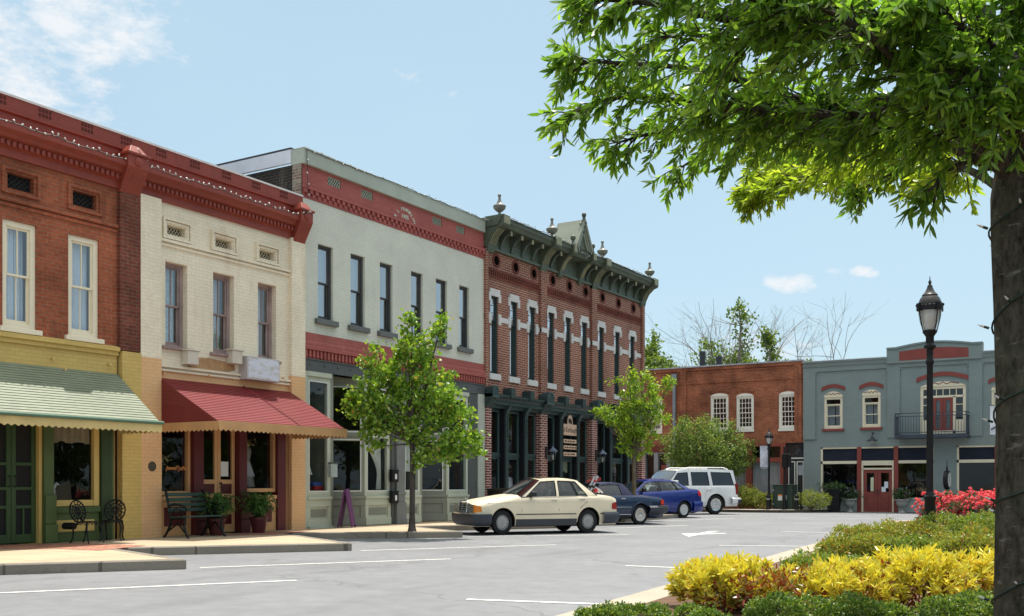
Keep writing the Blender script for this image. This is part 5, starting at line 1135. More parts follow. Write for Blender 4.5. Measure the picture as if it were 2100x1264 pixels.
# utility cabinet, posts, bollards before the brick building
zs_=.13+gz(48)
yb=47.6
t=thing('utility_cabinet','dark green metal utility cabinet on the far pavement','utility box',(fpt(1610,yb+.4),yb+.4,zs_))
GC=paint('cabinet_green',(.028,.05,.038),.4,.12,2); w=(fpt(1630,yb)-fpt(1590,yb))/2
m=MB(); m.box(-w,w,-.45,.45,.04,1.12); m.build('cabinet',GC,t,bevel=.02); m=MB(); m.box(-w-.03,w+.03,-.48,.48,1.12,1.17); m.build('lid',GC,t,bevel=.015); m=MB(); m.box(-w-.05,w+.05,-.5,.5,-.02,.04); m.build('plinth',KERB,t)
m=MB(); m.box(-.2,.0,-.462,-.455,.42,.70); m.build('label_plate',paint('plate_white',(.7,.7,.7),.5),t); m=MB(); m.box(-.2,.0,-.466,-.463,.64,.70); m.build('warning_strip',paint('warning_orange',(.75,.25,.04),.5),t); m=MB(); m.box(.06,.2,-.462,-.455,.42,.66); m.build('label_plate',MATS['plate_white'],t)
for z in (.25,.9): m=MB(); m.box(-w-.02,-w+.06,-.475,-.44,z-.05,z+.05); m.build('hinge',paint('steel_grey',(.35,.36,.36),.4,metal=.6),t)
t=thing('box_head_post','black post carrying a dark box head, before the utility cabinet','post',(fpt(1609,yb-.2),yb-.2,zs_))
m=MB(); m.lathe([(.11,0),(.11,.05),(.075,.5),(.06,.55),(.055,2.9),(.04,2.95),(.0001,2.98)],10); m.build('post',IRB,t,smooth=40)
m=MB(); m.box(-.08,.16,-.2,.1,1.95,2.6); m.box(.16,.3,-.16,.06,1.98,2.58); m.build('box_head',IRB,t,bevel=.02)
t=thing('sign_post','thin black sign post with grey plates beside the teal corner','sign',(fpt(1642.5,yb-.1),yb-.1,zs_)); m=MB(); m.lathe([(.05,0),(.045,2.1),(.0001,2.12)],8); m.build('post',IRB,t); m=MB(); m.box(-.12,.12,-.05,.0,1.6,2.05); m.build('plate',paint('plate_grey',(.22,.24,.26),.4),t,bevel=.01)
for px,lab in ((1575,'short black bollard in front of the far lamp post'),(1634,'short black bollard right of the utility cabinet')):
    t=thing('bollard',lab,'bollard',(fpt(px,yb-.5),yb-.5,zs_),0,'black bollards on the far kerb'); m=MB(); m.lathe([(.10,0),(.10,.05),(.08,.08),(.08,.55),(.1,.58),(.1,.62),(.07,.68),(.0001,.72)],12); m.build('post',IRB,t,smooth=40)
    m=MB(); m.lathe([(.083,.46),(.083,.52)],12); m.build('reflector_band',paint('band_grey',(.3,.3,.32),.4),t)
# ------- on the pavement before the shops
def bench():
    p,pz=rowp(325,1100); y0=rowp(333,1100,.75)[0]; y1=rowp(440,1095,.55)[0]; Lb=1.04
    yc=UB+.62; t=thing('park_bench','dark green slatted bench with black cast-iron ends under the red awning','bench',(-D+.50,UB+.88,.15),math.pi/2)
    SL=paint('bench_green_slat',(.03,.062,.05),.4,.15,4)
    m=MB(); 
    for q in range(5): y=-.46+q*.085; m.box(-Lb/2,Lb/2,y,y+.065,.42-.004*q,.45-.004*q)
    m.build('seat',SL,t,bevel=.006); m=MB()
    for q in range(4): z=.53+q*.105; y=-.01+q*.035; m.box(-Lb/2,Lb/2,y,y+.03,z,z+.075)
    m.build('backrest',SL,t,bevel=.006)
    for s in (-1,1):
        x=s*(Lb/2-.03); m=MB(); m.tube([(x,-.02,.40),(x,.0,.55),(x,.06,.75),(x,.11,.95),(x,.16,.97)],.026,6); m.tube([(x,-.48,.41),(x,-.25,.38),(x,-.02,.40)],.026,6)
        m.tube([(x,-.46,.41),(x,-.43,.25),(x,-.49,.1),(x,-.56,.0)],.026,6); m.tube([(x,-.05,.40),(x,-.02,.25),(x,.08,.1),(x,.17,.0)],.026,6); m.tube([(x,-.45,.12),(x,-.25,.3),(x,.03,.14)],.018,6)
        m.build('iron_end',IRB,t,smooth=60); m=MB(); m.tube([(x,.04,.64),(x,-.15,.69),(x,-.38,.66),(x,-.5,.6),(x,-.48,.53),(x,-.42,.55)],.022,6); m.tube([(x,-.42,.43),(x,-.38,.55),(x,-.3,.58),(x,-.27,.5),(x,-.33,.47)],.014,5); m.tube([(x,-.08,.43),(x,-.12,.56),(x,-.22,.6),(x,-.24,.5),(x,-.17,.48)],.014,5); m.build('armrest',IRB,t,smooth=60)
bench()
def bistro(name,label,x,y,rz,group):
    t=thing(name,label,'chair',(x,y,.15),rz,group)
    for sx in (-1,1):
        m=MB(); m.tube([(sx*.17,-.17,.44),(sx*.215,-.2,.3),(sx*.19,-.21,.12),(sx*.215,-.25,.02),(sx*.23,-.27,.0)],[.017,.02,.014,.016,.02],6); m.build('leg',IRB,t,smooth=60)
        m=MB(); m.tube([(sx*.17,.17,.44),(sx*.19,.2,.3),(sx*.17,.22,.12),(sx*.18,.27,.02),(sx*.19,.29,.0)],[.017,.02,.014,.016,.02],6); m.build('leg',IRB,t,smooth=60)
    m=MB(); m.lathe([(.0001,.44),(.19,.44),(.22,.445),(.22,.465),(.18,.47),(.0001,.462)],16); 
    for q in range(16): a=q*math.pi/8; m.tube([(.21*math.cos(a),.21*math.sin(a),.45),(.2*math.cos(a+.1),.2*math.sin(a+.1),.39),(.21*math.cos(a+.39),.21*math.sin(a+.39),.45)],.008,4)
    m.build('seat',IRB,t)
    m=MB(); c=.68; pts=[]
    for q in range(19): 
        a=-.35*math.pi-.0+ (1.7*math.pi)*q/18 -.5*math.pi+ .0; a=math.pi*1.5+ (q/18-.5)*1.8*math.pi+math.pi
        pts.append((.22*math.sin((q/18-.5)*1.85*math.pi),.2+.10*(c+.22*math.cos((q/18-.5)*1.85*math.pi)-.45)/.4,c+.24*math.cos((q/18-.5)*1.85*math.pi)))
    m.tube(pts,.018,6)
    for r in (.15,.08): m.tube([(r*math.sin(q*math.pi/8),.2+.10*(c+r*math.cos(q*math.pi/8)-.45)/.4,c+r*1.05*math.cos(q*math.pi/8)) for q in range(17)],.011,5)
    for q in range(14):
        a=q*math.pi/7; m.tube([(r*math.sin(a+.25*(r>.1)),.2+.10*(c+r*math.cos(a)-.45)/.4,c+r*1.06*math.cos(a)) for r in (.02,.09,.16,.22)],.011,5)
    m.tube([(-.1,.19,.44),(-.06,.2,.5),(-.03,.21,.56)],.016,6); m.tube([(.1,.19,.44),(.06,.2,.5),(.03,.21,.56)],.016,6); m.build('backrest',IRB,t,smooth=60); t.scale=(.86,.86,.86)
    return t
y1=rowp(168,1110,.5)[0]; y2=rowp(222,1106,.35)[0]
bistro('bistro_chair','black iron chair seen side-on, back towards the green door',-D+.62,y1+.02,math.radians(100),'black cast-iron chairs')
bistro('bistro_chair','black iron chair with its round pierced back facing the street corner',-D+.42,y2+.05,math.radians(42),'black cast-iron chairs')
ch_=[o for o in COL.objects if o.name=='bistro_chair'][0]; m=MB(); m.tube([(-.02,.30,.36),(-.02,.33,.36),(-.02,.62,.36),(-.02,.65,.36)],[.03,.075,.075,.03],12); m.build('bolster',paint('bolster_black',(.01,.01,.011),.8),ch_,smooth=50)
def fernpot(label,x,y,s,seed):
    rg=np.random.default_rng(seed); t=thing('potted_fern',label,'plant',(x,y,.15),0,'fern pots by the shop door')
    m=MB(); m.lathe([(.13,0),(.14,.03),(.19,.30),(.21,.30),(.215,.36),(.19,.365),(.18,.33),(.0001,.33)],16); m.build('pot',paint('maroon_pot',(.085,.018,.02),.35,.15,4),t,smooth=40)
    s*=1.3; P=[];Dv=[];Ln=[]
    for k in range(80):
        a=rg.uniform(0,6.283); R=rg.uniform(.15,.46)*s; hgt=rg.uniform(.15,.48)*s; 
        for q in range(15):
            f=(q+1)/15; c=np.array([math.cos(a)*R*f,math.sin(a)*R*f,.33+hgt*math.sin(f*2.2)*1.05-.10*f*f]); tn=np.array([math.cos(a)*R,math.sin(a)*R,hgt*2.2*math.cos(f*2.2)-.2*f]); tn/=np.linalg.norm(tn); sd=np.cross(tn,[0,0,1]); sd/=max(1e-6,np.linalg.norm(sd))
            for sg in (-1,1): P.append(c); Dv.append(sd*sg*.8+tn*.6+rg.normal(size=3)*.15); Ln.append(.085*s*(1-f*.6))
    leaves('fronds',leafmat('fern_green',[(0,(.035,.095,.02)),(.6,(.06,.15,.03)),(1,(.10,.21,.05))],.35),np.array(P),np.array(Dv),np.array(Ln),np.array(Ln)*.34,t,curl=.2)
fernpot('maroon pot of fern between the bench and the shop door',-D+.55,rowp(440,1090,.5)[0],1.0,3)
fernpot('maroon pot of fern right of the peach shop door',-D+.55,rowp(527,1090,.5)[0],1.0,5)
# purple folding board
t=thing('folding_sign_board','purple folding pavement board leaning by the grey-green shop corner','sign',(-D+.32,UC+k[2]+.30-.06,.15),math.radians(118))
PUR=paint('purple_board',(.13,.035,.13),.5,.15,3)
for s_ in (1,-1):
    m=MB(); m.box(-.28,.28,-.02,.02,.06,1.2); m.box(-.28,-.22,-.02,.02,0,.06); m.box(.22,.28,-.02,.02,0,.06); b=m.build('panel',PUR,t,bevel=.006); b.scale=(.75,1,.82); b.location=(0,s_*.18,0); b.rotation_euler=(s_*math.radians(10),0,0)
m=MB(); m.box(-.18,.18,-.02,.02,.955,.985); m.build('hinge',IRB,t)
# boxes on shop C
def crel(px,py,w=0): y,z=rowp(px,py,w); return (-D+w,y,z)
for py,lab in ((993,'upper black letter box on the dark iron column'),(943+66,'lower black letter box on the dark iron column')):
    y=UC+k[5]+.02; m=MB(); z=2.0 if py==993 else 1.42
    t=thing('letter_box',lab,'letter box',(-D+.06,y+.0,z-.7),math.pi/2,'black letter boxes'); m=MB(); m.box(-.14,.14,-.12,.0,.0,.30); m.build('case',IRB,t,bevel=.02); m=MB(); m.box(-.15,.15,-.13,.0,.30,.34); m.build('lid',IRB,t,bevel=.01); m=MB(); m.box(-.03,.05,-.125,-.12,.08,.22); m.build('number_plate',paint('plate_white',(.7,.7,.7),.5),t)
y=UC+k[2]-.06; t=thing('leaflet_holder','small clear leaflet box on the first grey-green shop post','leaflet box',(-D+.08,y,1.42),math.pi/2); m=MB(); m.box(-.12,.12,-.10,.0,0,.34); m.build('case',paint('clear_plastic',(.36,.42,.42),.2,.15,6),t,bevel=.01); m=MB(); m.box(-.13,.13,-.11,0,.34,.37); m.build('lid',GREYP,t)
# litter bin by the corner building
t=thing('litter_bin','black slatted metal bin on the pavement behind the cream car','bin',(-D+1.35,rowp(1022,1040,1.3)[0],.15))
m=MB(); 
for q in range(28): a=2*math.pi*q/28; m.box(.36,.375,-.022,.022,.05,.95,Matrix.Rotation(a,4,'Z'))
m.build('slats',IRB,t); m=MB(); m.lathe([(.36,.0),(.385,.0),(.385,.07),(.36,.07)],24); m.lathe([(.36,.9),(.40,.9),(.41,.97),(.36,.97)],24); m.build('rim',IRB,t); m=MB(); m.lathe([(.33,.04),(.33,.92)],20); m.build('liner',paint('liner_black',(.008,.008,.008),.7),t)
# white cabinet sign on house B, its face weathered past reading
sy0,sz0=rowp(485,768,.0); sy1,_=rowp(553,770,.28); 
t=thing('cabinet_sign','white boxed shop sign with faded face above the red awning','sign',(-D,sy0+.06,3.62),math.pi/2)
m=MB(); wS=1.02; m.box(0,wS,-.28,-.0,.0,.53); m.build('cabinet',paint('cabinet_grey',(.50,.47,.45),.5,.08,3),t,bevel=.01)
def faded():
    m_,nt,b=newmat('faded_sign_face'); v=objco(nt,(3,1,7)); n=noise(nt,v,1.6,2,.4); c=ramp(nt,n,[(.45,(.66,.68,.76)),(.62,(.55,.54,.50)),(.75,(.42,.40,.36))]); L(nt,c,b.inputs['Base Color']); b.inputs['Roughness'].default_value=.35; return m_
m=MB(); m.box(.03,wS-.03,-.286,-.28,.03,.50); m.build('sign_face',faded(),t)
# christmas bulbs strung along the cornices
BULB=paint('clear_bulb',(.66,.64,.60),.15,.02); WIRE=paint('wire_green',(.03,.035,.03),.6)
bm_=MB(); bm_.lathe([(.0001,-.035),(.012,-.03),(.022,0),(.018,.03),(.0001,.045)],6); BME=None
def stringlight(label,pts,step,sag=.03,group='bulb strings along the cornices',sc=1.0):
    global BME
    t=thing('string_light',label,'string light',pts[0],0,group); P0=Vector(pts[0]); W=[]
    for i in range(len(pts)-1):
        a,b=Vector(pts[i]),Vector(pts[i+1]); n=max(1,int((b-a).length/step))
        for q in range(n): W.append(a+(b-a)*q/n+Vector((0,0,random.uniform(-sag,sag*.4))))
    W.append(Vector(pts[-1])); m=MB(); m.tube([w-P0 for w in W],.010*sc,4); m.build('wire',WIRE,t)
    for w in W[:95]:
        if BME is None: o=bm_.build('bulb',BULB,t,smooth=60); BME=o.data
        else: o=bpy.data.objects.new('bulb',BME); COL.objects.link(o); o.parent=t
        o.location=w-P0+Vector((random.uniform(.0,.03),random.uniform(-.02,.02),random.uniform(-.01,.05)))*sc; o.rotation_euler=(random.uniform(-1,1),random.uniform(-1,1),0); o.scale=(sc*.8,)*3
zz=7.15+.54
stringlight('white bulb string along the red cornice over the brick house',[(-D+.3,UB-3.6,zz),(-D+.3,UB-.55,zz)],.14)
stringlight('white bulb string along the red cornice over the cream house',[(-D+.37,UB-.3,zz+.24),(-D+.3,UB+.1,zz),(-D+.3,UB+XB-.5,zz),(-D+.42,UB+XB-.2,zz+.1)],.15)
stringlight('white bulb string along the grey metal cap of the grey-green house',[(-D+.1,UC+.1,8.3),(-D+.1,UC+.05,9.44),(-D+.1,UC+3,9.48),(-D+.1,UC+xC-.1,9.48),(-D+.5,UC+xC+.1,9.4)],.26)
stringlight('white bulb string along the green cornice of the corner house',[(-D+.68,UD+.3,9.57),(-D+.68,UD+piers[1],9.57),(-D+.68,UD+ce-.7,9.57),(-D+.7,UD+ce,9.30),(-D+.68,UD+ce+.7,9.57),(-D+.68,UD+xD-.2,9.57)],.2)
# planters before the teal building
def urnpot(label,px,s,flower,seed):
    x=fpt(px,YF-.45); t=thing('urn_planter',label,'planter',(x,YF-.45,gf),0,'pale urn planters at the teal shop door'); m=MB(); m.lathe([(.16,0),(.16,.04),(.09,.08),(.07,.2),(.09,.24),(.2,.30),(.25,.40),(.27,.55),(.33,.58),(.33,.63),(.27,.64),(.0001,.6)],16); m.build('urn',paint('urn_concrete',(.36,.36,.33),.8,.15,4),t,smooth=40)
    rg=np.random.default_rng(seed); n=420; P=rg.normal(size=(n,3))*np.array([.18,.18,.13])+np.array([0,0,.85]); Dv=norm(rg.normal(size=(n,3))+np.array([0,0,.4])); leaves('foliage',leafmat('planter_green',[(0,(.02,.05,.018)),(1,(.06,.12,.035))],.25),P,Dv,.15,.05,t)
    n=60; P=rg.normal(size=(n,3))*np.array([.2,.15,.14])+np.array([0,-.12,.9]); leaves('flowers',leafmat(flower[0],flower[1],.2),P,norm(rg.normal(size=(n,3))),.06,.06,t)
urnpot('pale urn planter with dark trailing plant left of the teal shop door',1743,1,('violet_flowers',[(0,(.2,.12,.3)),(1,(.3,.25,.45))]),1)
urnpot('pale urn planter with bright mixed flowers right of the teal shop door',1850,1,('bright_flowers',[(0,(.6,.05,.03)),(.4,(.05,.15,.6)),(.7,(.7,.45,.05)),(1,(.1,.3,.5))]),2)
x=fpt(1710,YF-.75); t=thing('tall_planter','tall tapered black planter at the left teal shop window','planter',(x,YF-.75,gf)); m=MB(); r=.40
m.lathe([(.30,0),(.50,1.02),(.56,1.04),(.56,1.1),(.48,1.1),(.0001,1.06)],4,None,math.pi/4); m.build('pot',paint('black_planter',(.014,.014,.017),.5,.2,3),t); n=500; P=RNG.normal(size=(n,3))*np.array([.28,.25,.09])+np.array([0,0,1.2]); leaves('foliage',leafmat('planter_green2',[(0,(.03,.06,.02)),(1,(.08,.14,.04))],.25),P,rdir(n)+np.array([0,0,.4]),.12,.05,t)
# window displays of the cream house
def dressform(label,px,w,dress,col2,z0,s=1.0):
    y=UB+px; t=thing('dress_form',label,'dress form',(-D-w,y,z0)); m=MB(); m.lathe([(.17*s,.0),(.22*s,.03),(.17*s,.35),(.10*s,.62),(.11*s,.7),(.135*s,.85),(.12*s,.95),(.05*s,1.0),(.045*s,1.06),(.0001,1.08)],14); m.build('dress',dress,t,smooth=50)
    m=MB(); m.lathe([(.22*s,.28),(.13*s,.55),(.10*s,.64)],14); m.build('shawl',col2,t,smooth=50); m=MB(); m.lathe([(.1,-.35),(.02,-.3),(.015,.02)],8); m.build('stand',IRB,t)
    n=40; P=RNG.normal(size=(n,3))*np.array([.05,.12,.05])+np.array([.05,0,1.08]); leaves('bow',leafmat('yellow_ribbon',[(0,(.5,.4,.08)),(1,(.6,.55,.4))],.2),P,rdir(n),.1,.05,t)
dressform('lace dress on a form in the right shop window under the red awning',(c_:=(rowp(538,1000)[0]-UB)),.55,paint('lace_grey',(.34,.33,.31),.9,.4,30),paint('white_cloth',(.62,.62,.68),.9),1.15)
dressform('grey dress on a form in the lettered shop window',rowp(354,1000)[0]-UB,.5,paint('grey_dress',(.10,.10,.11),.8,.2,4),paint('dark_dress',(.06,.06,.07),.8),.72)
t=thing('green_scarf','bright green scarf hanging in the lettered shop window','scarf',(-D-.3,rowp(335,1000)[0],.95)); m=MB(); drape(m,-.1,.1,.0,.85,0,.02,.1); m.build('cloth',paint('lime_cloth',(.10,.38,.04),.8,.15,4),t,smooth=60); t.rotation_euler=(0,0,math.pi/2); m=MB(); m.tube([(-.14,0,.86),(.14,0,.86)],.01,5); m.build('rail',IRB,t)
t=thing('gift_bag','small white gift bag low in the right shop window','bag',(-D-.3,rowp(512,1000)[0],1.16)); m=MB(); m.box(-.12,.12,-.08,.08,0,.26); m.build('bag',MATS['white_cloth'],t,bevel=.01); m=MB(); m.tube([(-.06,0,.26),(-.04,0,.36),(.04,0,.36),(.06,0,.26)],.008,5); m.build('handle',IRB,t)
# rocking-horse figure in the yellow-framed window
t=thing('horse_figurine','tiny white horse figurine on the yellow window sill','figurine',(-D-.2,UA_:=rowp(117,1020)[0],1.02),math.pi/2); m=MB(); m.tube([(-.11,0,.12),(-.05,0,.14),(.05,0,.14),(.09,0,.2),(.12,0,.25),(.17,0,.21)],[.03,.045,.045,.03,.028,.016],8)
for x in (-.09,.06):
    for y in (-.025,.025): m.tube([(x,y,.12),(x+.01,y,.06),(x,y,0)],[.02,.013,.012],6)
m.tube([(-.11,0,.13),(-.15,0,.08)],[.015,.006],5); m.build('figure',paint('figurine_white',(.6,.6,.64),.4),t,smooth=60)

# goods in the first grey-green shop window
y=UC+k[1]+.36; t=thing('window_lamp','white conical lamp shade on a stand in the first grey-green shop window','lamp',(-D-.35,y,1.0)); m=MB(); m.lathe([(.12,0),(.12,.02),(.02,.03),(.015,.5)],10); m.build('stand',IRB,t); m=MB(); m.lathe([(.17,.48),(.07,.80)],14); m.build('shade',paint('shade_white2',(.62,.60,.55),.8),t,smooth=60)
t=thing('toy_box','red and blue toy box low in the first grey-green shop window','toy',(-D-.28,y+.32,1.0)); m=MB(); m.box(-.1,.1,-.16,.16,0,.2); m.build('box',paint('toy_red',(.5,.03,.03),.5),t,bevel=.02); m=MB(); m.box(-.08,.08,-.2,.12,.2,.30); m.build('lid',paint('toy_blue',(.05,.10,.4),.5),t,bevel=.02)
# ================================================================= cars (local frame: x from nose to tail, -y is the side we see, z up)
def interp(pts,x):
    if x<=pts[0][0]: return pts[0][1]
    for (a,p),(b,q) in zip(pts,pts[1:]):
        if x<=b: return p+(q-p)*(x-a)/(b-a)
    return pts[-1][1]
def smooth_interp(pts):
    xs=[p[0] for p in pts]; ys=[p[1] for p in pts]; n=len(xs); d=[]
    for i in range(n):   # monotone-ish cubic
        if i in (0,n-1): d.append(0 if n<3 else ((ys[1]-ys[0])/(xs[1]-xs[0]) if i==0 else (ys[-1]-ys[-2])/(xs[-1]-xs[-2])))
        else:
            a=(ys[i]-ys[i-1])/(xs[i]-xs[i-1]); b=(ys[i+1]-ys[i])/(xs[i+1]-xs[i]); d.append(0 if a*b<=0 else 2*a*b/(a+b))
    def f(x):
        if x<=xs[0]: return ys[0]
        if x>=xs[-1]: return ys[-1]
        for i in range(n-1):
            if x<=xs[i+1]:
                h=xs[i+1]-xs[i]; t=(x-xs[i])/h; return ys[i]*(1+2*t)*(1-t)**2+d[i]*h*t*(1-t)**2+ys[i+1]*t*t*(3-2*t)+d[i+1]*h*t*t*(t-1)
    return f
def carpaint(name,col,metal=0.0,coat=.6,rough=.35):
    m,nt,b=newmat(name); v=objco(nt); n=noise(nt,v,2.5,4); c=ramp(nt,n,[(.3,[x*.93 for x in col]),(.7,[min(1,x*1.05) for x in col])]); L(nt,c,b.inputs['Base Color']); b.inputs['Roughness'].default_value=rough; b.inputs['Metallic'].default_value=metal; b.inputs['Coat Weight'].default_value=coat; b.inputs['Coat Roughness'].default_value=.05
    return m
RUB=paint('tyre_rubber',(.018,.018,.018),.85,.2,8); BPL=paint('black_plastic',(.02,.021,.024),.55,.12,6); CHR=paint('chrome',(.62,.63,.65),.14,.03,3,metal=1.0); ALY=paint('alloy_grey',(.42,.42,.43),.38,.06,6,metal=.75); SILV=paint('wheel_silver',(.58,.58,.58),.35,.05,6,metal=.5); HUBG=paint('wheel_cover_grey',(.36,.345,.33),.5,.06,6,metal=.25)
CGL=glass('car_glass',(.48,.55,.53),1.05,.0); CGD=glass('car_glass_dark',(.10,.11,.11),1.15,.0); CGS=glass('windscreen_glass',(.26,.33,.31),1.5,.0); LENS=paint('headlamp_lens',(.17,.18,.18),.08,.3,14,metal=.35); AMB=paint('amber_lens',(.75,.24,.02),.2,.1,20); REDL=paint('red_lens',(.32,.02,.02),.2,.15,20); WELL=paint('wheel_well',(.006,.006,.006),.9)
def wheel(par,x,y,r,w,kind,side):
    s=side   # -1: outside face looks to -y
    M=Matrix.Translation((x,y,r))@Matrix.Rotation(s*math.pi/2,4,'X')   # lathe axis z -> +-y
    if s<0: M=Matrix.Translation((x,y,r))@Matrix.Rotation(math.pi/2,4,'X')
    else: M=Matrix.Translation((x,y,r))@Matrix.Rotation(-math.pi/2,4,'X')
    R=r*.66; m=MB(); m.lathe([(R*.97,-w*.5),(r*.86,-w*.52),(r*.97,-w*.42),(r,-w*.28),(r,w*.28),(r*.97,w*.42),(r*.86,w*.52),(R*1.02,w*.5),(R*.97,w*.42),(R*.97,-w*.5)],32,M); t=m.build('wheel',RUB,par,smooth=35)
    m=MB(); m.lathe([(R*.98,w*.40),(R*.98,w*.46),(R*.93,w*.47),(R*.9,w*.42),(R*.88,w*.25),(.0001,w*.22)],32,M); 
    if kind=='slots':
        m.build('rim',BPL,t,smooth=35); m=MB(); m.lathe([(.0001,w*.44),(R*.25,w*.44),(R*.3,w*.41),(R*.66,w*.43),(R*.70,w*.41),(R*.70,w*.3)],32,M)
        for q in range(15):
            a=2*math.pi*q/15; MM=M@Matrix.Rotation(a,4,'Z'); m.box(R*.66,R*.93,-R*.065,R*.065,w*.36,w*.415,MM)
        m.lathe([(R*.88,w*.3),(R*.88,w*.44),(R*.97,w*.45),(R*.98,w*.40)],32,M)
        m.build('wheel_cover',HUBG,t,smooth=30); m=MB()
        for q in range(5): a=2*math.pi*q/5+.3; m.lathe([(R*.05,w*.44),(R*.05,w*.455),(.0001,w*.456)],6,M@Matrix.Translation((R*.22*math.cos(a),R*.22*math.sin(a),0)))
        m.build('wheel_bolt',BPL,t)
    elif kind=='chromering':
        m.build('rim',paint('rim_grey',(.2,.2,.21),.45,.1,6,metal=.5),t,smooth=35); m=MB(); m.lathe([(R*.80,w*.3),(R*.83,w*.46),(R*.95,w*.50),(R*1.02,w*.48)],32,M); m.lathe([(R*.36,w*.3),(R*.4,w*.42),(R*.36,w*.48),(R*.15,w*.52),(.0001,w*.53)],24,M); m.build('trim_ring',CHR,t,smooth=40)
        m=MB(); 
        for q in range(14): a=2*math.pi*q/14; m.box(R*.44,R*.76,-R*.055,R*.055,w*.24,w*.40,M@Matrix.Rotation(a,4,'Z'))
        m.build('wheel_disc',SILV,t)
    else:
        n,bw=(7,.12) if kind=='seven' else (6,.14)
        m.build('rim',BPL,t,smooth=35); m=MB(); m.lathe([(R*.84,w*.25),(R*.86,w*.46),(R*.97,w*.49),(R*1.0,w*.44)],32,M); m.lathe([(R*.26,w*.3),(R*.28,w*.42),(R*.2,w*.47),(.0001,w*.48)],20,M)
        for q in range(n):
            a=2*math.pi*q/n; MM=M@Matrix.Rotation(a,4,'Z'); m.add([(R*.2,-R*bw*.62,w*.25),(R*.2,R*bw*.62,w*.25),(R*.88,R*bw,w*.25),(R*.88,-R*bw,w*.25),(R*.2,-R*bw*.5,w*.43),(R*.2,R*bw*.5,w*.43),(R*.88,R*bw*.85,w*.45),(R*.88,-R*bw*.85,w*.45)],[(4,5,6,7),(0,1,5,4),(1,2,6,5),(2,3,7,6),(3,0,4,7)],MM)
        m.build('spokes',SILV if kind=='seven' else CHR,t,smooth=30)
    return t
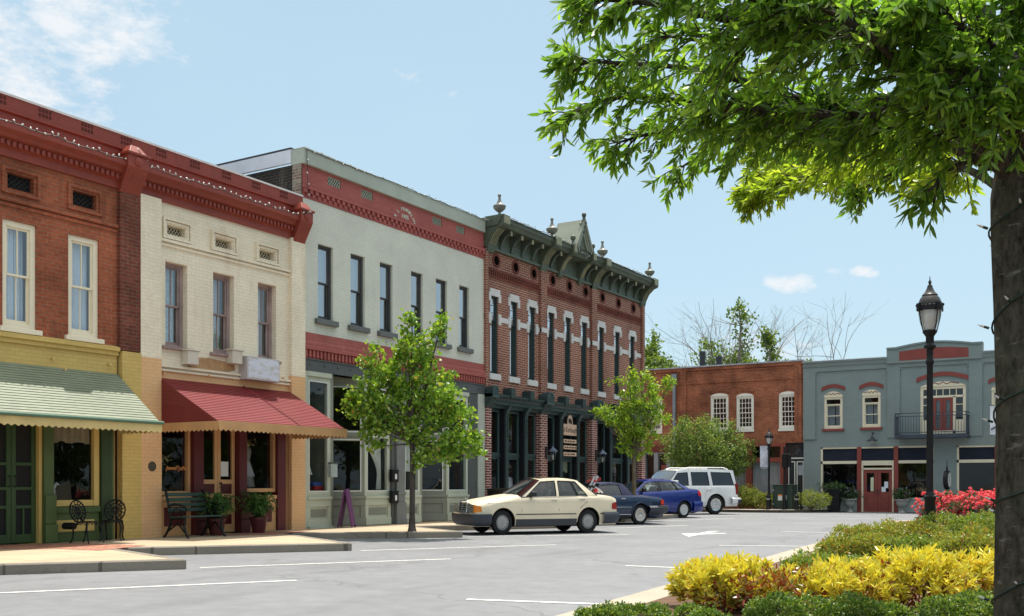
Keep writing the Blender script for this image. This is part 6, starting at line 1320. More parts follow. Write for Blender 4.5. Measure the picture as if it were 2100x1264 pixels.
class Car:
    def __init__(s,name,label,L_,W,paintm,zs,zc,hw,sec,zb,axles,ra,rw,loc,rz):
        s.L=L_; s.W=W; s.hwf=lambda x: interp(hw,x)*W/2; s.zs=smooth_interp(zs); s.zc=smooth_interp(zc); s.sec=sec; s.zb=zb; s.ax=axles; s.ra=ra; s.rw=rw; s.pm=paintm
        s.root=thing(name,label,'car',loc,rz,'cars parked nose-in along the shops'); s.root.scale=(KX,1,1)
    def y(s,x,z): return s.hwf(x)*interp(s.sec,(z-s.zb)/(s.zs(x)-s.zb))
    def body(s,gap0,gap1,bow=.10,rbow=.06,slope=.0,rslope=.0):
        s.bow=bow; s.rbow=rbow
        xs=set([round(s.L*i/64,4) for i in range(65)]+[.02,.06,.11,s.L-.02,s.L-.06,s.L-.11,gap0,gap1])
        for a in s.ax:
            for q in range(17): xs.add(round(a-s.ra*math.cos(math.pi*q/16),4))
        xs=sorted(x for x in xs if 0<=x<=s.L)
        def bot(x):
            for a in s.ax:
                d=abs(x-a)
                if d<s.ra: return max(s.zb,s.rw*.98+math.sqrt(max(0,s.ra**2-d**2)))
            return s.zb
        R=12; m=MB()
        for sd in (-1,1):
            vs=[];fs=[]
            for x in xs:
                b=bot(x); tz=s.zs(x)
                for j in range(R+1): z=b+(tz-b)*j/R; vs.append((x,sd*s.y(x,z),z))
            for i in range(len(xs)-1):
                for j in range(R): a=i*(R+1)+j; fs.append((a,a+R+1,a+R+2,a+1))
            m.add(vs,fs)
        U=12; 
        for (p0,p1) in ((0,gap0),(gap1,s.L)):
            cx_=[x for x in xs if p0-1e-6<=x<=p1+1e-6]; vs=[];fs=[]
            for x in cx_:
                e=s.y(x,s.zs(x))
                for j in range(U+1):
                    u=-1+2*j/U; uu=abs(u); vs.append((x,e*u,s.zs(x)+(s.zc(x)-s.zs(x))*(1-uu**3)))
            for i in range(len(cx_)-1):
                for j in range(U): a=i*(U+1)+j; fs.append((a,a+U+1,a+U+2,a+1))
            m.add(vs,fs)
        for x,bw,sg in ((0,bow,-1),(s.L,rbow,1)):
            vs=[];fs=[]
            for j in range(R+1):
                f=j/R; z=s.zb+(s.zs(x)-s.zb)*f; e=s.y(x,z)
                for q in range(U+1):
                    u=-1+2*q/U; zz=z+(s.zc(x)-s.zs(x))*(1-abs(u)**3)*f; vs.append((x+sg*bw*(1-u*u),e*u,zz))
            for j in range(R):
                for q in range(U): a=j*(U+1)+q; fs.append((a,a+1,a+U+2,a+U+1))
            m.add(vs,fs)
            # lip between the bowed face and the top sheet
            vs=[];fs=[]; e=s.y(x,s.zs(x))
            for q in range(U+1):
                u=-1+2*q/U; zz=s.zs(x)+(s.zc(x)-s.zs(x))*(1-abs(u)**3); vs+= [(x,e*u,zz),(x+sg*bw*(1-u*u),e*u,zz)]
            for q in range(U): fs.append((2*q,2*q+1,2*q+3,2*q+2))
            m.add(vs,fs)
        s.b=m.build('body',s.pm,s.root,smooth=38)
        m=MB()
        for a in s.ax:
            for sd in (-1,1):
                n=16; vs=[];fs=[]
                for q in range(n+1):
                    t=math.pi*q/n; x=a-s.ra*math.cos(t); z=max(s.zb,s.rw*.98+s.ra*math.sin(t)); yy=s.y(x,z)-.004; vs+= [(x,sd*yy,z),(x,sd*(yy-.34),z)]
                for q in range(n): fs.append((2*q,2*q+1,2*q+3,2*q+2))
                m.add(vs,fs)
        m.box(.25,s.L-.25,-s.W*.36,s.W*.36,s.zb-.02,s.zb+.22); m.box(s.ax[0]+s.ra,s.ax[1]-s.ra,-s.W*.46,s.W*.46,s.zb+.01,s.zb+.05); m.build('underbody',WELL,s.root)
        m=MB(); m.box(gap0+.02,gap1-.02,-s.W*.43,s.W*.43,s.zb+.1,s.zb+.14); m.quad((gap0+.02,-s.W*.43,s.zb+.1),(gap0+.02,s.W*.43,s.zb+.1),(gap0+.02,s.W*.43,s.zs(gap0)-.02),(gap0+.02,-s.W*.43,s.zs(gap0)-.02)); m.quad((gap1-.02,-s.W*.43,s.zb+.1),(gap1-.02,s.W*.43,s.zb+.1),(gap1-.02,s.W*.43,s.zs(gap1)-.02),(gap1-.02,-s.W*.43,s.zs(gap1)-.02)); m.build('cabin_floor',paint('carpet_dark',(.04,.036,.03),.9),s.root)
    def wheels(s,kind,w=.2,inset=.03):
        for a in s.ax:
            for sd in (-1,1): wheel(s.root,a,sd*(s.hwf(a)-w*.5-inset),s.rw,w,kind,sd)
    def arch_lips(s,mat,th=.03):
        m=MB()
        for a in s.ax:
            for sd in (-1,1):
                pts=[]
                for q in range(17):
                    t=math.pi*q/16; x=a-(s.ra+.012)*math.cos(t); z=max(s.zb+.0,s.rw*.98+(s.ra+.012)*math.sin(t)); pts.append((x,sd*(s.y(x,z)+.002),z))
                m.tube(pts,th*.5,5)
        each(m,'arch_lip',mat,s.b,smooth=60)
    def strip(s,x0,x1,z,h,off,mat,name,n=24,par=None,fz=None,both=True):
        m=MB()
        for sd in ((-1,1) if both else (-1,)):
            vs=[];fs=[]
            for i in range(n+1):
                x=x0+(x1-x0)*i/n; zz=z+(fz(x) if fz else 0); 
                for dz,o in ((-h/2,-.004),(-h/2,off),(h/2,off),(h/2,-.004)): vs.append((x,sd*(s.y(x,zz+dz)+o),zz+dz))
            for i in range(n):
                for j in range(3): a=i*4+j; fs.append((a,a+4,a+5,a+1))
            fs+=[(0,1,2,3),(n*4,n*4+1,n*4+2,n*4+3)]
            m.add(vs,fs)
        return each(m,name,mat,par or s.b)[0]
    def seam(s,pts,mat=None,w=.008):
        m=MB()
        for sd in (-1,1): m.tube([(x,sd*(s.y(x,z)-.001),z) for x,z in pts],w*.5,4)
        return m
    def wrap(s,x,prof,mat,name,reach,front=True,n=18,yk=1.0):
        """bumper: profile (off,z) swept round the nose or tail"""
        sg=-1 if front else 1; bw=(s.bow if front else s.rbow); path=[]
        zm=sum(p[1] for p in prof)/len(prof); x0=0 if front else s.L
        k=6
        for q in range(k): 
            xx=reach*(1-q/k); X=xx if front else s.L-xx; path.append((X,-s.hwf(X)*yk,0,-1))
        for q in range(n+1):
            u=-1+2*q/n; e=s.hwf(x0)*yk; nx=sg*1.0; ny=u*abs(u)*.55; l=math.hypot(nx,ny); path.append((x0+sg*bw*(1-u*u),e*u,nx/l,ny/l))
        for q in range(k-1,-1,-1):
            xx=reach*(1-q/k); X=xx if front else s.L-xx; path.append((X,s.hwf(X)*yk,0,1))
        m=MB(); vs=[];fs=[]; P=len(prof)
        for (px,py,nx,ny) in path:
            for o,z in prof: vs.append((px+nx*o,py+ny*o,z))
        for i in range(len(path)-1):
            for j in range(P-1): a=i*P+j; fs.append((a,a+P,a+P+1,a+1))
        m.add(vs,fs); return m.build(name,mat,s.root,smooth=40)
    def cabin(s,bnd,kinds,zbelt,zr,yr,zroof_c,glassm,frame_mat=None,roofm=None,wind=.12,rearbow=.06,rail=.05,topf=None,cm=None):
        """bnd: list of (x at belt, x at roof rail); kinds between them 'p' pillar or 'w' window; zr: roof-rail height fn"""
        pm=cm or s.pm; rm=roofm or pm
        def sp(x,z,sd,xt=None):
            zt=zr(x); zb_=zbelt(x); f=min(1,max(0,(z-zb_)/max(.01,zt-zb_))); yb=s.y(min(max(x,.01),s.L-.01),min(zb_,s.zs(x)))-.015; return (x,sd*(yb+(yr-yb)*f**1.15),z)
        m=MB(); gp=MB(); tm=MB(); N_=6
        def patch(mb,xa0,xa1,xb0,xb1,f0,f1,sd,off=0.0):
            vs=[];fs=[]
            for j in range(N_+1):
                f=f0+(f1-f0)*j/N_
                for i in range(5):
                    g=i/4; xlo=xa0+(xb0-xa0)*g; xhi=xa1+(xb1-xa1)*g; x=xlo+(xhi-xlo)*f; z=zbelt(xlo)+(zr(xhi)-zbelt(xlo))*f; p=sp(x,z,sd); 
                    fz_=f; yb=s.y(min(max(xlo,.01),s.L-.01),min(zbelt(xlo),s.zs(xlo)))-.015; yy=yb+(yr-yb)*f**1.15; vs.append((x,sd*(yy+off),z))
            for j in range(N_):
                for i in range(4): a=j*5+i; fs.append((a,a+1,a+6,a+5))
            mb.add(vs,fs)
        hb=.0; ft=1-rail/.4
        for sd in (-1,1):
            for (b0,b1,kd) in zip(bnd,bnd[1:],kinds):
                if kd=='w':
                    patch(m,b0[0],b0[1],b1[0],b1[1],ft,1,sd); patch(gp,b0[0],b0[1],b1[0],b1[1],0,ft,sd,-.012)
                elif kd=='b':  patch(tm,b0[0],b0[1],b1[0],b1[1],0,ft,sd,-.004); patch(m,b0[0],b0[1],b1[0],b1[1],ft,1,sd)
                else: patch(m,b0[0],b0[1],b1[0],b1[1],0,1,sd)
        # roof
        x0,x1=bnd[0][1],bnd[-1][1]; n=16; U=10; r=MB(); vs=[];fs=[]
        for i in range(n+1):
            x=x0+(x1-x0)*i/n
            for j in range(U+1):
                u=-1+2*j/U; vs.append((x,yr*u,zr(x)+(zroof_c)*(1-u*u)))
        for i in range(n):
            for j in range(U): a=i*(U+1)+j; fs.append((a,a+U+1,a+U+2,a+1))
        r.add(vs,fs); s.roof=r.build('roof',rm,s.root,smooth=50)
        for sd in (-1,1):
            for (b0,b1,kd) in zip(bnd,bnd[1:],kinds):
                if kd!='w': continue
                tr_=MB(); q_=[]
                for (xa,xb_,fs_) in ((b0[0],b0[1],[k/6*ft for k in range(7)]),(b1[0],b1[1],[ft-k/6*ft for k in range(7)])):
                    for f in fs_:
                        x=xa+(xb_-xa)*f; z=zbelt(xa)+(zr(xb_)-zbelt(xa))*f; yb=s.y(min(max(xa,.01),s.L-.01),min(zbelt(xa),s.zs(xa)))-.015; q_.append((x,sd*(yb+(yr-yb)*f**1.15+.002),z))
                q_.append(q_[0]); tr_.tube(q_,.011,5); tr_.build('window_seal',BPL,s.root)
        s.cab=each(m,'pillars',pm,s.root,smooth=50)[0]
        if tm.v: each(tm,'pillar_trim',frame_mat or BPL,s.root)
        each(gp,'side_glass',glassm,s.root,smooth=60)
        def screen(xb,xt,bw,sg,name,gm,f0=.04,f1=.95):
            g=MB(); vs=[];fs=[]; U=10; K=8
            yb=s.y(xb,zbelt(xb))-.02
            for j in range(K+1):
                f=j/K; x=xb+(xt-xb)*f; z=zbelt(xb)+(zr(xt)-zbelt(xb))*f; e=yb+(yr-yb)*f**1.15
                for q in range(U+1):
                    u=-1+2*q/U; vs.append((x+sg*bw*(1-u*u)*(1-f)*1.0,e*u,z+(zroof_c*f)*(1-u*u)+.02*(1-f)*(1-u*u)))
            for j in range(K):
                for q in range(U): a=j*(U+1)+q; fs.append((a,a+1,a+U+2,a+U+1))
            g.add(vs,fs); o=g.build(name,gm,s.root,smooth=60)
            # black surround
            k=MB(); k.tube([vs[q] for q in range(U+1)],.014,5); k.tube([vs[K*(U+1)+q] for q in range(U+1)],.012,5); k.tube([vs[j*(U+1)] for j in range(K+1)],.012,5); k.tube([vs[j*(U+1)+U] for j in range(K+1)],.012,5); k.build('seal',BPL,o); return o
        s.ws=screen(bnd[0][0],bnd[0][1],wind,-1,'windscreen',CGS); s.rs=screen(bnd[-1][0],bnd[-1][1],rearbow,1,'rear_window',glassm)
        s.sp=sp; s.yr=yr
    def seats(s,xs,mat,zc=.55,w=.5,hgt=.55,head=True,wheelx=None,rear=None):
        for x in xs:
            for y in (-.36,.36):
                m=MB(); m.box(x-.25,x+.25,y-.23,y+.23,s.zb+.15,s.zb+.32); m.add([(x+.2,y-.23,s.zb+.3),(x+.32,y-.23,s.zb+.3),(x+.50,y-.2,s.zb+hgt+.3),(x+.40,y-.2,s.zb+hgt+.3),(x+.2,y+.23,s.zb+.3),(x+.32,y+.23,s.zb+.3),(x+.50,y+.2,s.zb+hgt+.3),(x+.40,y+.2,s.zb+hgt+.3)],[(0,1,2,3),(7,6,5,4),(0,4,5,1),(1,5,6,2),(2,6,7,3),(3,7,4,0)])
                if head: m.box(x+.42,x+.52,y-.12,y+.12,s.zb+hgt+.33,s.zb+hgt+.52)
                m.build('seat',mat,s.root,bevel=.04)
        if rear:
            m=MB(); m.box(rear-.3,rear+.1,-.62,.62,s.zb+.15,s.zb+.36); m.box(rear+.1,rear+.24,-.62,.62,s.zb+.3,s.zb+hgt+.26); 
            for y in (-.36,.36): m.box(rear+.14,rear+.24,y-.13,y+.13,s.zb+hgt+.27,s.zb+hgt+.42)
            m.build('rear_seat',mat,s.root,bevel=.04)
        if wheelx:
            m=MB(); m.tube([(wheelx+.06*math.sin(q*math.pi/8)*.6,-.36+.18*math.cos(q*math.pi/8),s.zb+.62+.17*math.sin(q*math.pi/8)) for q in range(17)],.016,6); m.build('steering_wheel',BPL,s.root); m=MB(); m.box(wheelx-.45,wheelx-.12,-.66,.66,s.zb+.42,s.zb+.62); m.build('dashboard',BPL,s.root,bevel=.05)
    def mirror(s,x,z,mat,sx=.10,sz=.13,w=.17):
        for sd in (-1,1):
            yb=s.y(x,z); m=MB(); m.box(x-.03,x+.05,sd*(yb-.06),sd*(yb+.06),z-.02,z+.05); m.box(x-sx*.4,x+sx*.6,sd*(yb+.05),sd*(yb+.05+w),z-.01,z+sz); m.build('mirror',mat,s.root,bevel=.03)
    def handle(s,x,z,mat,w=.17,h=.028):
        for sd in (-1,1):
            y=s.y(x,z); m=MB(); m.box(x-w/2,x+w/2,sd*(y+.012),sd*(y+.032),z-h/2,z+h/2); m.box(x-w/2,x-w/2+.02,sd*(y-.01),sd*(y+.02),z-h/2,z+h/2); m.box(x+w/2-.02,x+w/2,sd*(y-.01),sd*(y+.02),z-h/2,z+h/2); m.build('door_handle',mat,s.root,bevel=.005)
# place: from the contact points of the two near wheels
def carplace(pf,pr,wb,ytrack,xa,fixed='f'):
    """pf, pr: sheet points of near front and rear tyre contact; wheelbase wb; returns world loc of local origin and rz"""
    if fixed=='f':
        A=gnd(*pf); A=gnd(pf[0],pf[1],gz(A.y)); a,b=ray(pr[0]); n=Vector((a,b)).normalized(); c=Vector((A.x,A.y)); bq=n.dot(c); disc=bq*bq-(c.length_squared-wb*wb); t=bq+math.sqrt(max(0,disc)); Bp=n*t
        d=(Bp-c).normalized()
    else:
        A=gnd(*pr); A=gnd(pr[0],pr[1],gz(A.y)); ang=math.radians(pf); d=Vector((math.sin(ang),math.cos(ang))); Bp=Vector((A.x,A.y)); 
    ang=math.atan2(d.y,d.x); ny=Vector((-d.y,d.x))   # local +y
    if fixed=='f': o=Vector((A.x,A.y))-d*xa[0]+ny*ytrack
    else: o=Bp-d*xa[1]+ny*ytrack
    print('CAR heading from +y',math.degrees(math.atan2(d.x,d.y)),o)
    return (o.x,o.y,gz(o.y+d.y*2)),ang
# ---- 1 cream saloon
W=1.70; KX=.875; loc,rz=carplace((1030,1097.3),(1205,1095),2.665*KX,W/2-.09,(.80*KX,3.465*KX))
ANG1=90-math.degrees(rz)
CRP=carpaint('cream_car_paint',(.74,.635,.46),0,.35,.4)
c=Car('cream_sedan','cream boxy four-door saloon car nearest the camera, nose to the kerb',4.42,W,CRP,
 [(0,.70),(.15,.735),(.7,.83),(1.38,.915),(2.2,.935),(3.4,.945),(3.9,.935),(4.3,.91),(4.42,.86)],[(0,.80),(.15,.845),(.7,.925),(1.38,1.0),(2.2,1.0),(3.4,1.005),(3.9,.985),(4.3,.955),(4.42,.89)],
 [(0,.86),(.1,.925),(.3,.965),(.8,.99),(1.5,1),(3.2,1),(3.9,.975),(4.25,.93),(4.42,.88)],[(0,.93),(.2,.975),(.45,1.0),(.75,.99),(.93,.965),(1,.925)],.21,(.80,3.465),.365,.305,loc,rz)
c.body(1.36,3.72,.05,.03); c.wheels('slots',.19,.05)
zr=smooth_interp([(1.4,1.0),(2.05,1.345),(2.5,1.375),(3.0,1.365),(3.25,1.33),(3.9,.98)])
c.cabin([(1.38,2.02),(1.52,2.10),(2.46,2.50),(2.56,2.58),(3.12,2.98),(3.17,3.01),(3.47,3.10),(3.78,3.25)],['p','w','p','w','b','w','p'],lambda x:.935 if x<3.5 else .95,zr,.56,.035,CGL,rail=.045)
c.strip(1.18,3.05,.50,.022,.008,BPL,'rub_strip'); c.strip(3.84,4.22,.50,.022,.008,BPL,'rub_strip'); c.strip(1.18,3.08,.295,.17,.006,paint('grey_sill',(.055,.058,.065),.55,.1,5),'sill_cladding'); 
c.strip(.35,4.3,.80,.006,.005,carpaint('cream_highlight',(.74,.66,.46)),'crease',fz=lambda x:(.0 if x>1 else -.03*(1-x)))
m=MB()
for pts in ([(1.37,.25),(1.36,.60),(1.40,.92)],[(2.51,.25),(2.51,.6),(2.50,.93)],[(3.10,.30),(3.20,.66),(3.42,.80),(3.47,.94)],[(1.36,.91),(2.5,.925),(3.45,.935)]): 
    q=c.seam(pts,w=.016); m.add(q.v,q.f)
m.build('door_seam',BPL,c.b)
c.handle(2.36,.845,CHR); c.handle(3.25,.855,CHR); c.mirror(1.66,.95,BPL,.16,.11,.15); c.arch_lips(CRP,.02)
GB=paint('bumper_blue_grey',(.042,.048,.062),.5,.12,4)
c.wrap(0,[(-.02,.22),(.05,.26),(.10,.34),(.115,.46),(.10,.515),(-.03,.52)],GB,'bumper',.42); c.wrap(0,[(-.02,.515),(.105,.515),(.11,.53),(-.02,.54)],CHR,'bumper_trim',.1)
c.wrap(0,[(-.03,.24),(.04,.27),(.085,.36),(.09,.47),(.05,.53),(-.03,.535)],GB,'bumper',.50,False)
# nose
m=MB(); m.add([(-.085,-.30,.555),(-.085,.30,.555),(-.045,.27,.80),(-.045,-.27,.80)],[(0,1,2,3)]); gr=m.build('grille',BPL,c.root)
m=MB(); 
for z in (.585,.64,.695,.75): f=(z-.555)/.245; m.box(-.10+.04*f,-.075+.04*f,-.29+.03*f,.29-.03*f,z-.006,z+.006)
m.box(-.10,-.06,-.008,.008,.555,.80); m.tube([(-.085,-.31,.55),(-.045,-.285,.80),(-.03,-.2,.825),(-.02,0,.835),(-.03,.2,.825),(-.045,.285,.80),(-.085,.31,.55),(-.09,0,.548),(-.085,-.31,.55)],.018,6); m.build('chrome_surround',CHR,gr,smooth=60)
for sd in (-1,1):
    m=MB(); e=c.hwf(0); m.add([(-.072,sd*.325,.555),(-.030,sd*(e-.045),.555),(-.022,sd*(e-.06),.742),(-.062,sd*.31,.765)],[(0,1,2,3)]); m.build('headlamp',LENS,c.root); 
    m=MB(); y0=e-.165; y0=e-.045; m.add([(-.032,sd*y0,.555),(-.012,sd*(e+.018),.56),(.17,sd*(c.hwf(.16)+.010),.57),(.16,sd*(c.hwf(.16)+.004),.70),(-.004,sd*(e+.006),.735),(-.024,sd*(y0-.02),.745)],[(0,1,4,5),(1,2,3,4)]); m.build('indicator',AMB,c.root)
    m=MB(); m.add([(4.447,sd*.45,.60),(4.425,sd*(c.hwf(4.42)-.0),.60),(4.40,sd*(c.hwf(4.4)-.005),.79),(4.43,sd*.45,.79)],[(0,1,2,3)]); m.add([(4.43,sd*(c.hwf(4.42)+.006),.60),(4.24,sd*(c.hwf(4.24)+.004),.61),(4.24,sd*(c.hwf(4.24)-.0),.75),(4.40,sd*(c.hwf(4.4)+.004),.79)],[(0,1,2,3)]); m.build('tail_lamp',REDL,c.root)
m=MB(); m.tube([(1.20,-.1,1.005),(1.33,-.5,.985)],.008,5); m.tube([(1.33,-.5,.985),(1.30,.2,1.02)],.012,5); m.build('wiper',BPL,c.ws)
m=MB(); m.lathe([(.012,0),(.008,.03),(.0001,.03)],8,Matrix.Translation((.02,0,.83))); m.tube([(.02,.038*math.cos(q*math.pi/6),.895+.038*math.sin(q*math.pi/6)) for q in range(13)],.004,4); m.build('bonnet_star',CHR,c.root)
m=MB(); m.box(2.15,2.75,-.32,.32,1.408,1.412); m.build('sunroof',CRP,c.roof)
TAN=paint('tan_seat',(.40,.33,.22),.8,.1,4); c.seats([1.95],TAN,hgt=.62,wheelx=1.88,rear=3.02)
# ---- bicycle carrier strapped on the cream boot
t=thing('bicycle_carrier','folded boot-mounted bicycle carrier with red clips between the cream and blue cars','bicycle rack'); t.parent=None
def crw(x,y,z): return Matrix.Translation(loc)@Matrix.Rotation(rz,4,'Z')@Vector((x*KX,y,z))
t.location=crw(4.05,0,.96); t.rotation_euler=(0,0,rz)
ALU=paint('rack_silver',(.55,.56,.58),.3,.05,4,metal=.7); RCL=paint('red_clip',(.45,.025,.03),.4,.1,5)
m=MB(); 
for y in (-.09,.09): m.tube([(-.14,y,.02),(.0,y,.26),(.12,y,.48)],.026,8); m.tube([(-.02,y,.24),(.16,y,.14),(.26,y,.06)],.022,8)
m.tube([(.12,-.10,.48),(.12,.10,.48)],.022,8); m.tube([(-.14,-.2,.02),(-.14,.2,.02)],.03,8); m.build('frame',ALU,t,smooth=60)
m=MB()
for y in (-.26,-.17,.17,.26): 
    for q in range(2): m.box(q*.12-.04,q*.12-.005,y-.02,y+.02,.33+q*.05,.39+q*.06)
m.build('clip',RCL,t,bevel=.01); m=MB()
for y in (-.09,.09): m.tube([(.05,y,.36),(.0,y*2.2,.38),(-.05,y*3.2,.34)],.014,6); m.tube([(.10,y,.42),(.1,y*2.2,.44),(.08,y*3.2,.42)],.014,6); m.ball((-.02,y,.22),.055,10); m.ball((-.14,y*2,.03),.06,10)
m.build('arm_joint',BPL,t,smooth=60)
m=MB(); m.ball((.05,-.10,.12),.06,12); m.build('reflector',RCL,t,smooth=60)
# ---- 2 dark blue soft-top
W=1.79; xa=(.95,3.405); loc,rz=carplace(ANG1-1.0,(1312,1076.3),2.455,W/2-.09,(.95*KX,3.405*KX),'r')
BLP=carpaint('dark_blue_paint',(.006,.019,.06),.2,.7,.25)
c=Car('blue_convertible','dark blue two-seat convertible with its navy soft top raised',4.42,W,BLP,
 [(0,.66),(.2,.72),(1.0,.84),(1.6,.885),(2.6,.90),(3.2,.895),(4.0,.845),(4.35,.80),(4.42,.74)],[(0,.74),(.2,.80),(1.0,.92),(1.6,.95),(2.6,.95),(3.2,.945),(4.0,.88),(4.35,.83),(4.42,.76)],
 [(0,.84),(.12,.92),(.35,.965),(.9,.99),(1.5,1),(3.2,1),(3.9,.975),(4.25,.92),(4.42,.84)],[(0,.90),(.2,.97),(.45,1.0),(.75,.985),(.93,.955),(1,.91)],.20,xa,.36,.31,loc,rz)
c.body(1.55,2.98,.05,.04); c.wheels('chromering',.19,.04)
SOFT=paint('navy_cloth_top',(.016,.021,.055),.85,.15,4,.15,200)
zr=smooth_interp([(1.5,.95),(2.0,1.245),(2.35,1.28),(2.8,1.26),(2.95,1.21),(3.2,.95)])
c.cabin([(1.52,1.98),(1.63,2.05),(2.72,2.66),(2.86,2.78),(3.18,2.90)],['p','w','b','p'],lambda x:.90,zr,.56,.03,CGL,frame_mat=SOFT,roofm=SOFT,rail=.05,cm=SOFT)
c.strip(1.35,3.02,.545,.022,.010,CHR,'chrome_strip'); c.strip(1.35,3.02,.32,.022,.010,CHR,'chrome_strip'); c.strip(1.35,2.98,.24,.12,.006,BPL,'sill_cladding')
c.arch_lips(BLP,.045); c.handle(2.70,.80,CHR,.18,.03); c.mirror(1.72,.92,BPL,.12,.10,.12)
m=MB(); q=c.seam([(2.83,.26),(2.84,.60),(2.80,.90)]); m.add(q.v,q.f); q=c.seam([(1.6,.26),(1.55,.6),(1.6,.88)]); m.add(q.v,q.f); m.build('door_seam',BPL,c.b)
c.wrap(0,[(-.03,.30),(.10,.36),(.17,.46),(.17,.53),(.08,.58),(-.03,.58)],GB,'bumper',.75,False,yk=1.01); c.wrap(0,[(-.03,.30),(.10,.36),(.17,.46),(.17,.53),(.08,.58),(-.03,.58)],GB,'bumper',.5,True,yk=1.01)
c.wrap(0,[(.06,.578),(.15,.565),(.15,.575),(.06,.588)],CHR,'bumper_trim',.4,False,yk=1.01)
for sd in (-1,1):
    m=MB(); e=c.hwf(4.42); m.add([(4.465,sd*.40,.61),(4.43,sd*(e+.01),.61),(4.42,sd*(e-.01),.77),(4.45,sd*.40,.77)],[(0,1,2,3)]); m.add([(4.43,sd*(e+.012),.61),(4.24,sd*(c.hwf(4.24)+.006),.62),(4.26,sd*(c.hwf(4.26)-.0),.755),(4.42,sd*(e-.004),.77)],[(0,1,2,3)]); m.build('tail_lamp',paint('orange_red_lens',(.60,.05,.02),.2,.15,20),c.root)
    m=MB(); m.box(-.06,-.02,sd*.35,sd*.7,.58,.72); m.build('headlamp',LENS,c.root)
m=MB(); m.box(3.55,3.62,-.03,.03,.93,.955); m.build('aerial_base',CHR,c.root)
c.seats([2.0],paint('blue_grey_seat',(.06,.07,.09),.8),hgt=.56,wheelx=1.95)
# ---- 3 bright blue saloon
W=1.715; xa=(.87,3.49); loc,rz=carplace(ANG1-1.0,(1402,1062.6),2.62,W/2-.09,(xa[0]*KX,xa[1]*KX),'r')
CBP=carpaint('bright_blue_paint',(.005,.022,.20),.3,.8,.25)
c=Car('blue_sedan','bright blue rounded four-door saloon parked third along the shops',4.44,W,CBP,
 [(0,.60),(.15,.68),(.8,.86),(1.2,.93),(2.2,.97),(3.2,1.01),(3.8,1.04),(4.25,1.03),(4.40,.96),(4.44,.88)],[(0,.66),(.15,.74),(.8,.92),(1.2,1.0),(2.2,1.02),(3.2,1.07),(3.8,1.09),(4.25,1.06),(4.40,.98),(4.44,.90)],
 [(0,.76),(.12,.86),(.35,.94),(.85,.985),(1.5,1),(3.2,1),(3.8,.97),(4.2,.90),(4.44,.80)],[(0,.91),(.2,.975),(.42,1.0),(.7,.985),(.92,.95),(1,.90)],.20,xa,.355,.305,loc,rz)
c.body(1.05,3.75,.10,.09); c.wheels('seven',.19,.05); c.arch_lips(CBP,.02)
zr=smooth_interp([(1.1,1.0),(1.75,1.32),(2.2,1.405),(2.7,1.41),(3.15,1.36),(3.55,1.22),(3.95,1.05)])
c.cabin([(1.08,1.75),(1.28,1.86),(2.28,2.26),(2.40,2.38),(3.22,2.98),(3.27,3.02),(3.60,3.16),(3.88,3.42)],['p','w','b','w','b','w','p'],lambda x:.945+.03*(x-1.2) if x<3.6 else 1.02,zr,.54,.035,CGL,rail=.06)
m=MB()
for pts in ([(1.38,.24),(1.34,.6),(1.38,.94)],[(2.36,.24),(2.36,.6),(2.33,.97)],[(3.12,.30),(3.22,.64),(3.5,.80),(3.58,1.0)]): q=c.seam(pts,w=.014); m.add(q.v,q.f)
m.build('door_seam',BPL,c.b)
c.handle(2.20,.87,CBP); c.handle(3.18,.90,CBP); c.mirror(1.48,.97,BPL,.14,.13,.17)
for sd in (-1,1):
    m=MB(); vs=[];fs=[]; 
    for q in range(7):
        x=4.22+.225*q/6.; 
        for z in (.80,.90,1.0): 
            zz=min(z,c.zs(min(x,4.43))-.015); vs.append((x+.006,sd*(c.y(min(x,4.435),zz)+.008),zz))
    for q in range(6):
        for j in range(2): a=q*3+j; fs.append((a,a+3,a+4,a+1))
    o_=len(vs); vs+=[(4.455,sd*c.y(4.435,.80),.80),(4.455,sd*c.y(4.435,.95),.90),(4.52,sd*.40,.92),(4.52,sd*.40,.81)]; fs.append((o_,o_+1,o_+2,o_+3)); m.add(vs,fs); m.build('tail_lamp',paint('bright_red_lens',(.50,.02,.03),.15,.15,20),c.root)
c.wrap(0,[(-.02,.22),(.03,.24),(.06,.32),(.06,.55),(.03,.60),(-.02,.605)],CBP,'bumper',.5,False); c.wrap(0,[(-.02,.22),(.03,.24),(.06,.32),(.06,.50),(.03,.55),(-.02,.555)],CBP,'bumper',.45,True)
c.seats([1.85],paint('grey_seat',(.14,.14,.14),.8),hgt=.66,wheelx=1.75); m=MB(); rs=3.0; m.box(rs-.3,rs+.1,-.6,.6,.4,.55); m.box(rs+.08,rs+.22,-.6,.6,.5,1.10); 
for y in (-.35,.35): m.box(rs+.1,rs+.2,y-.12,y+.12,1.10,1.24)
m.build('rear_seat',paint('beige_seat',(.40,.37,.30),.8,.1,4),c.root,bevel=.04)
# ---- 4 white sport utility
W=2.0; xa=(.98,3.93); loc,rz=carplace(ANG1-1.0,(1466,1055.2),2.95,W/2-.10,xa,'r')
WHP=carpaint('white_paint',(.74,.74,.73),0,.6,.3)
c=Car('white_sport_utility','large white sport utility car with dark windows and roof rails, farthest in the row',5.05,W,WHP,
 [(0,.90),(.2,1.0),(1.0,1.10),(1.6,1.16),(2.2,1.19),(4.8,1.20),(5.0,1.18),(5.05,1.15)],[(0,.98),(.2,1.08),(1.0,1.18),(1.6,1.24),(2.2,1.24),(4.8,1.24),(5.0,1.22),(5.05,1.18)],
 [(0,.88),(.12,.94),(.35,.975),(.9,1),(4.4,1),(4.8,.985),(5.05,.94)],[(0,.95),(.15,.985),(.4,1.0),(.75,.995),(.93,.975),(1,.95)],.33,xa,.48,.41,loc,rz)
c.root.scale=(1,1,1); c.body(1.52,4.90,.06,.04); c.wheels('six',.26,.03); c.arch_lips(WHP,.07)
